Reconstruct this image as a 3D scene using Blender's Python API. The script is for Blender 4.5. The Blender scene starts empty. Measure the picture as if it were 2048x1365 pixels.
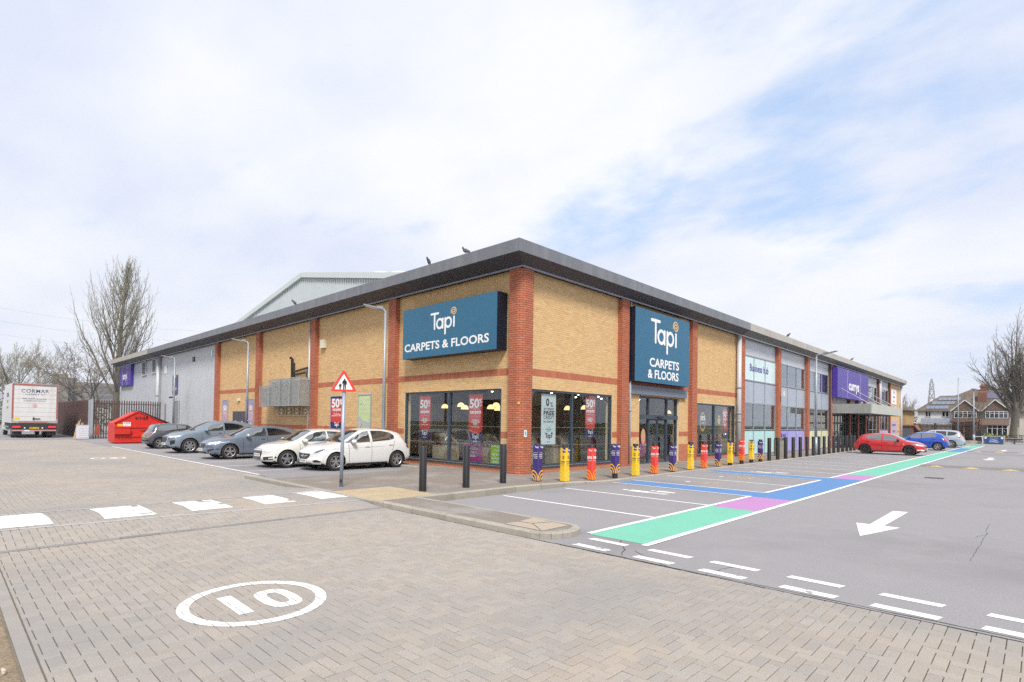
import bpy, bmesh, math, random
from math import sin, cos, pi, radians
from mathutils import Vector, Matrix
from mathutils.bvhtree import BVHTree
from mathutils.geometry import delaunay_2d_cdt
random.seed(7)
SC = bpy.context.scene
COL = SC.collection
R = random.random
def U(a, b): return a + (b - a) * R()

# ------------------------------------------------------------------ camera
cd = bpy.data.cameras.new('camera')
cam = bpy.data.objects.new('camera', cd); COL.objects.link(cam)
cd.sensor_fit = 'HORIZONTAL'; cd.sensor_width = 36.0
cd.lens = 36.0 * 1102.84 / 2048.0
cd.shift_y = (826.46 - 682.5) / 2048.0
cd.clip_start = 0.1; cd.clip_end = 6000
_p, _r, _y = 0.016013, 0.0153276, 0.7630593
fw = Vector((cos(_y), sin(_y), 0)); rt = Vector((sin(_y), -cos(_y), 0)); up = Vector((0, 0, 1))
fw, up = fw * cos(_p) + up * sin(_p), up * cos(_p) - fw * sin(_p)
rt, up = rt * cos(_r) + up * sin(_r), up * cos(_r) - rt * sin(_r)
m = Matrix((rt, up, -fw)).transposed().to_4x4(); m.translation = Vector((0, 0, 1.8))
cam.matrix_world = m
SC.camera = cam

# ------------------------------------------------------------------ light
SUN_EL, SUN_AZ = radians(48), radians(-128)        # azimuth of the sun, from +X towards +Y
SC.view_settings.view_transform = 'Standard'; SC.view_settings.look = 'None'
SC.view_settings.gamma = 1; SC.view_settings.use_curve_mapping = False
SC.view_settings.exposure = 1.42
sd = bpy.data.lights.new('sun', 'SUN'); sd.energy = 1.5; sd.angle = radians(14); sd.color = (1.0, 0.95, 0.88)
sun = bpy.data.objects.new('sun', sd); COL.objects.link(sun)
sv = Vector((cos(SUN_EL) * cos(SUN_AZ), cos(SUN_EL) * sin(SUN_AZ), sin(SUN_EL)))
sun.rotation_euler = sv.to_track_quat('Z', 'Y').to_euler(); sun.location = (0, -20, 40)
try:
    SC.cycles.use_denoising = False
    SC.cycles.max_bounces = 8; SC.cycles.transparent_max_bounces = 12
    SC.cycles.sample_clamp_indirect = 4
except Exception: pass

def NN(nt, typ, **kw):
    n = nt.nodes.new(typ)
    for k, v in kw.items():
        if k.startswith('i_'):
            key = k[2:]
            key = int(key) if key.isdigit() else key
            n.inputs[key].default_value = v
        else: setattr(n, k, v)
    return n
def ramp(nt, stops, interp='LINEAR'):
    n = nt.nodes.new('ShaderNodeValToRGB'); n.color_ramp.interpolation = interp
    el = n.color_ramp.elements
    while len(el) < len(stops): el.new(0.5)
    for e, (p, c) in zip(el, stops):
        e.position = p; e.color = (c[0], c[1], c[2], 1) if not isinstance(c, (int, float)) else (c, c, c, 1)
    return n

W = bpy.data.worlds.new('World'); SC.world = W; W.use_nodes = True
nt = W.node_tree; nt.nodes.clear(); L = nt.links.new
out = NN(nt, 'ShaderNodeOutputWorld')
sky = NN(nt, 'ShaderNodeTexSky', sky_type='NISHITA', sun_disc=False, sun_elevation=SUN_EL,
         sun_rotation=math.atan2(sv.x, sv.y), air_density=1.0, dust_density=2.0, ozone_density=1.2)
tc = NN(nt, 'ShaderNodeTexCoord')
sep = NN(nt, 'ShaderNodeSeparateXYZ'); L(tc.outputs['Generated'], sep.inputs[0])
zz = NN(nt, 'ShaderNodeMath', operation='MAXIMUM', i_1=0.0); L(sep.outputs[2], zz.inputs[0])
za = NN(nt, 'ShaderNodeMath', operation='ADD', i_1=0.22); L(zz.outputs[0], za.inputs[0])
dx = NN(nt, 'ShaderNodeMath', operation='DIVIDE'); L(sep.outputs[0], dx.inputs[0]); L(za.outputs[0], dx.inputs[1])
dy = NN(nt, 'ShaderNodeMath', operation='DIVIDE'); L(sep.outputs[1], dy.inputs[0]); L(za.outputs[0], dy.inputs[1])
cmb = NN(nt, 'ShaderNodeCombineXYZ'); L(dx.outputs[0], cmb.inputs[0]); L(dy.outputs[0], cmb.inputs[1])
mp = NN(nt, 'ShaderNodeMapping'); L(cmb.outputs[0], mp.inputs[0])
mp.inputs['Rotation'].default_value = (0, 0, radians(-20)); mp.inputs['Scale'].default_value = (1.0, 0.62, 1); mp.inputs['Location'].default_value = (3.1, 1.4, 0)
n1 = NN(nt, 'ShaderNodeTexNoise', i_Scale=1.05, i_Detail=7.0, i_Roughness=0.55, i_Distortion=0.35); L(mp.outputs[0], n1.inputs['Vector'])
n2 = NN(nt, 'ShaderNodeTexNoise', i_Scale=3.4, i_Detail=6.0, i_Roughness=0.6, i_Distortion=0.2); L(mp.outputs[0], n2.inputs['Vector'])
mx = NN(nt, 'ShaderNodeMath', operation='MULTIPLY', i_1=0.36); L(n2.outputs[0], mx.inputs[0])
ad = NN(nt, 'ShaderNodeMath', operation='ADD'); L(n1.outputs[0], ad.inputs[0]); L(mx.outputs[0], ad.inputs[1])
# a broad clearer swath to the +X side, as in the photograph; solid cover to the +Y side
sw = NN(nt, 'ShaderNodeMath', operation='MULTIPLY_ADD', i_1=-0.23, i_2=0.13); L(sep.outputs[0], sw.inputs[0])
ad2 = NN(nt, 'ShaderNodeMath', operation='ADD'); L(ad.outputs[0], ad2.inputs[0]); L(sw.outputs[0], ad2.inputs[1])
cov = ramp(nt, [(0.44, 0.0), (0.62, 1.0)]); cov.color_ramp.interpolation = 'EASE'; L(ad2.outputs[0], cov.inputs[0])
n3 = NN(nt, 'ShaderNodeTexNoise', i_Scale=1.6, i_Detail=5.0, i_Roughness=0.5); L(mp.outputs[0], n3.inputs['Vector'])
ccol = ramp(nt, [(0.34, (0.285, 0.307, 0.368)), (0.60, (0.365, 0.372, 0.388))]); L(n3.outputs[0], ccol.inputs[0])
# pale veil in front of the blue
veil = NN(nt, 'ShaderNodeMix', data_type='RGBA'); veil.inputs[0].default_value = 0.80
skym = NN(nt, 'ShaderNodeMix', data_type='RGBA', blend_type='MULTIPLY'); skym.inputs[0].default_value = 1.0
L(sky.outputs[0], skym.inputs[6]); skym.inputs[7].default_value = (0.085, 0.085, 0.085, 1)
L(skym.outputs[2], veil.inputs[6]); veil.inputs[7].default_value = (0.205, 0.272, 0.385, 1)
mc = NN(nt, 'ShaderNodeMix', data_type='RGBA'); L(cov.outputs[0], mc.inputs[0]); L(veil.outputs[2], mc.inputs[6]); L(ccol.outputs[0], mc.inputs[7])
# milky band at the horizon
hz = ramp(nt, [(0.0, 0.85), (0.28, 0.0)]); L(zz.outputs[0], hz.inputs[0])
mh = NN(nt, 'ShaderNodeMix', data_type='RGBA'); L(hz.outputs[0], mh.inputs[0]); L(mc.outputs[2], mh.inputs[6]); mh.inputs[7].default_value = (0.312, 0.328, 0.368, 1)
bg = NN(nt, 'ShaderNodeBackground', i_Strength=1.0); L(mh.outputs[2], bg.inputs[0]); L(bg.outputs[0], out.inputs[0])

# ------------------------------------------------------------------ materials
MATS = {}
def M(name, col=(0.5, 0.5, 0.5), rough=0.6, metal=0.0, nz=None, bump=None, island=0.0, coat=0.0, spec=0.5, emit=None, col2=None, big=None, objrand=0.0, alpha_wear=None, streak=None):
    """nz=(scale, amount) fine tone noise; big=(scale, colour, threshold) large stains; bump=(scale, strength)"""
    if name in MATS: return MATS[name]
    m = bpy.data.materials.new(name); MATS[name] = m; m.use_nodes = True
    nt = m.node_tree; L = nt.links.new
    b = nt.nodes['Principled BSDF']
    b.inputs['Roughness'].default_value = rough; b.inputs['Metallic'].default_value = metal
    b.inputs['Specular IOR Level'].default_value = spec
    if coat: b.inputs['Coat Weight'].default_value = coat; b.inputs['Coat Roughness'].default_value = 0.05
    geo = NN(nt, 'ShaderNodeNewGeometry')
    tc = NN(nt, 'ShaderNodeTexCoord')
    cur = NN(nt, 'ShaderNodeRGB'); cur.outputs[0].default_value = (*col, 1); cur = cur.outputs[0]
    def mix(f, a, bb, mode='MIX'):
        n = NN(nt, 'ShaderNodeMix', data_type='RGBA', blend_type=mode)
        if isinstance(f, (int, float)): n.inputs[0].default_value = f
        else: L(f, n.inputs[0])
        for s, v in ((6, a), (7, bb)):
            if isinstance(v, tuple): n.inputs[s].default_value = (*v[:3], 1)
            else: L(v, n.inputs[s])
        return n.outputs[2]
    if island or objrand:
        oi = NN(nt, 'ShaderNodeObjectInfo')
        a = NN(nt, 'ShaderNodeMath', operation='ADD'); L(geo.outputs['Random Per Island'], a.inputs[0]); L(oi.outputs['Random'], a.inputs[1])
        fr = NN(nt, 'ShaderNodeMath', operation='FRACT'); L(a.outputs[0], fr.inputs[0])
        amt = island or objrand
        if col2: cur = mix(fr.outputs[0], tuple(col), tuple(col2))
        mr = NN(nt, 'ShaderNodeMapRange', i_3=1 - amt, i_4=1 + amt)
        w = NN(nt, 'ShaderNodeMath', operation='MULTIPLY', i_1=7.31); L(fr.outputs[0], w.inputs[0])
        w2 = NN(nt, 'ShaderNodeMath', operation='FRACT'); L(w.outputs[0], w2.inputs[0]); L(w2.outputs[0], mr.inputs[0])
        hs = NN(nt, 'ShaderNodeHueSaturation'); L(mr.outputs[0], hs.inputs['Value']); L(cur, hs.inputs['Color']); cur = hs.outputs[0]
    elif col2:
        n = NN(nt, 'ShaderNodeTexNoise', i_Scale=0.6, i_Detail=5.0, i_Roughness=0.6); L(geo.outputs['Position'], n.inputs['Vector'])
        rr = ramp(nt, [(0.35, 0.0), (0.65, 1.0)]); L(n.outputs[0], rr.inputs[0])
        cur = mix(rr.outputs[0], cur, tuple(col2))
    if nz:
        n = NN(nt, 'ShaderNodeTexNoise', i_Scale=nz[0], i_Detail=4.0, i_Roughness=0.7); L(geo.outputs['Position'], n.inputs['Vector'])
        mr = NN(nt, 'ShaderNodeMapRange', i_1=0.3, i_2=0.7, i_3=1 - nz[1], i_4=1 + nz[1]); L(n.outputs[0], mr.inputs[0])
        hs = NN(nt, 'ShaderNodeHueSaturation'); L(mr.outputs[0], hs.inputs['Value']); L(cur, hs.inputs['Color']); cur = hs.outputs[0]
    for bg_ in (big if isinstance(big, list) else [big] if big else []):
        n = NN(nt, 'ShaderNodeTexNoise', i_Scale=bg_[0], i_Detail=6.0, i_Roughness=0.62, i_Distortion=0.3); L(geo.outputs['Position'], n.inputs['Vector'])
        t = bg_[2]; rr = ramp(nt, [(t, 0.0), (min(t + 0.14, 1), 1.0)]); L(n.outputs[0], rr.inputs[0])
        f = NN(nt, 'ShaderNodeMath', operation='MULTIPLY', i_1=bg_[3] if len(bg_) > 3 else 1.0); L(rr.outputs[0], f.inputs[0])
        cur = mix(f.outputs[0], cur, tuple(bg_[1]))
    if streak:
        mpn = NN(nt, 'ShaderNodeMapping'); mpn.inputs['Scale'].default_value = (streak[0], streak[0], streak[0] * 0.06); L(geo.outputs['Position'], mpn.inputs[0])
        n = NN(nt, 'ShaderNodeTexNoise', i_Scale=1.0, i_Detail=5.0); L(mpn.outputs[0], n.inputs['Vector'])
        rr = ramp(nt, [(0.45, 0.0), (0.75, streak[2])]); L(n.outputs[0], rr.inputs[0])
        cur = mix(rr.outputs[0], cur, tuple(streak[1]))
    L(cur, b.inputs['Base Color'])
    if bump:
        n = NN(nt, 'ShaderNodeTexNoise', i_Scale=bump[0], i_Detail=3.0, i_Roughness=0.6); L(geo.outputs['Position'], n.inputs['Vector'])
        bp = NN(nt, 'ShaderNodeBump', i_Strength=bump[1], i_Distance=0.02); L(n.outputs[0], bp.inputs['Height']); L(bp.outputs[0], b.inputs['Normal'])
    if emit:
        b.inputs['Emission Color'].default_value = (*emit[0], 1); b.inputs['Emission Strength'].default_value = emit[1]
    if alpha_wear:
        n = NN(nt, 'ShaderNodeTexNoise', i_Scale=alpha_wear[0], i_Detail=6.0, i_Roughness=0.7); L(geo.outputs['Position'], n.inputs['Vector'])
        t = alpha_wear[1]; rr = ramp(nt, [(t, 0.0), (t + 0.03, 1.0)]); L(n.outputs[0], rr.inputs[0]); L(rr.outputs[0], b.inputs['Alpha'])
    return m
def glassmat(name, tint=(0.75, 0.8, 0.8), refl=0.06, grazing=0.9, ior=1.5):
    if name in MATS: return MATS[name]
    m = bpy.data.materials.new(name); MATS[name] = m; m.use_nodes = True
    nt = m.node_tree; nt.nodes.clear(); L = nt.links.new
    o = NN(nt, 'ShaderNodeOutputMaterial'); t = NN(nt, 'ShaderNodeBsdfTransparent'); t.inputs[0].default_value = (*tint, 1)
    g = NN(nt, 'ShaderNodeBsdfGlossy'); g.inputs[0].default_value = (0.95, 0.97, 1, 1); g.inputs['Roughness'].default_value = 0.0
    f0 = NN(nt, 'ShaderNodeLayerWeight', i_Blend=0.5); f = NN(nt, 'ShaderNodeMath', operation='POWER', i_1=4.0); L(f0.outputs['Facing'], f.inputs[0])
    a = NN(nt, 'ShaderNodeMath', operation='MULTIPLY_ADD', i_1=grazing, i_2=refl); a.use_clamp = True; L(f.outputs[0], a.inputs[0])
    mx = NN(nt, 'ShaderNodeMixShader'); L(a.outputs[0], mx.inputs[0]); L(t.outputs[0], mx.inputs[1]); L(g.outputs[0], mx.inputs[2]); L(mx.outputs[0], o.inputs[0])
    return m

# ------------------------------------------------------------------ mesh helpers
class MB:
    def __init__(s): s.v = []; s.f = []; s.mi = []; s.ms = []
    def mat(s, m):
        if m not in s.ms: s.ms.append(m)
        s.cur = s.ms.index(m); return s
    def face(s, idx): s.f.append(tuple(idx)); s.mi.append(getattr(s, 'cur', 0))
    def poly(s, pts):
        n = len(s.v); s.v += [tuple(p) for p in pts]; s.face(range(n, n + len(pts)))
    def box(s, x0, x1, y0, y1, z0, z1, skip=''):
        if x0 > x1: x0, x1 = x1, x0
        if y0 > y1: y0, y1 = y1, y0
        if z0 > z1: z0, z1 = z1, z0
        n = len(s.v)
        s.v += [(x0, y0, z0), (x1, y0, z0), (x1, y1, z0), (x0, y1, z0), (x0, y0, z1), (x1, y0, z1), (x1, y1, z1), (x0, y1, z1)]
        for k, q in (('b', (0, 3, 2, 1)), ('t', (4, 5, 6, 7)), ('s', (0, 1, 5, 4)), ('e', (1, 2, 6, 5)), ('n', (2, 3, 7, 6)), ('w', (3, 0, 4, 7))):
            if k not in skip: s.face([n + i for i in q])
        return s
    def obox(s, c, ax, ay, az):
        """oriented box: centre c, half vectors"""
        c, ax, ay, az = map(Vector, (c, ax, ay, az)); n = len(s.v)
        s.v += [tuple(c + ax * i + ay * j + az * k) for k in (-1, 1) for (i, j) in ((-1, -1), (1, -1), (1, 1), (-1, 1))]
        for q in ((0, 3, 2, 1), (4, 5, 6, 7), (0, 1, 5, 4), (1, 2, 6, 5), (2, 3, 7, 6), (3, 0, 4, 7)): s.face([n + i for i in q])
        return s
    def bar(s, a, b, w, h=None, upv=(0, 0, 1)):
        a, b = Vector(a), Vector(b); h = h or w; d = (b - a); l = d.length; d.normalize(); u = Vector(upv)
        if abs(d.dot(u)) > 0.99: u = Vector((1, 0, 0))
        sd = d.cross(u).normalized(); u2 = sd.cross(d)
        return s.obox((a + b) / 2, d * l / 2, sd * w / 2, u2 * h / 2)
    def cyl(s, a, b, r0, r1=None, n=12, caps=True):
        a, b = Vector(a), Vector(b); r1 = r0 if r1 is None else r1; d = (b - a).normalized()
        u = Vector((0, 0, 1)) if abs(d.z) < 0.95 else Vector((1, 0, 0)); e1 = d.cross(u).normalized(); e2 = d.cross(e1)
        k = len(s.v)
        for p, r in ((a, r0), (b, r1)):
            for i in range(n):
                t = 2 * pi * i / n; s.v.append(tuple(p + (e1 * cos(t) + e2 * sin(t)) * r))
        for i in range(n): j = (i + 1) % n; s.face((k + i, k + n + i, k + n + j, k + j))
        if caps: s.face([k + i for i in range(n)]); s.face([k + n + i for i in reversed(range(n))])
        return s
    def tube(s, pts, rs, n=6, caps=False):
        pts = [Vector(p) for p in pts]; k = len(s.v)
        if not hasattr(rs, '__len__'): rs = [rs] * len(pts)
        e1 = None
        for i, p in enumerate(pts):
            d = (pts[min(i + 1, len(pts) - 1)] - pts[max(i - 1, 0)]).normalized()
            if e1 is None: e1 = d.cross(Vector((0.31, 0.17, 0.93)) if abs(d.z) < 0.9 else Vector((1, 0.1, 0))).normalized()
            else: e1 = (e1 - d * e1.dot(d)).normalized()
            e2 = d.cross(e1)
            for j in range(n): t = 2 * pi * j / n; s.v.append(tuple(p + (e1 * cos(t) + e2 * sin(t)) * rs[i]))
        for i in range(len(pts) - 1):
            for j in range(n):
                q = (j + 1) % n; s.face((k + i * n + j, k + i * n + q, k + (i + 1) * n + q, k + (i + 1) * n + j))
        if caps: s.face([k + j for j in reversed(range(n))]); s.face([k + (len(pts) - 1) * n + j for j in range(n)])
        return s
    def lathe(s, prof, n=16, o=(0, 0, 0), axis='Z'):
        """prof: list of (r, h)"""
        k = len(s.v); o = Vector(o)
        for r, h in prof:
            for i in range(n):
                t = 2 * pi * i / n
                p = {'Z': (r * cos(t), r * sin(t), h), 'Y': (r * cos(t), h, -r * sin(t)), 'X': (h, r * cos(t), r * sin(t))}[axis]
                s.v.append(tuple(o + Vector(p)))
        for a in range(len(prof) - 1):
            for i in range(n):
                j = (i + 1) % n; s.face((k + a * n + i, k + a * n + j, k + (a + 1) * n + j, k + (a + 1) * n + i))
        return s
    def prism(s, pts, fn, d0, d1):
        """2-D outline pts extruded; fn(u, v, d) -> 3-D"""
        n = len(pts); k = len(s.v)
        s.v += [tuple(fn(u, v, d0)) for u, v in pts] + [tuple(fn(u, v, d1)) for u, v in pts]
        s.face([k + i for i in range(n)]); s.face([k + n + i for i in reversed(range(n))])
        for i in range(n): j = (i + 1) % n; s.face((k + i, k + n + i, k + n + j, k + j))
        return s
    def build(s, name, mat=None, parent=None, smooth=False, fix=False, loc=None, **props):
        me = bpy.data.meshes.new(name); me.from_pydata(s.v, [], s.f)
        ms = s.ms or ([mat] if mat else [])
        for m_ in ms: me.materials.append(m_)
        if s.ms and any(s.mi): me.polygons.foreach_set('material_index', s.mi)
        if fix:
            bm = bmesh.new(); bm.from_mesh(me); bmesh.ops.recalc_face_normals(bm, faces=bm.faces); bm.to_mesh(me); bm.free()
        if smooth: me.polygons.foreach_set('use_smooth', [True] * len(me.polygons))
        me.update()
        o = bpy.data.objects.new(name, me); COL.objects.link(o)
        if parent: o.parent = parent
        if loc is not None: o.location = loc
        for k_, v_ in props.items(): o[k_] = v_
        return o
def tag(o, label=None, cat=None, group=None, kind=None):
    if label: o['label'] = label
    if cat: o['category'] = cat
    if group: o['group'] = group
    if kind: o['kind'] = kind
    return o
def empty(name, loc=(0, 0, 0), rz=0, label=None, cat=None, group=None, kind=None, parent=None):
    o = bpy.data.objects.new(name, None); COL.objects.link(o); o.location = loc; o.rotation_euler = (0, 0, rz); o.empty_display_size = 0.2
    if parent: o.parent = parent
    return tag(o, label, cat, group, kind)
KIDS = {}
def kids(o): return [c for c in COL.objects if c.parent == o]
def copy_tree(o, loc=None, rz=None, label=None, parent=None, allobj=None):
    if allobj is None:
        allobj = {}
        for c in COL.objects:
            if c.parent: allobj.setdefault(c.parent.name, []).append(c)
    c = o.copy(); COL.objects.link(c)
    if parent: c.parent = parent
    if loc is not None: c.location = loc
    if rz is not None: c.rotation_euler = (0, 0, rz)
    if label: c['label'] = label
    for k in allobj.get(o.name, []): copy_tree(k, parent=c, allobj=allobj)
    return c
def swept(me_obj, axis=None): pass

# text as flat print: made from the built-in font, turned into mesh
TXT = {}
def text(s, size, mat, parent, mtx, name='lettering', bold=0.0, sx=1.0, align='CENTER', spacing=1.0, ext=0.0015, fit=None):
    key = (s, round(bold, 4), align, spacing)
    if key not in TXT:
        cu = bpy.data.curves.new('t', 'FONT'); cu.body = s; cu.size = 1; cu.align_x = align; cu.align_y = 'CENTER'; cu.offset = bold; cu.space_character = spacing
        cu.resolution_u = 3; cu.extrude = 0.004
        ob = bpy.data.objects.new('t', cu); COL.objects.link(ob)
        dg = bpy.context.evaluated_depsgraph_get()
        me = bpy.data.meshes.new_from_object(ob.evaluated_get(dg)); bpy.data.objects.remove(ob); bpy.data.curves.remove(cu)
        vs = [tuple(v.co) for v in me.vertices]; fs = [tuple(p.vertices) for p in me.polygons]; bpy.data.meshes.remove(me)
        TXT[key] = (vs, fs)
    vs, fs = TXT[key]
    if fit and vs:
        w = max(v[0] for v in vs) - min(v[0] for v in vs)
        sx = fit / (w * size)
    b = MB(); b.v = [(x * size * sx, y * size, (ext if z > 0 else 0)) for x, y, z in vs]; b.f = fs; b.mi = [0] * len(fs)
    o = b.build(name, mat, parent)
    o.matrix_local = mtx
    return o
def frame_mtx(o, u, v):
    """matrix with local x -> u, local y -> v, origin o"""
    u = Vector(u).normalized(); v = Vector(v).normalized(); w = u.cross(v)
    m = Matrix((u, v, w)).transposed().to_4x4(); m.translation = Vector(o); return m
def stroke(b, pts, w, z0, z1, n=7, closed=False):
    """flat ribbon with round ends, in local XY"""
    pts = [Vector((p[0], p[1], 0)) for p in pts]; N = len(pts); lf, rg = [], []
    for i in range(N):
        if closed: d = pts[(i + 1) % N] - pts[i - 1]
        else: d = pts[min(i + 1, N - 1)] - pts[max(i - 1, 0)]
        d.normalize(); nrm = Vector((-d.y, d.x, 0)); lf.append(pts[i] + nrm * w / 2); rg.append(pts[i] - nrm * w / 2)
    k = len(b.v); M_ = N
    for zz_ in (z0, z1): b.v += [(p.x, p.y, zz_) for p in lf] + [(p.x, p.y, zz_) for p in rg]
    o = 2 * N
    rng = range(N) if closed else range(N - 1)
    for i in rng:
        j = (i + 1) % N
        b.face((k + i, k + N + i, k + N + j, k + j)[::-1]); b.face((k + o + i, k + o + N + i, k + o + N + j, k + o + j))
        b.face((k + i, k + j, k + o + j, k + o + i)); b.face((k + N + i, k + o + N + i, k + o + N + j, k + N + j))
    if not closed:
        for i, sgn in ((0, -1), (N - 1, 1)):
            c = pts[i]; d = (pts[1] - pts[0]).normalized() if i == 0 else (pts[-1] - pts[-2]).normalized(); d = d * sgn; nr = Vector((-d.y, d.x, 0))
            arc = [c + (nr * cos(t) + d * sin(t)) * w / 2 for t in [pi * q / n for q in range(n + 1)]]
            k2 = len(b.v); b.v += [(p.x, p.y, z1) for p in arc] + [(p.x, p.y, z0) for p in arc]
            b.face([k2 + q for q in range(n + 1)][::-1])
            for q in range(n): b.face((k2 + q, k2 + q + 1, k2 + n + 2 + q, k2 + n + 1 + q))
def circ(cx, cy, r, n=28, a0=0, a1=2 * pi, ry=None):
    full = abs(a1 - a0 - 2 * pi) < 1e-6
    return [(cx + r * cos(a0 + (a1 - a0) * i / (n if full else n - 1)), cy + (ry or r) * sin(a0 + (a1 - a0) * i / (n if full else n - 1))) for i in range(n)]
def logo_tapi(parent, mtx, h, white, gold):
    """rounded four letter word mark, x-height 1 unit scaled by h"""
    w = 0.2 * h
    def S(name, strokes, mat, ww=w, dz=0.0):
        b = MB()
        for k_, (p, cl) in enumerate(strokes): stroke(b, [(x * h, y * h) for x, y in p], ww, 0, 0.006 + 0.0015 * k_, closed=cl)
        o = b.build(name, mat, parent); o.matrix_local = mtx; return o
    X = -1.72
    S('letter', [([(X, 1.5), (X + 1.05, 1.5)], False), ([(X + .52, 1.5), (X + .52, 0.08)], False)], white)
    S('letter', [(circ(X + 1.28, .5, .42), True), ([(X + 1.72, .92), (X + 1.72, .08)], False)], white)
    S('letter', [(circ(X + 2.52, .5, .42), True), ([(X + 2.08, .92), (X + 2.08, -.5)], False)], white)
    S('letter', [([(X + 3.32, .92), (X + 3.32, .08)], False)], white)
    sp = []
    for i in range(40):
        t = i / 39; a = pi * 1.1 - t * 4.0 * pi; r = .40 * (1 - t * .84); sp.append((X + 3.3 + r * cos(a), 1.42 + r * sin(a)))
    S('letter', [(sp, False)], gold, 0.075 * h)

# ------------------------------------------------------------------ colours
ASPH = M('asphalt', (0.29, 0.281, 0.292), 0.92, nz=(55, 0.24), bump=(160, 0.35), big=[(0.16, (0.225, 0.216, 0.225), 0.5, 0.7), (0.5, (.36, .35, .35), .60, .5), (2.6, (.20, .19, .19), .64, .5), (1.1, (0.325, 0.312, 0.32), 0.54, 0.4), (9.0, (0.22, 0.21, 0.22), 0.62, 0.25), (150, (.42, .41, .41), .6, .5), (110, (.13, .125, .13), .62, .5)], spec=0.25)
PAVA = M('footway_asphalt', (0.245, 0.215, 0.19), 0.93, nz=(45, 0.2), bump=(120, 0.4), big=[(0.7, (0.33, 0.315, 0.30), 0.5, 0.75), (0.35, (0.25, 0.19, 0.135), 0.55, 0.5), (3.1, (0.40, 0.39, 0.38), 0.62, 0.45)], spec=0.2)
PAVER = M('block_paver', (0.345, 0.320, 0.295), 0.9, island=0.07, col2=(0.37, 0.328, 0.285), nz=(90, 0.22), bump=(180, 0.35), big=[(0.22, (0.285, 0.274, 0.268), 0.46, 0.7), (0.3, (0.44, 0.36, 0.28), 0.54, 0.5), (170, (.62, .56, .48), .60, .75), (120, (.19, .17, .155), .62, .5), (1.7, (.24, .22, .205), .62, .3)], spec=0.25)
SAND = M('jointing_sand', (0.17, 0.145, 0.115), 0.95, nz=(60, 0.3), big=(1.3, (0.07, 0.085, 0.04), 0.55, 0.6))
KERB = M('kerb_concrete', (0.36, 0.33, 0.285), 0.9, nz=(40, 0.16), bump=(90, 0.3), island=0.08, big=[(2.2, (0.23, 0.21, 0.18), 0.53, 0.55), (7, (0.27, 0.26, 0.2), 0.6, 0.4)])
GRANITE = M('grey_channel_block', (0.235, 0.225, 0.215), 0.9, nz=(60, 0.2), bump=(90, 0.3), island=0.1, big=(3, (0.15, 0.14, 0.13), 0.6, 0.5))
WHITE = M('white_road_paint', (0.80, 0.80, 0.79), 0.65, nz=(30, 0.05), big=[(6, (0.55, 0.54, 0.53), 0.66, 0.6), (38, (0.5, 0.49, 0.48), 0.62, 0.55), (2.2, (0.68, 0.67, 0.65), .55, .6)])
WHITEW = M('worn_white_road_paint', (0.78, 0.78, 0.76), 0.7, big=(12, (0.5, 0.49, 0.48), 0.6, 0.6), alpha_wear=(7.0, 0.405))
YELLOWP = M('faded_yellow_road_paint', (0.62, 0.46, 0.22), 0.75, big=(6, (0.4, 0.34, 0.27), 0.5, 0.6), alpha_wear=(9, 0.42))
def paint(n, c): return M(n, c, 0.8, nz=(50, 0.10), bump=(140, 0.3), big=[(1.2, tuple(x * 0.86 + 0.02 for x in c), 0.5, 0.6), (7, tuple(x * 0.7 + 0.07 for x in c), 0.60, 0.5), (55, (.27, .26, .27), .60, .55), (0.7, tuple(x * 0.8 + 0.06 for x in c), .54, .5)], spec=0.2)
MINT = paint('mint_walkway_paint', (0.185, 0.50, 0.375)); BLUEP = paint('blue_walkway_paint', (0.115, 0.245, 0.49)); PINKP = paint('pink_walkway_paint', (0.46, 0.235, 0.47))
SOIL = M('bare_soil', (0.24, 0.185, 0.125), 0.97, nz=(30, 0.35), bump=(40, 0.9), big=[(2.5, (0.40, 0.31, 0.20), 0.5, 0.7), (7, (0.14, 0.10, 0.06), 0.6, 0.6)])
GRASS = M('verge_grass', (0.075, 0.095, 0.035), 0.95, nz=(3, 0.3), big=(0.06, (0.14, 0.125, 0.07), 0.5, 0.6))

def tz(y):   # raised table across the access road
    if y <= 9.85 or y >= 14.3: return 0.0
    if y < 11.0: return 0.09 * (y - 9.85) / 1.15
    if y < 12.9: return 0.09
    return 0.09 * (14.3 - y) / 1.4

# ------------------------------------------------------------------ ground sheets
b = MB(); b.poly([(-900, -900, -0.20), (1500, -900, -0.20), (1500, 1500, -0.20), (-900, 1500, -0.20)])
b.build('ground', GRASS, kind='structure')
b = MB()
b.poly([(6.42, -60, 0), (82.6, -60, 0), (82.6, 9.62, 0), (6.42, 9.62, 0)])            # right car park
b.poly([(82.6, -60, 0), (101, -60, 0), (101, 30, 0), (82.6, 30, 0)])
b.poly([(7.10, 16.5, 0), (13.4, 16.5, 0), (13.4, 52.15, 0), (7.10, 52.15, 0)]); b.poly([(6.56, 16.5, 0), (7.10, 16.5, 0), (7.10, 17.2, 0), (6.56, 17.2, 0)])
b.build('car_park_asphalt', ASPH, kind='structure')
b = MB(); b.poly([(-6, 52.2, -0.004), (60, 52.2, -0.004), (60, 120, -0.004), (-6, 120, -0.004)]); b.build('service_yard', ASPH, kind='structure')
b = MB(); b.poly([(101, -200, -0.05), (109, -200, -0.05), (109, 200, -0.05), (101, 200, -0.05)]); b.build('street', ASPH, kind='structure')
b = MB()
ys = [-30, 0, 9.85, 10.2, 10.6, 11.0, 12.0, 12.9, 13.4, 13.8, 14.3, 20, 52.25]
for y0, y1 in zip(ys, ys[1:]): b.poly([(0.455, y0, tz(y0) - 0.012), (7.12, y0, tz(y0) - 0.012), (7.12, y1, tz(y1) - 0.012), (0.44, y1, tz(y1) - 0.012)])
b.build('access_road', SAND, kind='structure')
b = MB()
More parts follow.
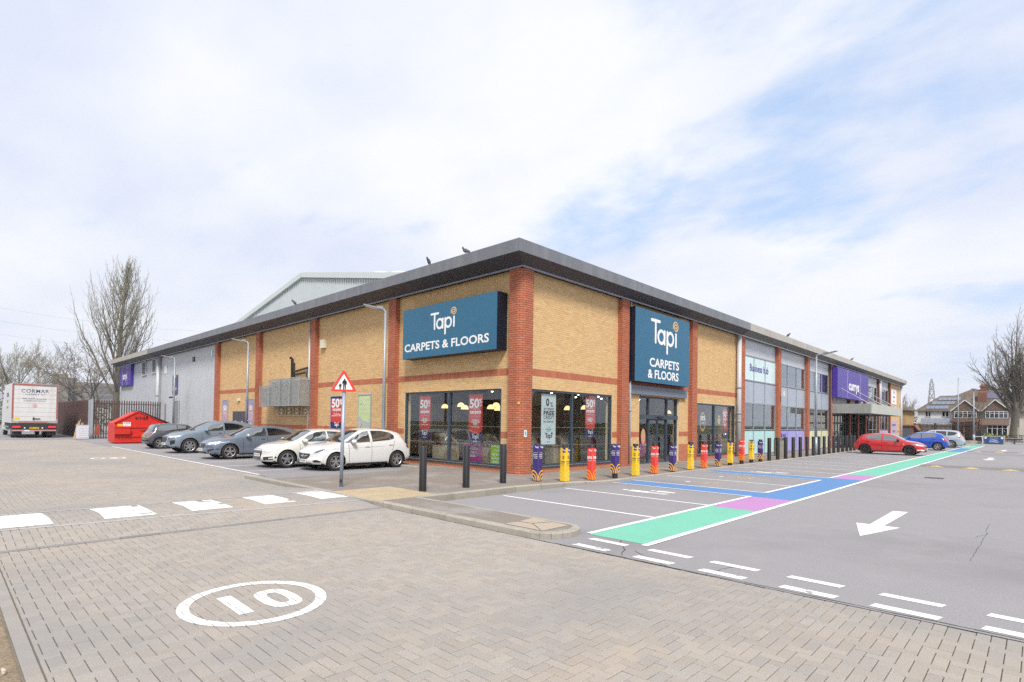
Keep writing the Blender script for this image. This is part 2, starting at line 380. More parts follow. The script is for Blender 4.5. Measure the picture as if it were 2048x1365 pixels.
for i in range(30):
    for j in range(60):
        x0, y0 = 0.455 - 0.35 * i, -10 + 1.1 * j
        f = lambda x, y: -0.02 + 0.05 * sin(x * 3.1 + y) * cos(y * 2.3) * min(1, (0.4 - x) * 1.5) - max(0, -x - 2) * 0.01
        b.poly([(x0 - .35, y0, f(x0 - .35, y0)), (x0, y0, f(x0, y0)), (x0, y0 + 1.1, f(x0, y0 + 1.1)), (x0 - .35, y0 + 1.1, f(x0 - .35, y0 + 1.1))])
b.build('soil_verge', SOIL, kind='structure')
# litter and chips on the verge
b = MB()
for i in range(260):
    x, y, s = 0.38 - abs(random.gauss(0, .25)), U(3.5, 9), U(.004, .014)
    b.cyl((x, y, 0), (x + U(-s, s), y + U(-s, s), s * 1.6), s, s * .5, 5)
b.build('verge_chippings', M('pale_stone_chip', (0.55, 0.5, 0.43), 0.9, island=0.3), kind='stuff')

# ------------------------------------------------------------------ block paving, every block its own geometry
def paver_geo(b, x0, x1, y0, y1, jitter=True):
    g, e = 0.0028, 0.005
    x0 += g; x1 -= g; y0 += g; y1 -= g
    dz = U(-.0016, .0016) if jitter else 0; t1, t2 = U(-.001, .001), U(-.001, .001)
    k = len(b.v)
    for (x, y, s) in ((x0, y0, -1), (x1, y0, -1), (x1, y1, -1), (x0, y1, -1)): b.v.append((x, y, tz(y) - .013))
    for (x, y, a, c) in ((x0, y0, -1, -1), (x1, y0, 1, -1), (x1, y1, 1, 1), (x0, y1, -1, 1)): b.v.append((x, y, tz(y) - .0045 + dz + a * t1 + c * t2))
    for (x, y, a, c) in ((x0, y0, -1, -1), (x1, y0, 1, -1), (x1, y1, 1, 1), (x0, y1, -1, 1)): b.v.append((x - a * e, y - c * e, tz(y) + dz + a * t1 + c * t2))
    b.face((k + 8, k + 9, k + 10, k + 11))
    for r in (0, 4):
        for i in range(4): j = (i + 1) % 4; b.face((k + r + i, k + r + j, k + r + 4 + j, k + r + 4 + i))
X0P, X1P = 0.565, 6.405
rects = []      # (x0,x1,y0,y1)
for iy in range(-26, 520):
    for ix in range(3, 72):
        d = (ix - iy) % 4
        x, y = ix * .1, iy * .1
        if d == 0: r = [x, x + .2, y, y + .1]
        elif d == 3: r = [x, x + .1, y, y + .2]
        else: continue
        lim = X1P if r[2] < 9.65 else 6.41 if r[2] < 17.2 else 7.08
        r[0] = max(r[0], X0P); r[1] = min(r[1], lim)
        if r[1] - r[0] < .03: continue
        if r[2] < 3.0 and r[0] < .7: pass
        if r[2] < 9.83 and r[3] > 9.70:
            if r[2] < 9.67: r[3] = 9.70
            elif r[3] > 9.86: r[2] = 9.83
            else: continue
        if r[2] > 51.9: continue
        rects.append(tuple(r))
for i in range(-13, 258): rects.append((0.46, 0.56, i * .2, i * .2 + .2))
def near_key(r):
    x, y = (r[0] + r[1]) / 2, (r[2] + r[3]) / 2
    return math.hypot(x, y)
def inview(r):
    c = Vector(((r[0] + r[1]) / 2, (r[2] + r[3]) / 2, -1.8)); w = c.dot(fw)
    if w <= 0: return False
    return abs(c.dot(rt) / w) < 0.93 and -(c.dot(up)) / w < 0.50
near = sorted([r for r in rects if inview(r)], key=near_key)[:290]
nearset = set(near)
pv = empty('paved_surface', kind='structure')
b = MB()
for r in rects:
    if r not in nearset: paver_geo(b, *r)
b.build('paver_field', PAVER, pv, kind='stuff')
for r in near:
    b = MB(); cx, cy = (r[0] + r[1]) / 2, (r[2] + r[3]) / 2
    paver_geo(b, *r)
    b.v = [(x - cx, y - cy, z) for x, y, z in b.v]
    b.build('paver', PAVER, pv, loc=(cx, cy, 0))
# channel of grey blocks across the foot of the table
ch = empty('channel', kind='structure')
x = 0.57
while x < 6.35:
    l = min(U(.42, .5), 6.4 - x); b = MB(); b.box(0.004, l - .004, 9.70, 9.83, -.03, 0.006); b.build('channel_block', GRANITE, ch, loc=(x, U(-.002, .002), U(-.002, .002))); x += l

# paint laid over the blocks, broken at their joints
def clip_rect(poly, x0, x1, y0, y1):
    for ax, lim, sg in ((0, x0, 1), (0, x1, -1), (1, y0, 1), (1, y1, -1)):
        o = []
        for i in range(len(poly)):
            p, q = poly[i - 1], poly[i]; a, c = sg * (p[ax] - lim), sg * (q[ax] - lim)
            if (a < 0) != (c < 0):
                t = a / (a - c); o.append((p[0] + (q[0] - p[0]) * t, p[1] + (q[1] - p[1]) * t))
            if c >= 0: o.append(q)
        poly = o
        if not poly: return []
    return poly
def paver_paint(name, polys, mat, label=None, cat=None, seam=.0045, chip=0.0, dz=.0035, parent=None, **k):
    b = MB()
    xs = [p[0] for q in polys for p in q]; ys_ = [p[1] for q in polys for p in q]
    bx = (min(xs), max(xs), min(ys_), max(ys_))
    rr = [r for r in rects if r[1] > bx[0] and r[0] < bx[1] and r[3] > bx[2] and r[2] < bx[3]]
    for r in rr:
        s = seam if R() > 0.45 else seam * .35
        for q in polys:
            c = clip_rect(list(q), r[0] + s, r[1] - s, r[2] + s, r[3] - s)
            if len(c) > 2:
                if chip and R() < chip: continue
                b.poly([(x, y, tz(y) + dz) for x, y in c])
    o = b.build(name, mat, parent, **k); tag(o, label, cat); return o
ring = []
cx, cy = 2.21, 5.57
def rr_(t, k): return (cx + (0.66 - k) * cos(t) * 1.0 + 0.0, cy + (0.70 - k) * sin(t))
for i in range(56):
    t0, t1 = 2 * pi * i / 56, 2 * pi * (i + 1) / 56
    ring.append([rr_(t0, 0), rr_(t1, 0), rr_(t1, .105), rr_(t0, .105)])
one_ = []; zero_ = []
one_.append([(1.955, 5.27), (2.09, 5.27), (2.10, 5.90), (1.965, 5.90)])
for i in range(32):
    t0, t1 = 2 * pi * i / 32, 2 * pi * (i + 1) / 32
    f = lambda t, a, c: (2.415 + a * math.copysign(abs(cos(t)) ** .7, cos(t)), 5.52 + c * math.copysign(abs(sin(t)) ** .7, sin(t)))
    zero_.append([f(t0, .175, .315), f(t1, .175, .315), f(t1, .065, .19), f(t0, .065, .19)])
er = empty('speed_roundel', (0, 0, 0), label='white painted 10 in an oval ring on the block paving', cat='road marking')
for nm_, q_ in (('ring', ring), ('digit', one_), ('digit', zero_)): paver_paint(nm_, q_, WHITE, chip=.0, parent=er)
g = 'white blocks painted across the raised table'
for (a, c, lab) in ((-.0, 1.32, 'leftmost'), (1.98, 2.72, ''), (3.28, 3.98, ''), (4.55, 5.2, ''), (5.72, 6.34, 'rightmost')):
    names = {-.0: 'leftmost white painted block on the raised table', 1.98: 'second white painted block from the left on the raised table', 3.28: 'middle white painted block on the raised table', 4.55: 'white painted block right of the middle one on the raised table', 5.72: 'white painted block on the raised table nearest the warning sign'}
    a = max(a, .47); j = lambda: U(-.02, .02)
    sl = lambda x: -.09 * (x - .6) / 5.7 * 1.6
    q = [[(a + j(), 11.18 + sl(a)), (c + j(), 11.18 + sl(c)), (c + .02, 11.9 + sl(c)), (a + .04, 11.9 + sl(a))], [(a + .04, 11.9 + sl(a)), (c + .02, 11.9 + sl(c)), (c + j(), 12.55 + sl(c)), (a + j(), 12.55 + sl(a))]]
    o = paver_paint('painted_block', q, WHITE, names[-.0 if lab == 'leftmost' else a], 'road marking', seam=.0025, chip=.015); o['group'] = g
for k_, (yy, lab) in enumerate(((10.98, 'thin grey line along the near edge of the white blocks'), (12.66, 'thin pale line along the far edge of the white blocks'))):
    q = [[(0.5, yy), (6.38, yy - .42), (6.38, yy - .36), (0.5, yy + .06)]]
    paver_paint('edge_line', q, M('thin_grey_sealant', (0.42, 0.42, 0.43), .8), lab, 'road marking', seam=.001)
# faded second roundel further down the road
q = []
for i in range(40):
    t0, t1 = 2 * pi * i / 40, 2 * pi * (i + 1) / 40; f = lambda t, k: (5.1 + (0.62 - k) * cos(t), 28.4 + (0.70 - k) * sin(t))
    q.append([f(t0, 0), f(t1, 0), f(t1, .1), f(t0, .1)])
er = empty('speed_roundel', (0, 0, 0), label='faded far speed roundel on the paving in front of the parked cars', cat='road marking')
paver_paint('ring', q, WHITEW, parent=er); q = []
q += [[(4.85, 28.1), (4.98, 28.1), (4.98, 28.72), (4.85, 28.72)], [(5.15, 28.1), (5.42, 28.1), (5.42, 28.72), (5.15, 28.72)]]
for z_ in q: paver_paint('digit', [z_], WHITEW, parent=er)

# ------------------------------------------------------------------ footway and kerbs
def pz(x, y):
    a = 0.10 if x < 12.3 else 0.10 - 0.055 * min(1, (x - 12.3) / 2.0)
    if y > 14.2 and x < 12.25: a *= max(0, 1 - (y - 14.2) / 2.3)
    return a
def ky(x):      # road face of the kerb
    for (x0, y0), (x1, y1) in zip(KP, KP[1:]):
        if x0 <= x <= x1: return y0 + (y1 - y0) * (x - x0) / (x1 - x0)
    return KP[-1][1]
KP = [(7.4, 9.98), (10.6, 9.96), (14.2, 9.56), (38, 9.62), (52, 9.9), (84, 9.9)]
b = MB()
xs = [6.56, 7.0, 7.5, 9, 10.6, 11.5, 12.3, 12.7, 13.1, 13.4, 13.8, 14.2, 20, 30, 40, 55, 70, 84]
for x0, x1 in zip(xs, xs[1:]):
    def yb(x): return (10.1 if x < 7.5 else ky(x) + .12)
    if x1 <= 13.4: yv = lambda x: [yb(x), 11, 12.5, 14.2, 14.8, 15.4, 16.0, 16.5]
    else: yv = lambda x: [yb(x), 11, 12.5]
    A_, B_ = yv(x0), yv(x1)
    for i in range(len(A_) - 1):
        b.poly([(x0, A_[i], pz(x0, A_[i])), (x1, B_[i], pz(x1, B_[i])), (x1, B_[i + 1], pz(x1, B_[i + 1])), (x0, A_[i + 1], pz(x0, A_[i + 1]))])
b.poly([(6.50, 5.75, .098), (7.42, 5.75, .098), (7.42, 10.1, .098), (6.50, 10.1, .098)]); b.poly([(6.955 - .48 * cos(t), 5.751 - .38 * sin(t), .098) for t in [pi * k / 10 for k in range(11)]])
b.poly([(12.4, 16.5, .09), (13.4, 16.5, .065), (13.4, 52, .065), (12.4, 52, .09)])
b.build('footway', PAVA, kind='structure')
# pale tactile patch by the table and the patched end of the island
tp = empty('tactile_paving', kind='structure')
for i in range(4):
    for j in range(5):
        b = MB(); x, y = 6.66 + i * .4, 10.2 + j * .4; z = .104
        b.box(-.195, .195, -.195, .195, -.03, 0)
        for p in range(6):
            for q in range(6): b.cyl((-.165 + p * .066, -.165 + q * .066, 0), (-.165 + p * .066, -.165 + q * .066, .005), .017, .012, 6)
        b.build('tactile_slab', M('buff_tactile', (0.42, 0.34, 0.225), .9, nz=(30, .15), objrand=.08), tp, loc=(x, y, z))
b = MB()
for (q) in ([(6.6, 5.62), (7.28, 5.62), (7.3, 6.0), (6.95, 6.12)], [(6.6, 5.66), (6.94, 6.14), (6.9, 6.4), (6.6, 6.45)], [(6.97, 6.15), (7.33, 6.02), (7.35, 6.5), (6.93, 6.42)]):
    b.poly([(x, y, .104) for x, y in q])
b.build('mortar_patch', M('tan_mortar', (0.42, 0.35, 0.275), .9, nz=(25, .15), bump=(60, .5)), kind='structure')
kb = empty('kerb', kind='structure')
def kerb_run(pts, width=.125, h=None, step=.915, side=1, drop=.03):
    acc = []
    for p, q in zip(pts, pts[1:]):
        p, q = Vector(p), Vector(q); l = (q - p).length; n = max(1, round(l / step))
        for i in range(n): acc.append((p.lerp(q, i / n), p.lerp(q, (i + 1) / n)))
    for a, c in acc:
        d = (c - a).normalized(); nr = Vector((-d.y, d.x)) * side; a2 = a + d * .004; c2 = c - d * .004
        b = MB(); ch = .022
        o = (a + c) / 2
        def V(p, w, z): q = p + nr * w - o; return (q.x, q.y, z)
        za, zc = h(a), h(c)
        prof = [(0, -drop - .1, 0), (0, -ch, 1), (ch, 0, 1), (width, 0, 1), (width, -.1, 1)]
        ra = [V(a2, w, (za if t else 0) + z) for w, z, t in prof]; rc = [V(c2, w, (zc if t else 0) + z) for w, z, t in prof]
        k = len(b.v); b.v += ra + rc; n = len(prof)
        for i in range(n - 1): b.face((k + i, k + n + i, k + n + i + 1, k + i + 1)[::-1] if side == 1 else (k + i, k + n + i, k + n + i + 1, k + i + 1))
        b.face(range(k, k + n)); b.face(list(range(k + n, k + 2 * n))[::-1])
        b.build('kerb_stone', KERB, kb, loc=(o.x, o.y, U(-.002, .002)), fix=True)
hh = lambda p: .105
def hz_(p): return .105 if p.y < 15.6 else .105 - .0 * p.y
kerb_run([(6.43, 5.72), (6.43, 9.80)], h=hh, side=-1)
kerb_run([(6.43, 9.83), (6.43, 12.9)], h=lambda p: .102, side=-1)
kerb_run([(6.43, 12.9), (6.43, 17.2)], h=lambda p: .105, side=-1)
nose = [(6.43 + .0, 5.72)] + [(6.955 - .525 * cos(t), 5.72 - .42 * sin(t)) for t in [pi * k / 8 for k in range(1, 8)]] + [(7.48, 5.72)]
kerb_run(nose, h=hh, side=1, step=.6)
kerb_run([(7.48, 5.72), (7.48, 9.98)], h=lambda p: .104, side=1)
kerb_run([(x, y) for x, y in KP[0:1]] + [(10.6, 9.96), (14.2, 9.56)], h=lambda p: pz(p.x, p.y) + .005, side=1)
kerb_run([(12.36, 52), (12.36, 14.5)], h=lambda p: .095, side=1, step=1.2)
kerb_run([(14.2, 9.56), (38, 9.62), (52, 9.9), (84, 9.9)], h=lambda p: .05, side=1)

# ------------------------------------------------------------------ painted markings on the asphalt
def sheet(name, polys, mat, z=.004, label=None, group=None, parent=None, cat='road marking'):
    b = MB()
    for q in polys: b.poly([(x, y, z) for x, y in q])
    o = b.build(name, mat, parent)
    if parent is None: tag(o, label, cat, group)
    return o
def rc(x0, x1, y0, y1): return [(x0, y0), (x1, y0), (x1, y1), (x0, y1)]
wk = empty('painted_walkway', (0, 0, 0), label='long walkway painted green pink and blue beside the parking bays', cat='painted walkway')
YA, YB = 4.20, 5.31
segs = [(7.35, 11.92, MINT, 'mint_panel'), (11.92, 14.3, PINKP, 'pink_panel'), (14.3, 21.7, BLUEP, 'blue_panel'), (21.7, 23.9, PINKP, 'pink_panel'), (23.9, 54.5, MINT, 'mint_panel'), (54.5, 64.5, BLUEP, 'blue_panel'), (64.5, 76.5, MINT, 'mint_panel')]
for a, c, mt, n in segs: sheet(n, [rc(a, c, YA + .05, YB - .05)], mt, .004, parent=wk)
sheet('edge_stripe', [rc(7.25, 77, YA - .05, YA + .06)], WHITE, .008, parent=wk)
sheet('edge_stripe', [rc(7.4, 14.36, YB - .06, YB + .04), rc(15.45, 20.6, YB - .06, YB + .04), rc(21.7, 76, YB - .06, YB + .04)], WHITE, .008, parent=wk)
for a, c in ((14.3, 15.4), (20.55, 21.6)):
    sheet('blue_panel', [rc(a + .02, c - .02, YB - .05, 9.28)], BLUEP, .0045, parent=wk)
    for xx in (a, c): sheet('edge_stripe', [rc(xx - .04, xx + .04, YB - .02, 9.38)], WHITE, .0085, parent=wk)
ORD = ['first', 'second', 'third', 'fourth', 'fifth', 'sixth', 'seventh', 'eighth', 'ninth', 'tenth', 'eleventh', 'twelfth', 'thirteenth', 'fourteenth', 'fifteenth', 'sixteenth', 'seventeenth', 'eighteenth', 'nineteenth', 'twentieth', 'twenty-first', 'twenty-second', 'last']
lines = [9.6, 12.0, 17.75, 23.95, 26.3, 28.65, 31.0, 33.35, 35.7, 38.05, 40.4, 42.75, 45.1, 47.45, 49.8, 52.15, 54.5, 56.9, 59.3, 61.7, 64.1, 66.5, 68.9, 71.3, 73.7, 76.1]
for i, xx in enumerate(lines):
    o = sheet('bay_line', [rc(xx - .045, xx + .045, YB + .02, 9.42)], WHITE if i < 3 else WHITEW if i % 4 == 3 else WHITE, .004,
      ['white bay line nearest the kerbed island', 'second white bay line from the kerbed island', 'white line between the two wheelchair bays'][i] if i < 3 else '%s white bay line counted from the second blue stripe' % ORD[i - 3], 'white parking bay lines beyond the wheelchair bays' if i >= 3 else None)
# left bays
LBL = ['left bay line under the nose of the white hatchback', 'left bay line under the nose of the ivory hatchback', 'left bay line between the ivory and blue-grey hatchbacks', 'left bay line nearest the blue-grey hatchback headlight', 'left bay line between the blue-grey hatchback and the crossover', 'left bay line in front of the crossover', 'left bay line between crossover and charcoal car', 'farthest left bay line beside the charcoal car']
o = sheet('bay_line', [rc(7.10, 7.20, 17.9, 38.9)], WHITE, .004, 'long white line along the open ends of the left bays')
for i, yy in enumerate((19.2, 21.7, 24.05, 26.4, 28.75, 31.9, 33.9, 36.3)):
    sheet('bay_line', [rc(7.2, 12.0, yy - .04, yy + .04)], WHITE, .004, LBL[i], 'white lines between the cars along the left wall')
# give-way dashes
def dash(x, y0, y1, w, mat, lab, grp):
    y0 += .0
    p = [(x - w / 2, y0 + .03), (x + w / 2, y0), (x + w / 2 + .01, y1 - .03), (x - w / 2 + .01, y1)]
    sheet('give_way_dash', [p], mat, .004, lab, grp)
A_ = [(4.38, 5.0), (3.4, 3.98), (2.48, 3.06), (1.53, 2.11), (.66, 1.24), (-.2, .38), (-1.1, -.5)]
B_ = [(4.38, 5.06), (3.38, 4.04), (2.5, 3.13), (1.58, 2.18), (.68, 1.25), (-.2, .37), (-1.1, -.5)]
gA = ['worn inner dash nearest the kerbed island', 'most worn dash of the inner give-way row', 'third inner dash from the island with a chipped corner', 'fourth inner dash from the island with a flaked end', 'long bright fifth inner dash of the give-way row', 'inner dash cut by the right edge of the photo', 'inner dash outside the right edge']
gB = ['outer dash touching the green walkway end', 'second outer dash just right of the walkway', 'third outer give-way dash from the walkway', 'fourth outer give-way dash from the walkway', 'fifth outer give-way dash from the walkway', 'outer dash cut by the right edge of the photo', 'outer dash outside the right edge']
for i, (a, c) in enumerate(A_): dash(6.60, a, c, .14, WHITEW if i in (0, 1, 2, 3) else WHITE, gA[i], 'double give-way dashes across the car park mouth')
for i, (a, c) in enumerate(B_): dash(7.09, a, c, .13, WHITE, gB[i], 'double give-way dashes across the car park mouth')
# arrows
for i, (tx, lab) in enumerate(((10.6, 'large white arrow on the asphalt nearest the camera'), (42.0, 'white arrow in the aisle beyond the yellow hump marks'), (60.4, 'small distant white arrow near the planter'))):
    sheet('direction_arrow', [[(tx, 2.14), (tx + 1.42, 1.80), (tx + 1.42, 2.05), (tx + 1.42, 2.27), (tx + 1.42, 2.49)], [(tx + 1.42, 2.05), (tx + 3.8, 2.02), (tx + 3.7, 2.28), (tx + 1.42, 2.27)]], WHITE, .004, lab)
# humps with yellow triangles
for i, (hx, y0, lab) in enumerate(((33.0, -9, 'nearer low road hump with worn yellow triangles'), (57.2, -9, 'farther low road hump with worn yellow triangles'))):
    h = empty('road_hump', (hx, 0, 0), label=lab, cat='road hump')
    b = MB(); n = 8
    for k in range(n):
        x0, x1 = -.9 + 1.8 * k / n, -.9 + 1.8 * (k + 1) / n; f = lambda x: .045 * (1 - (x / .9) ** 2) + .003
        b.poly([(x0, y0, f(x0)), (x1, y0, f(x1)), (x1, 4.12, f(x1)), (x0, 4.12, f(x0))])
    b.build('hump_surface', M('hump_asphalt', (0.185, 0.175, 0.185), .93, nz=(50, .2), big=(2, (.25, .2, .17), .5, .5)), h, smooth=True)
    for k in range(10):
        yy = 3.5 - 1.3 * k; b = MB()
        b.poly([(-.88, yy - .35, .010), (-.3, yy, f(-.3) + .004), (-.88, yy + .35, .010)]); b.build('yellow_triangle', YELLOWP, h)
    b = MB(); b.poly([(-1.05, y0, .005), (-.93, y0, .005), (-.93, 4.1, .005), (-1.05, 4.1, .005)]); b.build('yellow_edge_line', YELLOWP, h)
dg_ = empty('drain_grate', (25.0, 2.75, .0), label='dark square drain grate in the aisle asphalt', cat='drain')
b = MB(); b.poly([(-.28, -.28, .003), (.28, -.28, .003), (.28, .28, .003), (-.28, .28, .003)]); b.build('grate_pit', M('crack_pit', (.03, .03, .03), .9), dg_)
for k in range(7): b = MB(); b.box(-.25 + k * .075, -.21 + k * .075, -.26, .26, .004, .012); b.build('grate_bar', M('cast_iron', (.12, .115, .11), .7), dg_)
# wheelchair and parent-and-child symbols
def symbol(name, ox, oy, items, lab):
    e = empty(name, (ox, oy, 0), label=lab, cat='road marking')
    for nm, mt, fn in items:
        b = MB(); fn(b); b.build(nm, mt, e)
    return e
def wc(b):
    stroke(b, [(-.12, .35), (-.12, 0), (.18, 0), (.3, -.33), (.42, -.33)], .075, .0032, .004)
def wcw(b): stroke(b, circ(-.06, -.12, .27, 16, radians(150), radians(345)), .07, .0042, .005)
def hd(b): b.poly([(x, y, .0046) for x, y in circ(-.14, .56, .09, 14)])
DIM = M('pale_faded_road_paint', (0.66, 0.62, 0.55), .75, alpha_wear=(10, .38))
for ox, lab in ((16.6, 'yellow wheelchair symbol in the nearer disabled bay'), (19.1, 'yellow wheelchair symbol in the farther disabled bay')):
    symbol('wheelchair_symbol', ox, 7.45, [('figure', YELLOWP, wc), ('wheel_arc', YELLOWP, wcw), ('head', WHITE, hd)], lab)
def adult(b):
    b.poly([(x, y, .0046) for x, y in circ(-.15, .62, .085, 12)]); b.poly([(-.3, .48, .004), (0, .48, .004), (-.02, -.08, .004), (-.28, -.08, .004)][::-1]); b.poly([(-.26, -.08, .004), (-.18, -.08, .004), (-.18, -.62, .004), (-.26, -.62, .004)][::-1]); b.poly([(-.12, -.08, .004), (-.04, -.08, .004), (-.04, -.62, .004), (-.12, -.62, .004)][::-1])
def child(b):
    b.poly([(x, y, .0046) for x, y in circ(.26, .02, .07, 12)]); b.poly([(.14, -.1, .004), (.38, -.1, .004), (.36, -.4, .004), (.16, -.4, .004)][::-1]); b.poly([(.17, -.4, .004), (.35, -.4, .004), (.33, -.62, .004), (.19, -.62, .004)][::-1])
for ox, lab in ((13.15, 'white parent and child symbol left of the blue stripe'), (22.3, 'white parent and child symbol beyond the second blue stripe')):
    symbol('parent_child_symbol', ox, 7.5, [('adult_figure', WHITE, adult), ('child_figure', WHITE, child)], lab)
# cracks and dark seam at the paving edge
b = MB()
def crack(pts, w):
    for i, (p, q) in enumerate(zip(pts, pts[1:])):
        p, q = Vector(p), Vector(q); d = (q - p).normalized(); n = Vector((-d.y, d.x)) * w / 2 * U(.5, 1.4)
        b.poly([(*(p - n), .0022), (*(q - n * .8), .0022), (*(q + n * .8), .0022), (*(p + n), .0022)])
def wander(x, y, dx, dy, n, j): 
    o = [(x, y)]
    for i in range(n): x += dx + U(-j, j); y += dy + U(-j, j); o.append((x, y))
    return o
crack(wander(6.43, 5.2, 0, -.12, 60, .008), .022)
crack(wander(13.9, .68, -.09, -.002, 46, .012), .007); crack(wander(12.6, .64, -.06, .008, 12, .014), .006)
crack(wander(6.5, 4.1, .09, .06, 12, .03), .014); crack(wander(6.45, 3.4, .05, .09, 9, .03), .012); crack(wander(6.45, 2.9, .1, -.02, 8, .03), .012)
b.build('asphalt_cracks', M('crack_dark', (0.06, 0.057, 0.055), .95), kind='stuff')
b = MB(); b.box(6.406, 6.419, -8, 5.3, -.03, -.004); b.build('paving_seam', M('crack_dark'), kind='structure')

# ------------------------------------------------------------------ building materials
BUFF = M('buff_brick', (0.60, 0.385, 0.175), .88, island=.06, col2=(0.67, 0.45, 0.225), nz=(25, .08), bump=(120, .3), big=[(.5, (.56, .36, .19), .55, .25)])
RED = M('red_brick', (0.42, 0.130, 0.070), .85, island=.08, col2=(0.48, 0.160, 0.088), nz=(25, .12), bump=(120, .3))
MORT = M('pale_mortar', (0.74, 0.59, 0.38), .95, nz=(40, .1))
MORTR = M('dark_mortar', (0.10, 0.05, 0.035), .95, nz=(40, .1))
FASC = M('fascia_grey', (0.155, 0.163, 0.185), .45, nz=(1.2, .05), streak=(2.5, (.26, .265, .275), .5))
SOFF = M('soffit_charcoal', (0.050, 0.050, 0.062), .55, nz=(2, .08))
TRIM = M('trim_lilac_grey', (0.27, 0.29, 0.36), .4)
FASB = M('fascia_beige', (0.42, 0.40, 0.36), .55, nz=(1.2, .06), streak=(2.5, (.30, .28, .24), .6))
SOFB = M('soffit_grey', (0.155, 0.155, 0.152), .7, nz=(3, .1))
NAVYF = M('window_frame_slate', (0.038, 0.055, 0.078), .4, spec=.5)
ALU = M('aluminium_frame', (0.45, 0.48, 0.52), .35, metal=.6)
CLAD = M('silver_cladding', (0.52, 0.54, 0.575), .42, nz=(.8, .05), streak=(3, (.40, .41, .43), .45))
SHOPG = glassmat('shop_glass', (0.90, 0.93, 0.93), .05, .85)
OFFG = glassmat('office_glass', (0.62, 0.67, 0.68), .14, 1.0)
PVC = M('pipe_pale_grey', (0.50, 0.52, 0.55), .4)
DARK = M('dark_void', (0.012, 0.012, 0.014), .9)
ROOFM = M('roof_membrane', (0.3, 0.3, 0.3), .8, nz=(3, .1))
CREAM = M('cream_plastic', (0.7, 0.66, 0.5), .5)

def brick_run(b, b_m, u0, u1, z0, z1, fn, hole=None, off=0, L_=.225, C_=.075, depth=.006, soldier=False, quad=True):
    """courses of separate bricks on a face; fn(u, z, d) -> xyz, d outward"""
    if soldier:
        n = max(1, round((u1 - u0) / .075)); w = (u1 - u0) / n
        cells = [(u0 + i * w, u0 + (i + 1) * w, z0, z1) for i in range(n)]
    else:
        cells = []; nr = max(1, round((z1 - z0) / C_)); c = (z1 - z0) / nr
        for r in range(nr):
            za, zb = z0 + r * c, z0 + (r + 1) * c; u = u0 - (L_ / 2 if (r + off) % 2 else 0)
            while u < u1 - .01:
                a, e = max(u, u0), min(u + L_, u1)
                if e - a > .03: cells.append((a, e, za, zb))
                u += L_
    for a, e, za, zb in cells:
        if hole:
            hu0, hu1, hz0, hz1 = hole
            if za < hz1 - .02 and zb > hz0 + .02:
                if a >= hu0 - .01 and e <= hu1 + .01: continue
                if a < hu0 < e: e = hu0
                elif a < hu1 < e: a = hu1
                if e - a < .03: continue
                if a >= hu0 and e <= hu1: continue
        g = .0058; a += g; e -= g; za += g; zb -= g; dz = depth + U(-.0012, .0012); k = len(b.v)
        b.v += [tuple(fn(a, za, 0)), tuple(fn(e, za, 0)), tuple(fn(e, zb, 0)), tuple(fn(a, zb, 0)), tuple(fn(a, za, dz)), tuple(fn(e, za, dz)), tuple(fn(e, zb, dz)), tuple(fn(a, zb, dz))]
        for q in ((4, 5, 6, 7), (0, 1, 5, 4), (1, 2, 6, 5), (2, 3, 7, 6), (3, 0, 4, 7)): b.face([k + i for i in q])

# wall planes: right front faces -Y at y=12.45, left front faces -X at x=13.40
YR, XL = 12.45, 13.40
fR = lambda u, z, d: (u, YR - d, z)
fL = lambda u, z, d: (XL - d, u, z)
shop = empty('carpet_shop', (0, 0, 0), label='buff and red brick carpet shop with slate roof edge on the corner', cat='building')
store = empty('electrical_store', (0, 0, 0), label='glazed and brick electrical store wing with beige roof edge and canopy', cat='building')

def wall_panel(par, fn, u0, u1, hole=None, name='brick_wall', real=True, z1=7.1, thick=.3, zb=.03):
    def solid(a, e, za, zc):
        p = [fn(a, za, 0), fn(e, za, 0), fn(e, za, -thick), fn(a, za, -thick)]; k = len(mb.v)
        mb.v += p + [fn(a, zc, 0), fn(e, zc, 0), fn(e, zc, -thick), fn(a, zc, -thick)]
        for q in ((0, 1, 5, 4), (1, 2, 6, 5), (2, 3, 7, 6), (3, 0, 4, 7), (4, 5, 6, 7), (0, 3, 2, 1)): mb.face([k + i for i in q])
    mb = MB()
    if hole:
        h0, h1, hz0, hz1 = hole
        solid(u0, h0, zb, z1); solid(h1, u1, zb, z1); solid(h0, h1, hz1, z1)
        if hz0 > zb + .02: solid(h0, h1, zb, hz0)
    else: solid(u0, u1, zb, z1)
    w = mb.build(name, MORT, par, fix=True)
    # bands of brick: red plinth, buff, red soldier band, buff, red soldier band, buff
    zs = [(zb, .855, RED, False), (.855, 1.23, BUFF, False), (1.23, 1.455, RED, True), (1.455, 3.375, BUFF, False), (3.375, 3.62, RED, True), (3.62, z1, BUFF, False)]
    bb = MB(); rb = MB()
    for za, zc, mt, so in zs: brick_run(rb if mt is RED else bb, None, u0, u1, za, zc, fn, hole, soldier=so, depth=.010 if so else .006)
    bb.build('buff_brickwork', BUFF, w, kind='stuff', fix=True); rb.build('red_brickwork', RED, w, kind='stuff', fix=True)
    return w

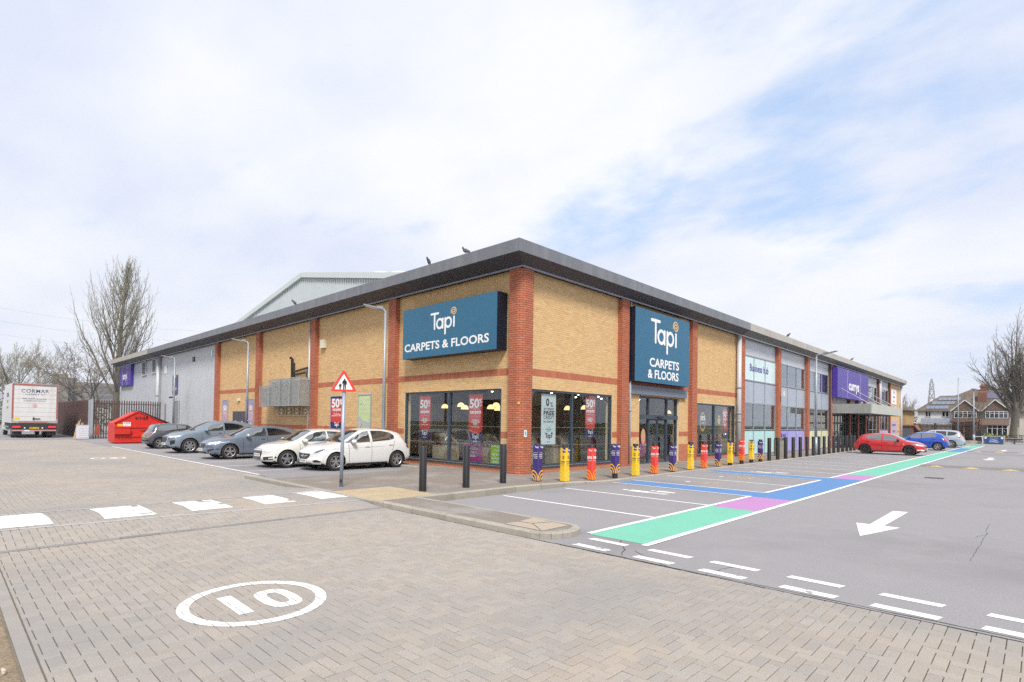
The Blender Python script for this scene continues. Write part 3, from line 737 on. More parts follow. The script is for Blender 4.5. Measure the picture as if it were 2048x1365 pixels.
WIN_R1 = (13.86, 18.85, .27, 2.93); WIN_R3 = (26.5, 31.3, .28, 2.90); DOOR = (20.95, 24.55, .03, 3.02); WIN_L1 = (13.36 + .42, 19.0, .27, 2.94)
RC = [19.21, 25.51, 31.65]
wall_panel(shop, fR, 13.77, 19.21, WIN_R1)
wall_panel(shop, fR, 19.79, 25.51, DOOR)
wall_panel(shop, fR, 26.09, 31.65, WIN_R3)
WIN_L1 = (13.33, 18.95, .27, 2.94)
wall_panel(shop, fL, 12.80, 19.42, WIN_L1)
wall_panel(shop, fL, 19.95, 26.45)
wall_panel(shop, fL, 27.0, 33.42)
wall_panel(shop, fL, 33.97, 40.42, (35.9, 38.1, .03, 2.2))

def pier(par, fn, u0, u1, ret, real=True, name='brick_pier', zt=6.88):
    """projecting brick pier: face at d=.2, returns on both sides"""
    mb = MB(); D = .20
    pts = [fn(u0, 0.03, 0), fn(u0, .03, D), fn(u1, .03, D), fn(u1, .03, 0)]; k = 0
    mb.v = pts + [(x, y, zt) for x, y, z in pts]
    for q in ((0, 1, 5, 4), (1, 2, 6, 5), (2, 3, 7, 6), (4, 5, 6, 7)): mb.face(q)
    w = mb.build(name, MORTR, par, fix=True)
    rb = MB(); brick_run(rb, None, u0, u1, .03, zt, lambda u, z, d: fn(u, z, D + d))
    if real: brick_run(rb, None, 0.0, D, .03, zt, lambda u, z, d: fn(u0 - d, z, u), off=1)
    rb.build('red_brickwork', RED, w, kind='stuff', fix=True)
    return w
for u in RC: pier(shop, fR, u, u + .56, 1)
for u in (19.42, 26.45, 33.42, 40.42): pier(shop, fL, u, u + .53, 1)
# rounded corner pier, bricks laid singly
XC, YC, RCO = 13.20, 12.25, .24
def corner_pt(s, out=0.0):
    """s: arc length along the corner pier outline from its left edge round to its right edge"""
    L1 = .57 - RCO; arc = RCO * pi / 2
    if s < L1: return (XC - out, 12.82 - s)
    if s < L1 + arc:
        t = (s - L1) / RCO; return (XC + RCO - (RCO + out) * cos(t), YC + RCO - (RCO + out) * sin(t))
    return (XC + RCO + (s - L1 - arc), YC - out)
TOT = 2 * (.57 - RCO) + RCO * pi / 2
mb = MB(); N_ = 24; ring_ = [corner_pt(TOT * i / N_) for i in range(N_ + 1)]
mb.v = [(x, y, .03) for x, y in ring_] + [(x, y, 6.88) for x, y in ring_]
for i in range(N_): mb.face((i, i + 1, N_ + 2 + i, N_ + 1 + i))
mb.v += [(13.77, 12.82, .03), (13.77, 12.82, 6.88)]
mb.face((0, N_ + 1, 2 * N_ + 3, 2 * N_ + 2)); mb.face((N_, 2 * N_ + 2, 2 * N_ + 3, 2 * N_ + 1)[::-1]); mb.face(list(range(N_ + 1, 2 * N_ + 2)) + [2 * N_ + 3])
cp = mb.build('corner_pier', MORTR, shop, fix=True)
cnt = 0; rest = MB(); nr = 91; ch_ = (6.88 - .03) / nr
for r in range(nr):
    za = .03 + r * ch_; s0 = -.1125 * (r % 2)
    while s0 < TOT - .02:
        a, e = max(s0, 0) + .006, min(s0 + .225, TOT) - .006; s0 += .225
        if e - a < .02: continue
        seg = 4 if a < TOT * .72 and e > TOT * .28 else 1
        dz = .006 + U(-.001, .001)
        single = cnt < 296 and r < 66
        t = MB() if single else rest; k = len(t.v)
        for i in range(seg + 1):
            s = a + (e - a) * i / seg; p, q = corner_pt(s, 0), corner_pt(s, dz)
            t.v += [(*p, za + .006), (*q, za + .006), (*q, za + ch_ - .006), (*p, za + ch_ - .006)]
        for i in range(seg):
            j = k + 4 * i
            for c in ((0, 1, 5, 4), (1, 2, 6, 5), (2, 3, 7, 6)): t.face([j + x for x in c])
        t.face((k, k + 3, k + 2, k + 1)); j = k + 4 * seg; t.face((j, j + 1, j + 2, j + 3))
        if single:
            o = Vector(t.v[0]); t.v = [tuple(Vector(v) - o) for v in t.v]; t.build('brick', RED, cp, loc=o, fix=True); cnt += 1
rest.build('upper_brickwork', RED, cp, kind='stuff', fix=True)
# small yellow bell box, blue and white sticker plate on the corner pier
def on_corner(s, z): p = corner_pt(s); q = corner_pt(s, 1); n = Vector((q[0] - p[0], q[1] - p[1], 0)); return Vector((*p, z)), n
p, n = on_corner(.47, 2.42); b = MB(); b.obox(p + n * .02, n.cross(Vector((0, 0, 1))) * .035, n * .02, (0, 0, .04)); tag(b.build('alarm_beacon', M('amber_plastic', (.8, .45, .03), .4)), 'small amber beacon on the red corner pier', 'beacon')
p, n = on_corner(.72, 1.42); b = MB(); b.obox(p + n * .012, n.cross(Vector((0, 0, 1))) * .062, n * .006, (0, 0, .115)); sg = tag(b.build('sticker_plate', M('white_plate', (.75, .78, .8), .4)), 'small white plate with a blue hand mark on the corner pier', 'sign')
b = MB(); s_ = n.cross(Vector((0, 0, 1))); b.obox(p + n * .0205, s_ * .028, n * .001, (0, 0, .06)); b.obox(p + n * .0205 + s_ * .008 + Vector((0, 0, .0705)), s_ * .012, n * .001, (0, 0, .0105)); b.build('blue_mark', M('sky_blue_print', (.03, .42, .72), .5), sg)

# ------------------------------------------------------------------ roof edge, soffit, roof deck
def roof_edge():
    ZT, ZB, ZI = 7.57, 7.17, 6.93
    XO, YO = 12.50, 11.75; XI, YI = 13.15, 12.20; XJ = 31.62; YJ = 55.6; XE, YE = 82.4, 70.1
    def piece(par, nm, mt, pts): b = MB(); b.poly(pts); return b.build(nm, mt, par)
    T_ = .035
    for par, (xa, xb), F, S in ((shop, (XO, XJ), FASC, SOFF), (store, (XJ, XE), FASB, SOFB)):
        xi = XI if xa == XO else xa
        n = 12 if par is shop else 30
        x = xa; step = (xb - xa) / (7 if par is shop else 17)
        k = 0
        while x < xb - .01:
            e = min(x + step, xb); g = .004
            bb = MB(); bb.box(x + (g if k else 0), e - g, YO, YO + .04, ZB, ZT); bb.build('fascia_panel', F, par); x = e; k += 1
        b = MB(); xb2 = xb if par is shop else xb - .0
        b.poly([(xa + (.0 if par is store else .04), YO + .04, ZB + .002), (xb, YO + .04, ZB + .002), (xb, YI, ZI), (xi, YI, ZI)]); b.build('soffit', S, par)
        b = MB(); b.box(xi, xb, YI - .012, YI + .05, ZI - .045, ZI + .02); b.build('soffit_trim', TRIM if par is shop else ALU, par)
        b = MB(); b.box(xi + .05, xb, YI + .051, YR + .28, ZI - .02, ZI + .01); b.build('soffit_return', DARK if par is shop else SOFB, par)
    for par, (ya, yb), F, S in ((shop, (YO, YJ), FASC, SOFF), (store, (YJ, YE), FASB, SOFB)):
        yi = YI if ya == YO else ya
        y = ya + (.041 if par is shop else 0); k = 0; step = (yb - ya) / (10 if par is shop else 4)
        while y < yb - .01:
            e = min(y + step, yb); bb = MB(); bb.box(XO, XO + .04, y + (.004 if k else 0), e - .004, ZB, ZT); bb.build('fascia_panel', F, par); y = e; k += 1
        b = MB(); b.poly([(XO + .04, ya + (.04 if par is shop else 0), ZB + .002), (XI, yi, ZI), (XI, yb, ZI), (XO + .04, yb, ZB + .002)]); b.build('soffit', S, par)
        b = MB(); b.box(XI - .012, XI + .05, yi, yb, ZI - .045, ZI + .02); b.build('soffit_trim', TRIM if par is shop else ALU, par)
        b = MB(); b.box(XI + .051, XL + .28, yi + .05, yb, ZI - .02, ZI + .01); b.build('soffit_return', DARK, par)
    # roof decks and far end faces
    b = MB(); b.box(XO + .041, XJ, YO + .041, YJ, 7.25, 7.50); b.box(XJ + .001, 31.8, YJ - .5, YJ, 7.25, 7.50); b.build('roof_deck', ROOFM, shop)
    b = MB(); b.box(XJ + .001, XE, YO + .041, 50, 7.25, 7.50); b.box(XO + .041, 40, YJ + .001, YE, 7.25, 7.5); b.build('roof_deck', ROOFM, store)
    b = MB(); b.box(XE, XE + .04, YO, 50, ZB, ZT); b.build('fascia_panel', FASB, store)
    b = MB(); b.box(XO, 40, YE, YE + .04, ZB, ZT); b.build('fascia_panel', FASB, store)
    # structural backing so nothing is open
    b = MB(); b.box(31.9, 82.0, 12.9, 49, .03, 7.2, skip='tb'); b.build('rear_walls', CLAD, store)
roof_edge()
# red and buff roof parapet cap along the far left (rusty moss line)
b = MB(); b.box(12.52, 12.62, 55.7, 70.0, 7.57, 7.60); b.build('roof_flashing', M('rusty_flashing', (.36, .22, .15), .8, nz=(6, .3)), store)

# ------------------------------------------------------------------ shop windows
def shop_window(par, fn, u0, u1, z0, z1, mulls, rec=.12, fw_=.07, depth=.10):
    e = MB()
    def bx(a, c, za, zc, d0, d1, b):
        p = [fn(a, za, d0), fn(c, zc, d1)]
        b.box(min(p[0][0], p[1][0]), max(p[0][0], p[1][0]), min(p[0][1], p[1][1]), max(p[0][1], p[1][1]), za, zc)
    b = e; d0, d1 = -rec, -rec + depth
    bx(u0, u1, z1 - fw_, z1, d0, d1, b); bx(u0, u1, z0, z0 + fw_, d0, d1, b); bx(u0 - .02, u1 + .02, z0 - .055, z0 - .002, d0, .045, b)
    bx(u0, u0 + fw_, z0 + fw_, z1 - fw_, d0, d1, b); bx(u1 - fw_, u1, z0 + fw_, z1 - fw_, d0, d1, b)
    for m_ in mulls: bx(m_ - .045, m_ + .045, z0 + fw_, z1 - fw_, d0, d1, b)
    w = b.build('window_frame', NAVYF, par)
    us = [u0 + fw_] + [x for m_ in mulls for x in (m_ - .045, m_ + .045)] + [u1 - fw_]
    for i in range(0, len(us), 2):
        b = MB(); bx(us[i] + .002, us[i + 1] - .002, z0 + fw_ + .002, z1 - fw_ - .002, d0 + .03, d0 + .036, b); b.build('pane', SHOPG, w)
    return w
shop_window(shop, fR, 13.86, 18.85, .27, 2.93, [16.27])
shop_window(shop, fR, 26.5, 31.3, .28, 2.90, [28.62])
shop_window(shop, fL, 13.33, 18.95, .27, 2.94, [16.15])
# reveal faces are the wall panels themselves; dotted manifestation lines on the glass
dots = MB()
for fn, a, c in ((fR, 13.95, 18.75), (fL, 13.42, 18.85), (fR, 26.6, 31.2)):
    for z in (.98, 1.62):
        u = a
        while u < c:
            p = [fn(u + dx, z + dz, -.082) for dx, dz in ((-.008, -.008), (.008, -.008), (.008, .008), (-.008, .008))]; dots.poly(p); u += .075
dots.build('glass_dots', M('frosted_dot', (.6, .62, .62), .6), shop, kind='stuff')

# entrance: header panel, frames, sliding doors
b = MB(); b.box(19.85, 25.1, 12.30, 12.44, 3.06, 3.44); b.build('entrance_header', M('header_slate', (.16, .18, .235), .5, nz=(8, .12)), shop)
b = MB(); yf = 12.60
def fr(x0, x1, z0, z1, y0=yf - .06, y1=yf + .04): b.box(x0, x1, y0, y1, z0, z1)
fr(20.95, 21.03, .03, 3.02); fr(24.47, 24.55, .03, 3.02); fr(21.031, 24.469, 2.95, 3.02); fr(21.031, 24.469, 2.02, 2.20, yf - .14, yf + .06); fr(21.88, 21.96, 2.201, 2.949); fr(23.55, 23.63, 2.201, 2.949)
fr(21.90, 21.98, .03, 2.019); fr(23.52, 23.60, .03, 2.019); fr(21.031, 21.899, .03, .10); fr(23.601, 24.469, .03, .10)
ent = b.build('entrance_frame', NAVYF, shop)
b = MB(); b.box(22.55, 22.95, 12.38, 12.455, 2.06, 2.14); b.build('door_sensor', M('black_plastic', (.015, .015, .017), .4), ent)
for x0, x1 in ((21.98, 22.74), (22.76, 23.52)):
    b = MB(); b.box(x0 + .002, x0 + .05, yf - .02, yf + .02, .04, 2.018); b.box(x1 - .05, x1 - .002, yf - .02, yf + .02, .04, 2.018); b.box(x0 + .05, x1 - .05, yf - .02, yf + .02, .04, .11); b.box(x0 + .05, x1 - .05, yf - .02, yf + .02, 1.96, 2.018); b.box(x0 + .05, x1 - .05, yf - .02, yf + .02, .98, 1.03)
    d_ = b.build('sliding_door', NAVYF, shop)
    b = MB(); b.box(x0 + .052, x1 - .052, yf - .003, yf + .003, .112, .978); b.box(x0 + .052, x1 - .052, yf - .003, yf + .003, 1.032, 1.958); b.build('pane', SHOPG, d_)
for x0, x1, z0, z1 in ((21.035, 21.875, 2.205, 2.945), (21.965, 23.545, 2.205, 2.945), (23.635, 24.465, 2.205, 2.945), (21.035, 21.895, .105, 2.015), (23.605, 24.465, .105, 2.015)):
    b = MB(); b.box(x0, x1, yf - .003, yf + .003, z0, z1); b.build('pane', SHOPG, ent)
b = MB(); b.box(21.0, 24.5, 12.30, 12.7, .028, .05); b.build('threshold', ALU, shop)

# ------------------------------------------------------------------ shop interior
INW = M('interior_wall', (.42, .36, .29), .9, nz=(2, .1)); INF = M('interior_floor', (.26, .22, .18), .5, nz=(3, .15)); INC = M('interior_ceiling', (.16, .155, .15), .9)
b = MB(); b.box(13.72, 31.6, 12.78, 30, .0, .045); b.build('shop_floor', INF, shop)
b = MB(); b.box(13.72, 31.6, 12.78, 30, 3.25, 3.35); b.build('shop_ceiling', INC, shop)
b = MB(); b.box(20.5, 20.6, 17.5, 30, .05, 3.2); b.box(13.75, 20.49, 24, 24.1, .05, 3.2); b.box(20.61, 31.5, 19.5, 19.6, .05, 3.2); b.box(31.45, 31.55, 12.8, 19.49, .05, 3.2); b.build('partition', INW, shop)
LAMP = M('pendant_glow', (1, .85, .6), .5, emit=((1.0, .72, .33), .62)); DOWN = M('downlight_glow', (1, .9, .75), .5, emit=((1, .86, .6), 4))
base = None; gk = 'warm dome pendant lamps inside the shop'
pend = [(15.1, 14.0, 2.42, 'right of the corner pier'), (15.4, 14.6, 2.3, ''), (16.9, 14.0, 2.3, ''), (18.2, 14.2, 2.35, ''), (19.1, 14.0, 2.4, ''), (21.4, 14.2, 2.6, ''), (14.9, 15.1, 2.38, ''), (15.3, 15.8, 2.32, ''), (14.8, 16.8, 2.3, ''), (15.2, 17.5, 2.42, ''), (15.0, 18.3, 2.36, ''), (16.2, 16.3, 2.28, ''), (16.4, 18.0, 2.34, ''), (23.8, 14.6, 2.5, ''), (27.6, 14.6, 2.4, ''), (29.8, 15.0, 2.4, '')]
PN = {}; PE = []
for i, (x, y, z, l) in enumerate(pend):
    wn = 'right corner window' if y < 15 and 15.0 < x < 20 and y < 14.7 else 'entrance glass' if 20 < x < 25 else 'far shop window' if x > 25 else 'left corner window'
    PN.setdefault(wn, []).append(i)
    e = empty('pendant_lamp', (x, y, z), label=wn, cat='lamp', group=gk); PE.append((e, wn, (Vector((x, y, z - 1.8)).dot(rt)) / Vector((x, y, z - 1.8)).dot(fw)))
    b = MB(); b.lathe([(.155, -.02), (.15, .03), (.125, .09), (.08, .135), (.03, .155), (.0, .157)], 18); b.build('lamp_shade', LAMP, e, smooth=True)
    b = MB(); b.cyl((0, 0, .157), (0, 0, 3.25 - z), .006, n=5); b.build('cord', M('black_plastic'), e)
    if i == 0: pass
for wn in PN:
    l_ = sorted([q for q in PE if q[1] == wn], key=lambda q: q[2])
    for k, q in enumerate(l_): q[0]['label'] = '%s warm dome pendant lamp from the left behind the %s' % (ORD[k], wn)
b = MB()
for i in range(34): x, y = 14 + (i % 8) * 2.1 + U(-.2, .2), 13.4 + (i // 8) * 1.7 + U(-.2, .2); b.cyl((x, y, 3.19), (x, y, 3.24), .05, n=8)
tag(b.build('downlights', DOWN, kind='stuff'), 'rows of small ceiling spotlights inside the shop', 'lights')
# display stands with sloped carpet sample boards and hanging rolls
def stand(x, y, rz, label, seed):
    rnd = random.Random(seed); e = empty('sample_stand', (x, y, .046), rz, label, 'display stand', 'carpet sample stands inside the shop')
    b = MB(); b.box(-.55, .55, -.25, .25, 0, .75); b.build('cabinet', M('pale_wood', (.42, .34, .24), .6, nz=(4, .1)), e)
    for k in range(9):
        a = -.5 + k * .12; c = rnd.choice([(.35, .28, .2), (.45, .38, .28), (.2, .2, .22), (.5, .45, .38), (.28, .22, .16), (.55, .42, .2)]); 
        b = MB(); b.bar((a, -.24, .78), (a, .2, 1.22), .09, .03, upv=(1, 0, 0)); b.build('sample_board', M('sample_%d%d%d' % tuple(int(v * 100) for v in c), c, .95), e)
stand(15.2, 13.7, 0.05, 'carpet sample stand behind the white free credit banner', 1); stand(17.3, 13.9, -.1, 'carpet sample stand near the middle of the right corner window', 2)
stand(14.6, 15.2, pi / 2, 'carpet sample stand behind the left corner window near the pier', 3); stand(14.5, 17.6, pi / 2, 'carpet sample stand behind the far half of the left corner window', 4)
stand(28, 14, 0, 'carpet sample stand behind the far window', 5); stand(23.9, 14.6, .3, 'carpet sample stand inside the entrance', 6); stand(16, 16.4, .6, 'carpet sample stand in the middle of the shop floor', 7); stand(18.2, 16.0, .1, 'rear carpet sample stand seen through the corner glass', 8)
rk = empty('carpet_roll_rack', (14.2, 23.6, .05), label='rack of hanging carpet lengths along the rear shop wall', cat='rack')
for k in range(26):
    c = random.choice([(.30, .235, .16), (.36, .29, .20), (.26, .21, .16), (.4, .34, .26), (.22, .2, .19)])
    b = MB(); b.box(k * .24, k * .24 + .19, -.12, 0, .3, 2.5); b.build('hanging_carpet', M('carpet_%d' % int(c[0] * 100), c, .97, nz=(60, .2)), rk)
copy_tree(rk, loc=(20.2, 14.4, .05), rz=pi / 2, label='rack of hanging carpet lengths seen through the left corner window')
copy_tree(rk, loc=(14.6, 19.6, .05), rz=0, label='rack of hanging carpet lengths seen through the right corner window')
copy_tree(rk, loc=(25.4, 18.6, .05), rz=0, label='rack of hanging carpet lengths behind the far shop window')

# posters and banners standing or hanging inside the glass
WH = M('print_white', (.82, .82, .82), .6); TAPI_RED = M('print_red', (.60, .045, .035), .55); NAVY = M('print_navy', (.028, .018, .115), .55); GOLD = M('print_gold', (.78, .42, .05), .55); SIGNT = M('print_teal', (.021, .125, .225), .42, nz=(.6, .06)); DKTXT = M('print_slate', (.04, .06, .10), .6)
LOGO_GOLD = M('logo_gold', (.82, .50, .18), .5)
def board(name, fnO, uv, vv, w, h, mat, thick=.006, parent=None):
    """flat panel with lower-left at fnO"""
    O = Vector(fnO); u = Vector(uv); v = Vector(vv); n = u.cross(v); b = MB()
    b.obox(O + u * w / 2 + v * h / 2 - n * thick / 2, u * w / 2, v * h / 2, n * thick / 2); return b.build(name, mat, parent)
UR, UL, UZ = Vector((1, 0, 0)), Vector((0, -1, 0)), Vector((0, 0, 1))
def carpets_banner(O, u, w, h, label, name='hanging_banner'):
    n = u.cross(UZ); e = empty(name, O, label=label, cat='banner')
    def P_(a, c, d=0): return u * (a * w) + UZ * (c * h) + n * d
    board('banner_sheet', (0, 0, 0), u, UZ, w, h, NAVY, .004, e)
    b = MB(); pts = [(0, .26), (.12, .225), (.3, .198), (.5, .19), (.7, .198), (.88, .225), (1, .26), (1, 1), (0, 1)]
    b.poly([P_(a, c, .0022) for a, c in pts]); b.build('red_field', TAPI_RED, e)
    T = lambda s, a, c, sz, mat=WH, **k: text(s, sz * w, mat, e, frame_mtx(P_(a, c, .004), u, UZ), **k)
    T('50', .40, .80, .62, bold=.035, fit=.70 * w); T('%', .86, .85, .30, bold=.03, fit=.2 * w); T('OFF', .87, .765, .13, bold=.03, fit=.18 * w)
    T('a choice of', .5, .70, .10); T('carpets', .5, .635, .27, bold=.03, fit=.80 * w)
    b = MB(); b.poly([P_(a, c, .0035) for a, c in ((.15, .545), (.85, .545), (.85, .549), (.15, .549))]); b.build('rule_line', WH, e)
    T('The flooring', .5, .465, .125, bold=.02, fit=.45 * w); T('people you can', .5, .43, .125, bold=.02, fit=.6 * w); T('TRUST', .5, .385, .15, bold=.03, fit=.32 * w); T('7 YEARS RUNNING', .5, .325, .08, fit=.6 * w)
    logo_tapi(e, frame_mtx(P_(.5, .09, .004), u, UZ), .14 * w, WH, LOGO_GOLD)
    T('tapi.co.uk', .5, .035, .08, bold=.02)
    return e
yg = YR + .088 + .03      # just inside the glass
XG = XL + .088 + .03
carpets_banner(Vector((17.20, yg, 1.24)), UR, .66, 1.62, 'red fifty percent carpets banner in the right corner window')
carpets_banner(Vector((29.9, yg, 1.1)), UR, .62, 1.62, 'red fifty percent carpets banner in the far right window')
carpets_banner(Vector((XG, 18.1, 1.08)), UL, .72, 1.70, 'red fifty percent carpets banner in the far half of the left corner window')
carpets_banner(Vector((XG, 15.12, 1.02)), UL, .74, 1.76, 'red fifty percent carpets banner beside the corner in the left window')
# white free credit banner
e = empty('hanging_banner', (14.62, yg, 1.02), label='white 0% interest free credit banner hanging in the corner window', cat='banner')
w, h = .80, 1.78; board('banner_sheet', (0, 0, 0), UR, UZ, w, h, M('banner_white', (.70, .76, .78), .6), .004, e)
T = lambda s, a, c, sz, mat=DKTXT, **k: text(s, sz, mat, e, frame_mtx((a * w, -.004, c * h), UR, UZ), **k)
T('0', .42, .83, .36, bold=.03); T('%', .70, .79, .24); T('INTEREST', .52, .70, .12, fit=.58); T('FREE', .52, .62, .20, bold=.03, fit=.60); T('CREDIT', .52, .535, .17, fit=.58)
b = MB(); b.poly([(.16 * w, -.003, .49 * h), (.86 * w, -.003, .49 * h), (.86 * w, -.003, .493 * h), (.16 * w, -.003, .493 * h)]); b.build('rule_line', LOGO_GOLD, e)
T('NO DEPOSIT', .52, .45, .09, fit=.58); TQ = M('print_mint', (.12, .45, .35), .6); T('3 years', .52, .34, .07, TQ); T('guarantee', .52, .305, .07, TQ, bold=.02); T('available', .52, .27, .06, TQ)
logo_tapi(e, frame_mtx((.52 * w, -.004, .13 * h), UR, UZ), .11, DKTXT, DKTXT); T('tapi.co.uk', .52, .05, .05)
# low posters inside
def low_poster(O, u, w, h, mat, lines_, label, tm=WH):
    e = empty('standing_poster', O, label=label, cat='poster'); n = u.cross(UZ)
    board('poster_board', (0, 0, 0), u, UZ, w, h, mat, .02, e)
    for i, s in enumerate(lines_): text(s, h * .17, tm, e, frame_mtx(u * w * .5 + UZ * h * (.72 - .2 * i) + n * .003, u, UZ), bold=.015, fit=min(w * .78, len(s) * h * .13))
low_poster(Vector((XG + .3, 15.75, .3)), UL, 1.05, .66, M('magenta_board', (.36, .04, .23), .5), ['A FLOOR', 'FAMILY', 'OVER'], 'magenta poster board low in the left corner window')
low_poster(Vector((XG + .05, 13.98, .3)), UL, .62, .66, M('lime_board', (.30, .52, .03), .5), ['THE', 'FREE MEASURE', '& PLAN', 'SERVICE'], 'lime green poster board low in the left window by the corner')
low_poster(Vector((22.1, yg + .5, .3)), UR, .7, .75, M('magenta_board'), ['FREE'], 'magenta poster board just inside the sliding doors')
def round_sticker(cx, z, rx, rz_, fill, txt, label, tm, rim=GOLD):
    e = empty('window_sticker', (cx, yg - .025, z), label=label, cat='sticker'); b = MB(); b.poly([(x, 0, y) for x, y in circ(0, 0, rx, 24, ry=rz_)]); b.build('sticker_disc', rim, e)
    if fill: b = MB(); b.poly([(x, -.002, y) for x, y in circ(0, .02, rx * .85, 24, ry=rz_ * .82)]); b.build('sticker_centre', fill, e)
    for i, (s, sz) in enumerate(txt): text(s, sz, tm, e, frame_mtx((0, -.004, rz_ * (.35 - .5 * i)), UR, UZ), bold=.02)
round_sticker(17.62, .60, .19, .27, None, [('THE', .07), ('END', .14)], 'yellow oval sticker low in the right corner window', DKTXT)
round_sticker(27.35, 1.95, .33, .50, DKTXT, [('35%', .32), ('OFF', .12)], 'dark oval 35% sticker with a yellow rim in the far window', WH)
round_sticker(29.35, 2.08, .17, .26, None, [('FREE', .09)], 'small yellow oval sticker in the far window', DKTXT)
round_sticker(21.45, 1.25, .19, .34, M('print_skin', (.5, .3, .2), .6), [], 'oval photo sticker with an orange rim beside the sliding doors', WH, rim=M('print_orange', (.7, .25, .05), .6))

# ------------------------------------------------------------------ electrical store: curtain wall bays
PANG = M('spandrel_blue_grey', (.37, .415, .49), .35, nz=(.5, .06)); TOPP = M('top_panel_pale', (.52, .54, .59), .4, nz=(.7, .05))
MINTB = M('vinyl_mint', (.44, .70, .69), .4, nz=(1, .04)); LILAC = M('vinyl_lilac', (.38, .35, .72), .4, nz=(1, .04)); LEMON = M('vinyl_lemon', (.66, .66, .42), .4, nz=(1, .04)); PALEM = M('vinyl_pale_mint', (.60, .74, .76), .4, nz=(.8, .05)); VPINK = M('vinyl_pink', (.66, .42, .62), .4)
CUR = M('print_violet', (.065, .035, .30), .6)
SX = [31.65, 37.80, 44.05, 50.35, 56.5, 62.75, 68.95, 75.0, 81.3]
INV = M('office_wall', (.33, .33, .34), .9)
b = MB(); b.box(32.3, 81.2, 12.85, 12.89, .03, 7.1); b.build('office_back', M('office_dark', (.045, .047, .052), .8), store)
def bay(x0, x1, low, up, n=3, wcol=None):
    rows = [(.10, 1.50, low), (1.62, 3.10, 'glass'), (3.16, 4.46, PANG), (4.51, 5.92, up), (5.99, 6.9, TOPP)]
    yb = 12.44
    fr = MB(); us = [x0 + (x1 - x0) * i / n for i in range(n + 1)]
    for i, u in enumerate(us):
        a_, c_ = (u, u + .04) if i == 0 else (u - .04, u) if i == n else (u - .028, u + .028)
        fr.box(a_, c_, yb - .02, yb + .08, .1, 5.99)
    for z in (.07, 1.53, 3.10, 4.46, 5.92): fr.box(x0 + .001, x1 - .001, yb - .028, yb + .07, z, z + .06)
    f = fr.build('curtain_wall_frame', ALU, store)
    for ri, (z0, z1, mt) in enumerate(rows):
        if ri == 4:
            b = MB(); b.box(x0, x1, yb + .02, yb + .06, z0, z1); b.build('top_panel', mt, store); continue
        for i in range(n):
            a, c = us[i] + .03, us[i + 1] - .03
            if i == 0: a = us[0] + .042
            if i == n - 1: c = us[-1] - .042
            b = MB(); b.box(a, c, yb + .02, yb + .03, z0 + .01, z1 - .005)
            b.build('pane' if mt == 'glass' else 'panel', OFFG if mt == 'glass' else mt, f)
    b = MB(); b.box(x0, x1, yb, yb + .1, .03, .068); b.build('sill', ALU, store)
    return f
for i, (lo, upm) in enumerate(((MINTB, PALEM), (LILAC, 'glass'), (LEMON, 'glass'))):
    bay(SX[i] + .57, SX[i + 1], lo, upm)
bay(SX[5] + .57, SX[6], 'glass', 'glass'); bay(SX[6] + .57, SX[7], VPINK, 'glass')
# blinds, window things behind the glass
for x in (36.6, 43.0, 43.5, 49.4): b = MB(); b.box(x, x + .5, 12.60, 12.62, 4.6, 5.9); b.build('blind', M('blind_pale', (.5, .53, .54), .8), store)
for i in range(6):
    b = MB(); b.box(38.7 + i * .8, 39.2 + i * .8, 12.62, 12.7, 1.62, 2.0 + .25 * (i % 3)); b.build('window_display', M('display_%d' % (i % 3), [(.5, .55, .6), (.25, .3, .45), (.2, .18, .5)][i % 3], .6), store)
fz = lambda x, z: (x, 12.40, z)
text('Business hub', .62, CUR, store, frame_mtx((35.0, 12.452, 5.25), UR, UZ), bold=.012, fit=3.1)
text('Talk tech.', .42, CUR, store, frame_mtx((39.4, 12.452, 1.18), UR, UZ), bold=.012, fit=1.35)
# piers of the store
for u in SX: 
    if u == 31.65: continue
    if u in (56.5,): continue
    if u == 81.3: continue
    pier(store, fR, u, u + .57, 1, real=u < 50)
# wall behind the big violet sign and the entrance below
b = MB(); b.box(50.92, 62.75, 12.47, 12.55, 3.5, 6.95); b.build('sign_backing', M('render_pale', (.42, .42, .42), .8, nz=(4, .1)), store)
rb = MB(); 
for u in (56.5, 59.6): pier(store, fR, u, u + .5, 1, real=False)
# entrance screens under the canopy
def screen(x0, x1, y, z0, z1, n, par, door=True):
    fr = MB(); us = [x0 + (x1 - x0) * i / n for i in range(n + 1)]
    for i, u in enumerate(us): fr.box(u - .03, u + .03, y - .04, y + .04, z0, z1)
    for z in (z0, 2.15, z1 - .06): fr.box(x0 + .031, x1 - .031, y - .035, y + .035, z, z + .06)
    f = fr.build('entrance_screen', M('frame_teal_grey', (.16, .20, .205), .4, metal=.3), par)
    for i in range(n):
        b = MB(); b.box(us[i] + .032, us[i + 1] - .032, y - .004, y + .004, z0 + .062, 2.148); b.box(us[i] + .032, us[i + 1] - .032, y - .004, y + .004, 2.212, z1 - .062); b.build('pane', OFFG, f)
screen(50.95, 56.45, 12.56, .06, 3.2, 6, store); screen(57.05, 62.7, 12.56, .06, 3.2, 6, store)
b = MB(); b.box(51, 62.7, 12.8, 19, 3.15, 3.2); b.box(51, 62.7, 12.8, 19, .0, .05); b.box(51, 62.7, 18.9, 19, .06, 3.1); b.build('lobby', M('lobby_grey', (.17, .18, .2), .8), store)
for i, (x, c) in enumerate(((52.2, (.12, .1, .3)), (54.4, (.3, .3, .32)), (58.3, (.28, .5, .6)), (60.2, (.2, .2, .25)))):
    b = MB(); b.box(x, x + .7, 13.4, 13.45, .1, 2.0); b.build('display_board', M('board_%d' % i, c, .7), store)
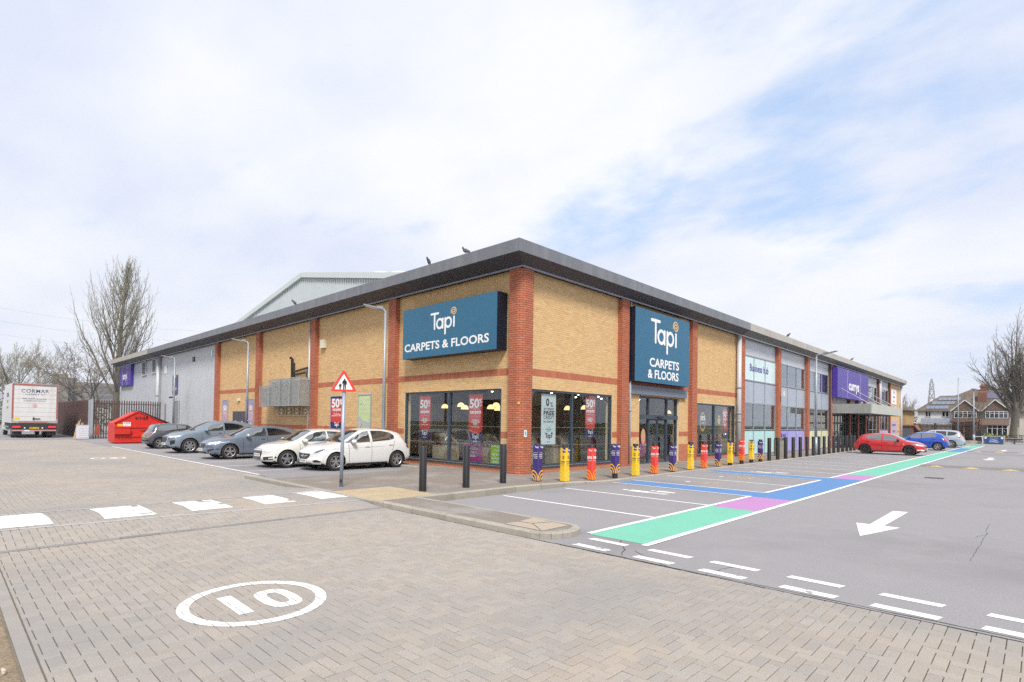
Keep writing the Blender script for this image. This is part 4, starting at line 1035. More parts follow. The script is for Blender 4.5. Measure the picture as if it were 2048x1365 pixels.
# end bay: buff brick, banners, pale pipe
wall_panel(store, fR, 75.57, 81.5)
b = MB(); b.box(81.5, 82.0, 12.42, 50, .03, 7.1, skip='b'); b.build('end_wall', BUFF, store)
def plaque(O, u, w, h, mat, lines_, tm, label, par=None, name='wall_panel_sign', rim=None, th=.05, cat='sign', sizes=None):
    e = empty(name, O, label=label, cat=cat); n = u.cross(UZ); board('sign_face', n * th, u, UZ, w, h, mat, th, e)
    if rim:
        b = MB()
        for (a, c, z0, z1) in ((-.03, w + .03, -.03, -.001), (-.03, w + .03, h + .001, h + .03), (-.03, -.001, 0, h), (w + .001, w + .03, 0, h)):
            b.obox(u * (a + c) / 2 + UZ * (z0 + z1) / 2 + n * (th / 2 + .005), u * abs(c - a) / 2, n * (th / 2 + .005), UZ * (z1 - z0) / 2)
        b.build('sign_rim', rim, e)
    for i, s in enumerate(lines_):
        z = h * (1 - (i + .7) / (len(lines_) + .4)); sz = h / (len(lines_) + 1) * .8
        text(s, sz, tm, e, frame_mtx(u * w / 2 + UZ * z + n * (th + .003), u, UZ), bold=.02, fit=min(w * .8, sz * .62 * len(s)))
    return e
plaque(Vector((76.6, YR, 4.55)), UR, 3.2, 1.75, WH, ['Tech', 'repair', 'hub'], CUR, 'white upper panel sign on the end brick bay'); plaque(Vector((76.2, YR, .9)), UR, 4.0, 1.75, M('panel_pinkish', (.5, .42, .5), .5), ['carphone', 'currys'], CUR, 'pinkish lower panel sign on the end brick bay')
# canopy
cn = empty('canopy', (0, 0, 0), label='flat grey entrance canopy hung on rods under the violet sign', cat='canopy')
CG = M('canopy_concrete_grey', (.30, .31, .30), .8, nz=(4, .12), streak=(4, (.2, .2, .19), .6)); CW = M('canopy_front_weathered', (.47, .48, .44), .8, nz=(4, .1), streak=(5, (.33, .35, .28), .7))
b = MB(); b.box(50.7, 50.78, 9.55, 12.42, 2.9, 3.66); b.build('side_panel', CG, cn)
b = MB(); b.box(50.7, 64.1, 9.47, 9.549, 2.9, 3.66); b.build('front_panel', CW, cn)
b = MB(); b.box(50.781, 64.0, 9.55, 12.42, 3.0, 3.08); b.box(50.781, 64.0, 9.55, 12.42, 3.5, 3.6); b.build('deck', CG, cn)
b = MB(); b.box(64.02, 64.1, 9.55, 12.42, 2.9, 3.66); b.build('side_panel', CG, cn)
for x in (51.6, 57.3, 63.2):
    b = MB(); b.cyl((x, 12.3, 5.3), (x, 9.7, 3.62), .03, n=6); b.build('tie_rod', M('rod_grey', (.33, .34, .34), .5, metal=.4), cn)
# downpipe out of the canopy
b = MB(); b.tube([(61.9, 12.1, 3.0), (61.9, 11.8, 2.85), (61.2, 11.75, 2.6), (61.2, 11.75, .1)], .06, 8); b.build('rain_pipe', M('black_pipe', (.03, .03, .03), .5), cn, smooth=True)

# ------------------------------------------------------------------ downpipes
def pipe(x, y, z0, z1, r, label, sock=(2.1, 4.2), par=None, mat=PVC, head=False):
    e = empty('downpipe', (x, y, z0), label=label, cat='downpipe'); b = MB(); b.cyl((0, 0, 0), (0, 0, z1 - z0), r, n=14); b.build('pipe', mat, e, smooth=True)
    for s in sock: b = MB(); b.cyl((0, 0, s), (0, 0, s + .09), r * 1.22, n=14); b.build('collar', M('joint_grey', (.30, .31, .33), .5), e, smooth=True)
    return e
pipe(31.33, 12.25, .08, 6.9, .125, 'fat pale grey downpipe beside the Business hub bay', (1.9, 2.35, 3.8))
pipe(19.95, 12.30, .1, 6.9, .045, 'thin white downpipe beside the sliding entrance doors', (2.2,))
pipe(13.28, 27.22, .07, 6.9, .05, 'thin white downpipe left of the warning sign on the buff wall', (2.4, 3.4))
pipe(82.1, 12.28, .05, 6.9, .14, 'far pale grey downpipe at the end of the glazed wing', (3.4,))
pipe(13.25, 55.0, .05, 6.95, .16, 'grey square-looking downpipe on the silver cladding', (1.2, 3.5))
b = MB(); b.tube([(13.37, 12.87, 6.9), (13.37, 12.87, .9)], .014, 5)
for z in range(9): b.box(13.34, 13.385, 12.85, 12.89, 1.2 + z * .65, 1.23 + z * .65)
tag(b.build('cable_conduit', M('conduit_white', (.6, .6, .58), .5)), 'thin clipped white conduit beside the corner pier', 'conduit')
pipe(69.3, 12.2, 3.6, 6.9, .12, 'pale rainwater hopper pipe above the far end of the canopy', (2.9,))

# ------------------------------------------------------------------ left side: cladding wing
b = MB()
y = 40.99
while y < 69.8:
    e_ = min(y + .30, 69.8); b.box(13.375, 13.43, y + .012, e_ - .012, .05, 6.95); y += .30
cl = MB(); cl.box(13.40, 13.7, 40.99, 69.8, .03, 7.1); cw = cl.build('cladding', CLAD, store); b.build('cladding_rib', CLAD, cw, kind='stuff')
b = MB(); b.box(13.2, 13.39, 54.55, 54.62, .05, 6.9); b.build('cladding_joint', M('joint_grey'), store)
b = MB(); b.box(13.71, 40, 69.5, 69.8, .03, 7.2); b.build('rear_wall', CLAD, store)
for y0, y1, z0, z1, nm in ((59.4, 60.9, 5.55, 7.0, 'a'), (56.0, 57.4, 5.6, 6.9, 'b')):
    lv = MB(); z1 = min(z1, 6.88); lv.box(13.28, 13.37, y0, y0 + .12, z0, z1); lv.box(13.28, 13.37, y1 - .12, y1, z0, z1); lv.box(13.28, 13.37, y0 + .12, y1 - .12, z0, z0 + .1); lv.box(13.28, 13.37, y0 + .12, y1 - .12, z1 - .1, z1); l_ = lv.build('louvre', CLAD, store)
    b = MB(); b.box(13.36, 13.368, y0 + .12, y1 - .12, z0 + .1, z1 - .1); b.build('louvre_back', M('louvre_dark', (.08, .085, .09), .8), l_)
    for k in range(9): zz_ = z0 + .14 + k * (z1 - z0 - .26) / 9; b = MB(); b.bar((13.32, y0 + .12, zz_), (13.32, y1 - .12, zz_), .07, .02, upv=(.5, 0, 1)); b.build('blade', CLAD, l_)
b = MB(); b.box(13.33, 13.372, 49.35, 50.75, .05, 3.05); d_ = b.build('side_door', M('door_grey', (.24, .25, .26), .6, nz=(2, .05)), store)
b = MB(); b.box(13.31, 13.34, 50.76, 50.84, .05, 3.12); b.box(13.31, 13.34, 49.26, 49.34, .05, 3.12); b.box(13.31, 13.34, 49.34, 50.76, 3.06, 3.12); b.build('door_frame', CLAD, d_)
plaque(Vector((13.34, 51.0, 3.6)), UL, 1.2, 1.55, M('sign_navy', (.07, .08, .17), .5), ['T', 'Goods in'], WH, 'navy and white notice high on the silver cladding above the door')
def smallbox(name, x, y, z, sx, sy, sz, mat, label, cat): b = MB(); b.box(-sx, 0, -sy / 2, sy / 2, -sz / 2, sz / 2); return tag(b.build(name, mat, loc=(x, y, z)), label, cat)
smallbox('alarm_box', 13.39, 25.85, 5.55, .16, .36, .42, CREAM, 'cream alarm box on the buff wall right of the thin white pipe', 'alarm box')
smallbox('wall_vent', 13.375, 46.0, 6.15, .06, .45, .35, M('black_plastic'), 'small dark vent on the upper silver cladding', 'vent')
smallbox('wall_vent', 13.375, 42.0, 6.3, .06, .2, .45, M('white_plate'), 'narrow pale vent at the top right of the silver cladding', 'vent')
smallbox('bulkhead_light', 13.39, 36.9, 2.95, .12, .3, .16, CREAM, 'small cream bulkhead light above the dark double door', 'light')
smallbox('alarm_box', 13.375, 50.2, 5.1, .14, .3, .4, M('peach_plastic', (.6, .45, .38), .5), 'small peach box on the silver cladding behind a lamp post', 'alarm box')
smallbox('cladding_hatch', 13.374, 53.3, 5.75, .03, .7, .65, WH, 'square white patch high on the silver cladding', 'hatch')
smallbox('alarm_box', 37.78, 12.2, 3.85, .0, .0, .0, CREAM, 'x', 'x') if False else None
b = MB(); b.box(-.1, .1, -.09, 0, -.16, .16); tag(b.build('alarm_box', CREAM, loc=(38.08, 12.04, 3.9)), 'cream alarm box on the brick pier after the Business hub bay', 'alarm box')
# cctv camera and dark doors in the brick
cc = empty('security_camera', (13.37, 50.1, 3.35), label='small white security camera on the silver cladding over the side door', cat='camera')
b = MB(); b.box(-.35, 0, -.03, .03, 0, .05); b.build('bracket', M('white_plate'), cc); b = MB(); b.cyl((-.45, .2, -.02), (-.3, -.2, .0), .06, n=8); b.build('body', M('black_plastic'), cc)
dd = MB(); dd.box(13.44, 13.5, 35.9, 38.1, .06, 2.2); dd = dd.build('double_door_frame', M('door_slate', (.06, .065, .085), .5), shop)
for y0 in (35.95, 37.02): b = MB(); b.box(13.41, 13.438, y0, y0 + 1.03, .08, 2.16); b.build('door_leaf', M('door_slate'), dd); b = MB(); b.box(13.40, 13.409, y0 + .35, y0 + .65, 1.25, 1.6); b.build('door_notice', M('notice_blue', (.3, .45, .7), .6), dd)
# posters on the left wall
def wall_poster(O, w, h, label, kind):
    e = empty('poster_frame', O, label=label, cat='poster'); n = UL.cross(UZ)
    board('poster_sheet', n * .03, UL, UZ, w, h, {'red': NAVY, 'lime': M('poster_lime', (.50, .60, .30), .5, nz=(2, .08)), 'faded': M('poster_faded', (.50, .33, .42), .6, nz=(2, .2))}[kind], .02, e)
    b = MB()
    for (a, c, z0, z1) in ((-.05, w + .05, -.05, 0), (-.05, w + .05, h, h + .05), (-.05, 0, 0, h), (w, w + .05, 0, h)):
        b.obox(UL * (a + c) / 2 + UZ * (z0 + z1) / 2 + n * .025, UL * abs(c - a) / 2, n * .025, UZ * (z1 - z0) / 2)
    b.build('frame', ALU, e); Q = lambda a, c, d=.034: UL * a * w + UZ * c * h + n * d
    if kind == 'red':
        b = MB(); b.poly([Q(a, c) for a, c in [(0, .24), (.25, .19), (.5, .17), (.75, .19), (1, .24), (1, .93), (0, .93)]]); b.build('red_field', TAPI_RED, e)
        text('50', .5 * w, WH, e, frame_mtx(Q(.4, .78, .037), UL, UZ), bold=.035, fit=.65 * w); text('%', .3 * w, WH, e, frame_mtx(Q(.85, .82, .037), UL, UZ), bold=.03, fit=.2 * w)
        text('carpets', .2 * w, WH, e, frame_mtx(Q(.5, .6, .037), UL, UZ), bold=.02, fit=.7 * w); text('The flooring', .1 * w, WH, e, frame_mtx(Q(.5, .46, .037), UL, UZ)); text('people you can TRUST', .1 * w, WH, e, frame_mtx(Q(.5, .41, .037), UL, UZ), fit=.8 * w)
        logo_tapi(e, frame_mtx(Q(.5, .08, .036), UL, UZ), .1 * w, WH, LOGO_GOLD)
    if kind == 'lime':
        b = MB(); b.poly([Q(0, 0), Q(1, 0), Q(1, .2), Q(.45, .26), Q(0, .42)]); b.build('sheet_fold', M('poster_grey', (.42, .45, .42), .6), e)
        for i, s in enumerate(('FREE', 'MEASURE', '& PLAN', 'SERVICE')): text(s, .2 * w, M('print_pale_lime', (.65, .72, .5), .6), e, frame_mtx(Q(.5, .88 - .12 * i, .036), UL, UZ), bold=.015, fit=.6 * w)
    if kind == 'faded':
        b = MB(); b.poly([Q(0, .0), Q(1, 0), Q(1, .2), Q(0, .2)]); b.poly([Q(0, .8), Q(1, .8), Q(1, 1), Q(0, 1)]); b.build('sheet_bands', M('poster_faded_blue', (.30, .30, .45), .6), e)
        text('50', .5 * w, WH, e, frame_mtx(Q(.45, .68, .036), UL, UZ), bold=.03, fit=.6 * w); text('carpets', .2 * w, WH, e, frame_mtx(Q(.5, .5, .036), UL, UZ), fit=.7 * w); text('Tapi', .25 * w, WH, e, frame_mtx(Q(.5, .1, .036), UL, UZ))
wall_poster(Vector((XL, 25.05, 1.34)), 1.15, 1.55, 'red fifty percent poster on the buff wall behind the warning sign post', 'red')
wall_poster(Vector((XL, 22.5, 1.34)), 1.0, 1.56, 'faded lime poster in a silver frame on the buff wall', 'lime')
wall_poster(Vector((XL, 39.75, 1.3)), .95, 1.62, 'faded pink and blue poster left of the dark double door', 'faded')
wall_poster(Vector((XL, 35.3, 1.3)), .75, 1.62, 'faded pink poster between the double door and the brick pier', 'faded')

# ------------------------------------------------------------------ caged air-conditioning units
CAGE = M('galvanised_mesh', (.36, .37, .36), .5, metal=.35, nz=(9, .15)); CAGEF = M('galvanised_frame', (.42, .44, .44), .4, metal=.4)
ac = empty('condenser_cage', (0, 0, 0), label='row of mesh cages round air conditioning units bolted to the buff wall', cat='air conditioning cage')
for y0, y1, z0, z1 in ((30.55, 31.75, 2.45, 3.60), (29.20, 30.5, 2.45, 3.90), (28.0, 29.16, 2.45, 3.90), (26.85, 27.96, 2.45, 3.90)):
    y0 += .0; c = empty('cage_bay', (0, 0, 0), parent=ac); b = MB(); x0, x1 = 12.58, 13.36; t = .03
    for yy in (y0, y1 - t):
        for xx in (x0, x1 - t): b.box(xx, xx + t, yy, yy + t, z0, z1)
        b.box(x0 + t, x1 - t, yy, yy + t, z0, z0 + t); b.box(x0 + t, x1 - t, yy, yy + t, z1 - t, z1)
    for xx in (x0, x1 - t):
        b.box(xx, xx + t, y0 + t, y1 - t, z0, z0 + t); b.box(xx, xx + t, y0 + t, y1 - t, z1 - t, z1)
    b.build('frame', CAGEF, c)
    b = MB(); g = .052
    n_ = int((y1 - y0 - .06) / g)
    for k in range(n_): yy = y0 + .035 + k * g; b.box(x0 + .008, x0 + .014, yy, yy + .012, z0 + .03, z1 - .03)
    for k in range(int((z1 - z0 - .06) / g)): zz_ = z0 + .035 + k * g; b.box(x0 + .0141, x0 + .018, y0 + .03, y1 - .03, zz_, zz_ + .012)
    for k in range(int((x1 - x0 - .06) / g)): xx = x0 + .035 + k * g; b.box(xx, xx + .012, y0 + .008, y0 + .014, z0 + .03, z1 - .03)
    for k in range(int((z1 - z0 - .06) / g)): zz_ = z0 + .035 + k * g; b.box(x0 + .03, x1 - .03, y0 + .0141, y0 + .018, zz_, zz_ + .012)
    b.build('mesh', CAGE, c)
    b = MB(); b.box(x0 + .12, x1 - .04, y0 + .12, y1 - .1, z0 + .05, z1 - .08); u_ = b.build('condenser', M('condenser_casing', (.50, .51, .49), .5, nz=(5, .06)), c)
    b = MB(); b.lathe([(.34, x0 + .112), (.36, x0 + .119)], 20, (0, (y0 + y1) / 2, (z0 + z1) / 2), 'X')
    b.build('fan_guard', M('fan_dark', (.07, .07, .07), .6), c)
b = MB(); b.tube([(13.33, 29.3, 3.9), (13.33, 29.3, 5.0), (13.2, 29.3, 5.1)], .07, 6); b.tube([(13.33, 29.1, 3.92), (13.33, 29.1, 4.8)], .05, 6); b.tube([(13.3, 29.2, 4.3), (13.3, 27.4, 4.45), (13.3, 27.3, 4.0)], .05, 6); b.tube([(13.3, 29.0, 4.15), (13.3, 27.6, 4.2), (13.3, 27.45, 3.9)], .04, 6); b.build('lagged_pipes', M('black_lagging', (.02, .02, .022), .8), ac, smooth=True)
b = MB()
b.box(13.30, 13.36, 27.1, 30.9, 1.94, 1.98)
for y in (27.1, 28.05, 29.0, 29.95, 30.85): b.box(13.30, 13.36, y, y + .04, 1.981, 2.44)
b.build('bracket_rail', M('rail_cream', (.55, .53, .46), .5), ac)
for y in (27.4, 28.4, 29.35, 30.3): b = MB(); b.box(13.26, 13.36, y, y + .22, 2.06, 2.32); b.build('isolator', CREAM, ac); b = MB(); b.box(13.24, 13.259, y + .07, y + .15, 2.14, 2.24); b.build('isolator_switch', M('black_plastic'), ac)

# ------------------------------------------------------------------ big fascia signs
def big_sign(O, u, w, h, d, face, side, label, name='fascia_sign'):
    e = empty(name, O, label=label, cat='sign'); n = u.cross(UZ)
    b = MB(); b.obox(u * w / 2 + UZ * h / 2 + n * (d / 2 - .006), u * w / 2, UZ * h / 2, n * (d / 2 - .006)); b.build('sign_box', side, e)
    b = MB(); b.obox(u * w / 2 + UZ * h / 2 + n * (d - .004), u * (w / 2 - .002), UZ * (h / 2 - .002), n * .0035); b.build('sign_face', face, e)
    return e, n
BSIDE = M('sign_side_dark', (.008, .010, .022), .45)
e, n = big_sign(Vector((XL, 18.45, 4.23)), UL, 5.35, 1.95, .50, SIGNT, BSIDE, 'wide teal carpet shop sign on the left brick wall')
D_ = .5
logo_tapi(e, frame_mtx(UL * 2.5 + UZ * .98 + n * (D_ + .001), UL, UZ), .40, WH, LOGO_GOLD)
text('CARPETS & FLOORS', .42, WH, e, frame_mtx(UL * 2.55 + UZ * .40 + n * (D_ + .002), UL, UZ), bold=.022, fit=4.85)
e, n = big_sign(Vector((19.86, YR, 3.575)), UR, 4.86, 3.08, .42, SIGNT, BSIDE, 'tall square teal carpet shop sign above the entrance')
D_ = .42
logo_tapi(e, frame_mtx(UR * 2.45 + UZ * 1.72 + n * (D_ + .001), UR, UZ), .66, WH, LOGO_GOLD)
text('CARPETS', .52, WH, e, frame_mtx(UR * 2.5 + UZ * .86 + n * (D_ + .002), UR, UZ), bold=.022, fit=2.65)
text('& FLOORS', .52, WH, e, frame_mtx(UR * 2.42 + UZ * .36 + n * (D_ + .002), UR, UZ), bold=.022, fit=2.75)
VIO = M('sign_violet', (.085, .050, .32), .4, nz=(.5, .05)); VIOS = M('sign_violet_side', (.055, .03, .30), .5)
def currys(O, u, w, h, d, label, mb_=1.0):
    e, n = big_sign(O, u, w, h, d, VIO, VIOS, label)
    text('currys', h * .46 * mb_, WH, e, frame_mtx(u * w * .5 + UZ * h * .46 + n * (d + .002), u, UZ), bold=.03, fit=w * .34)
    for s in (-1, 1):
        b = MB(); pts = [(w * .5 + s * w * (.19 + .022 * cos(t)), h * .5 + h * .49 * sin(t)) for t in [(-pi / 2 + pi * i / 14) for i in range(15)]]
        stroke(b, pts, .035, 0, .004); o = b.build('bracket_arc', WH, e); o.matrix_local = frame_mtx(n * (d + .001), u, UZ)
currys(Vector((50.5, 12.2, 4.22)), UR, 11.1, 2.46, .38, 'large violet electrical store sign above the canopy')
currys(Vector((XL, 69.0, 4.84)), UL, 4.85, 2.03, .30, 'violet electrical store sign on the silver cladding far left')

# ------------------------------------------------------------------ pedestrian warning sign
ws = empty('warning_sign', (7.05, 12.62, .085), math.atan2(-1.0, .0) * 0 + radians(-133 + 90 + 43), label='red triangle pedestrian warning sign on a grey post', cat='road sign')
FD = Vector((fw.x, fw.y, 0)).normalized(); ws.rotation_euler = (0, 0, math.atan2(FD.y, FD.x) - pi / 2 + radians(6))   # local +Y points away from the viewer
ws.rotation_euler.x = radians(0); 
b = MB(); b.cyl((0, 0, -.02), (0.03, 0, 2.42), .045, n=16); b.cyl((0, 0, -.02), (0, 0, .02), .06, n=16); b.build('post', M('post_galvanised', (.33, .38, .46), .45, metal=.3, nz=(6, .08)), ws, smooth=True)
b = MB(); b.cyl((0, -.047, .14), (0, -.03, .2), .028, n=8); b.build('inspection_hole', M('black_plastic'), ws)
b = MB()
for (x, y) in ((.03, -.02), (-.05, .02)): b.poly([(x + q, y + p, .006) for q, p in circ(0, 0, .13, 9)]); break
b.build('rust_stain', M('rust_stain', (.45, .27, .14), .9, alpha_wear=(12, .42)), ws)
zc = 2.46
def tri(s, r, n=6):
    o = []
    for k in range(3):
        a = pi / 2 + k * 2 * pi / 3; cx_, cz_ = (s - 2 * r) / math.sqrt(3) * cos(a), (s - 2 * r) / math.sqrt(3) * sin(a)
        # rounded corner
        for i in range(n): t = a - pi / 3 + (2 * pi / 3) * i / (n - 1); o.append((cx_ + r * cos(t), cz_ + r * sin(t)))
    return o
SZ = .60; zt_ = zc + SZ / math.sqrt(3) * .5 - .04
b = MB(); b.prism(tri(SZ, .035), lambda u, v, d: (.03 + u, d, zt_ + v), -.062, -.058); b.build('red_plate', M('sign_red', (.72, .05, .03), .4), ws, fix=True)
b = MB(); b.prism(tri(SZ * .72, .012), lambda u, v, d: (.03 + u, d, zt_ + v - .004), -.0645, -.0625); b.build('white_triangle', WH, ws, fix=True)
b = MB(); b.prism(tri(SZ * 1.0, .035), lambda u, v, d: (.012 + u, d, zt_ + v + .004), -.040, -.050); b.build('grey_backing', M('sign_back', (.30, .32, .34), .5, metal=.4), ws, fix=True)
b = MB()
def fig(ox, oz, s):
    P_ = lambda pts: b.poly([(.03 + ox + x * s, -.0668, oz + z * s) for x, z in pts])
    P_(circ(0, .93, .075, 12)); P_([(-.16, .82), (-.1, .86), (.1, .86), (.17, .82), (.14, .45), (-.13, .45)][::-1])
    P_([(-.13, .45), (-.005, .45), (-.03, 0), (-.12, 0)]); P_([(.005, .45), (.14, .45), (.11, 0), (.03, 0)]); P_([(.17, .8), (.26, .45), (.2, .43), (.12, .7)]); P_([(-.16, .8), (-.27, .45), (-.21, .43), (-.11, .7)])
fig(.02, zt_ - .135, .27); fig(-.085, zt_ - .133, .15); b.build('figures', M('print_black', (.008, .008, .01), .5), ws)

# ------------------------------------------------------------------ bollards
BLK = M('bollard_black', (.013, .013, .015), .42, nz=(40, .3), big=(20, (.05, .05, .05), .66, .4), coat=.2)
def bollard(h=1.08, r=.09):
    e = empty('bollard'); b = MB(); b.lathe([(r * 1.02, -.1), (r * 1.02, .0), (r, .01), (r, h - .012), (r * .93, h), (0, h)], 24); b.build('post', BLK, e, smooth=False)
    for p in kids(e):
        for q in p.data.polygons: q.use_smooth = len(q.vertices) == 4 and abs(q.normal.z) < .5
    return e
YW = M('wrap_yellow', (.82, .52, .02), .5); RW = M('wrap_red', (.72, .055, .045), .5); NW = M('wrap_navy', (.045, .025, .17), .5)
def wrap(e, kind, yaw, z0, z1, r=.098, square=True):
    """printed corrugated sleeve, three flat-ish faces"""
    mt = {'y': YW, 'r': RW, 'n': NW}[kind]; b = MB(); n = 4; r2 = .10
    P_ = [(r2 * x, r2 * y) for x, y in ((-1, -1), (1, -1), (1, 1), (-1, 1))]
    P_ = []
    for k in range(4):
        a = pi / 4 + k * pi / 2
        for t in (-.16, .16): P_.append((r2 * 1.32 * cos(a + t), r2 * 1.32 * sin(a + t)))
    k = len(b.v); m_ = len(P_); b.v += [(x, y, z0) for x, y in P_] + [(x, y, z1) for x, y in P_]
    for i in range(m_): j = (i + 1) % m_; b.face((k + i, k + j, k + m_ + j, k + m_ + i))
    o = b.build('wrap', mt, e); o.rotation_euler = (0, 0, yaw)
    w = r2 * 1.32 * cos(pi / 4 - .16) ; fc = w + .0015; hgt = z1 - z0
    for fi in range(2):
        rot = fi * -pi / 2
        mt2 = Matrix.Rotation(rot, 4, 'Z')
        def F(x, z, d=0): return mt2 @ frame_mtx((x, -fc - d, z0 + z * hgt), (1, 0, 0), (0, 0, 1))
        tm = DKTXT if kind == 'y' else WH
        def tx(s, x, z, sz, mat=tm, **kk): text(s, sz, mat, o, F(x, z), ext=.0008, **kk)
        arcs = {'y': M('wrap_gold_pale', (.85, .60, .08), .5), 'r': M('wrap_orange', (.85, .33, .01), .5), 'n': M('wrap_gold', (.85, .48, .03), .5)}[kind]
        b = MB()
        for q, rr__ in enumerate((.185, .115, .045)):
            pts = [(.085 - rr__ * cos(t), rr__ * 1.45 * sin(t)) for t in [pi * .5 * i / 8 for i in range(9)]]
            if fi == 1: pts = [(-x, y) for x, y in pts]
            stroke(b, [(max(-w * .98, min(w * .98, x)), .02 + y) for x, y in pts], .036, 0, .001)
        a_ = b.build('printed_arcs', arcs, o); a_.matrix_local = mt2 @ frame_mtx((0, -fc, z0), (1, 0, 0), (0, 0, 1))
        if kind == 'n':
            tx('Tapi', .045, .93, .075, bold=.03); tx('MONEY SAVING', .02, .78, .018, bold=.02, fit=.13); tx('DELIVERY', .0, .725, .035, bold=.03, fit=.155); tx('& FITTING', 0, .675, .035, bold=.03, fit=.15); tx('IN DAYS', .015, .625, .035, bold=.03, fit=.12)
        elif kind == 'y':
            b = MB(); b.poly([(.0, -fc - .0004, z0 + hgt * .86), (w, -fc - .0004, z0 + hgt * .86), (w, -fc - .0004, z0 + hgt), (.0, -fc - .0004, z0 + hgt)]); q_ = b.build('navy_flash', NW, o); q_.matrix_local = mt2
            tx('Tapi', .052, .93, .06, WH, bold=.03); tx('0', .03, .71, .13, bold=.03); tx('FREE', .01, .58, .05, bold=.03, fit=.15); tx('CREDIT', .005, .52, .035, bold=.02, fit=.15); tx('NO DEPOSIT', 0, .46, .02, fit=.14)
        else:
            tx('Tapi', .03, .93, .07, bold=.03); tx('50%', .0, .70, .10, bold=.035, fit=.17); tx('off carpets', 0, .61, .028, bold=.02, fit=.14)
    return o
def place(px_x, px_y): return None
spots = [(8.11, 10.68), (9.44, 10.62), (10.91, 10.74), (12.04, 10.50)] + [(x, 9.84) for x in (12.55, 13.80, 15.05, 16.33, 17.6, 18.9, 20.35, 21.55, 22.9, 24.15)]
spots = [(8.11, 10.68), (9.44, 10.62), (10.91, 10.74), (12.04, 10.46), (12.65, 9.95), (13.85, 9.86), (15.08, 9.82), (16.30, 9.81), (17.57, 9.81), (18.9, 9.81), (20.35, 9.81), (21.55, 9.81), (22.9, 9.81), (24.15, 9.81), (25.45, 9.81), (26.65, 9.82), (27.85, 9.83)]
bx = [29.1, 30.35, 31.6, 32.85, 34.1, 35.35, 36.65, 37.9, 39.15, 40.4, 41.6, 42.85, 44.1, 45.35, 46.6, 47.8]
kinds = ['', '', '', 'n', 'y', 'r', 'n', 'y', 'r', 'n', 'y', 'r', 'n', 'y', 'r', 'y', 'n']
zb = [(0, 0)] * 3 + [(.02, 1.06), (.02, .98), (.02, .98), (.16, 1.09), (.02, 1.0), (.02, .98), (.03, .98), (.02, .98), (.02, .97), (.02, .97), (.1, 1.0), (.16, 1.1), (.16, 1.04), (.12, 1.0)]
labs = ['plain black bollard nearest the warning sign', 'plain black bollard second from the warning sign', 'plain black bollard in front of the brick corner pier',
        'navy wrapped bollard under the white credit banner', 'yellow wrapped bollard nearest the corner, before the right window', 'red wrapped bollard in front of the right corner window', 'navy wrapped bollard in front of the first brick pier', 'yellow wrapped bollard left of the sliding doors', 'red wrapped bollard in front of the sliding doors', 'navy wrapped bollard at the right side of the sliding doors', 'yellow wrapped bollard in front of the pier after the doors', 'red wrapped bollard before the far shop window', 'navy wrapped bollard before the far shop window', 'yellow wrapped bollard at the right end of the far shop window', 'red wrapped bollard in front of the fat grey downpipe', 'yellow wrapped bollard before the first mint panel', 'last navy wrapped bollard before the plain black row']
proto = bollard()
for i, (x, y) in enumerate(spots):
    e = proto if i == 0 else copy_tree(proto)
    e.location = (x, y, pz(x, y)); tag(e, labs[i], 'bollard', 'wrapped bollards along the kerb' if kinds[i] else 'plain black bollards by the corner')
    if kinds[i]: wrap(e, kinds[i], {0: .0}.get(i, U(-.06, .06)), *zb[i])
nth = ['first', 'second', 'third', 'fourth', 'fifth', 'sixth', 'seventh', 'eighth', 'ninth', 'tenth', 'eleventh', 'twelfth', 'thirteenth', 'fourteenth', 'fifteenth', 'last']
for i, x in enumerate(bx):
    e = copy_tree(proto, loc=(x, 9.84 + max(0, x - 36) * .018, .045)); tag(e, ['plain black bollard right after the last wrapped one', 'plain black bollard in front of the litter bin', 'plain black bollard just right of the litter bin'][i] if i < 3 else '%s plain black bollard counted from the last wrapped one' % nth[i], 'bollard', 'black bollards along the electrical store'); e.scale = (1, 1, 1.06)
    if i == 7: e['label'] = 'plain black bollard just left of the tall right lamp post'
    if i == 8: e['label'] = 'plain black bollard just right of the tall right lamp post'
    if i == 15: e['label'] = 'farthest plain black bollard beside the red car'
# litter bin
lb = empty('litter_bin', (34.1, 10.95, .05), label='grey slatted litter bin behind the black bollards', cat='litter bin')
b = MB(); b.cyl((0, 0, 0), (0, 0, .95), .30, n=8); b.build('bin_body', M('bin_stone', (.27, .25, .21), .8, nz=(15, .2)), lb); b = MB(); b.cyl((0, 0, .951), (0, 0, 1.05), .33, .28, 8); b.build('bin_lid', M('black_plastic'), lb)
for k in range(8): a = 2 * pi * k / 8 + pi / 8; b = MB(); b.cyl((.285 * cos(a), .285 * sin(a), .03), (.285 * cos(a), .285 * sin(a), .93), .03, n=5); b.build('slat', M('bin_stone'), lb)

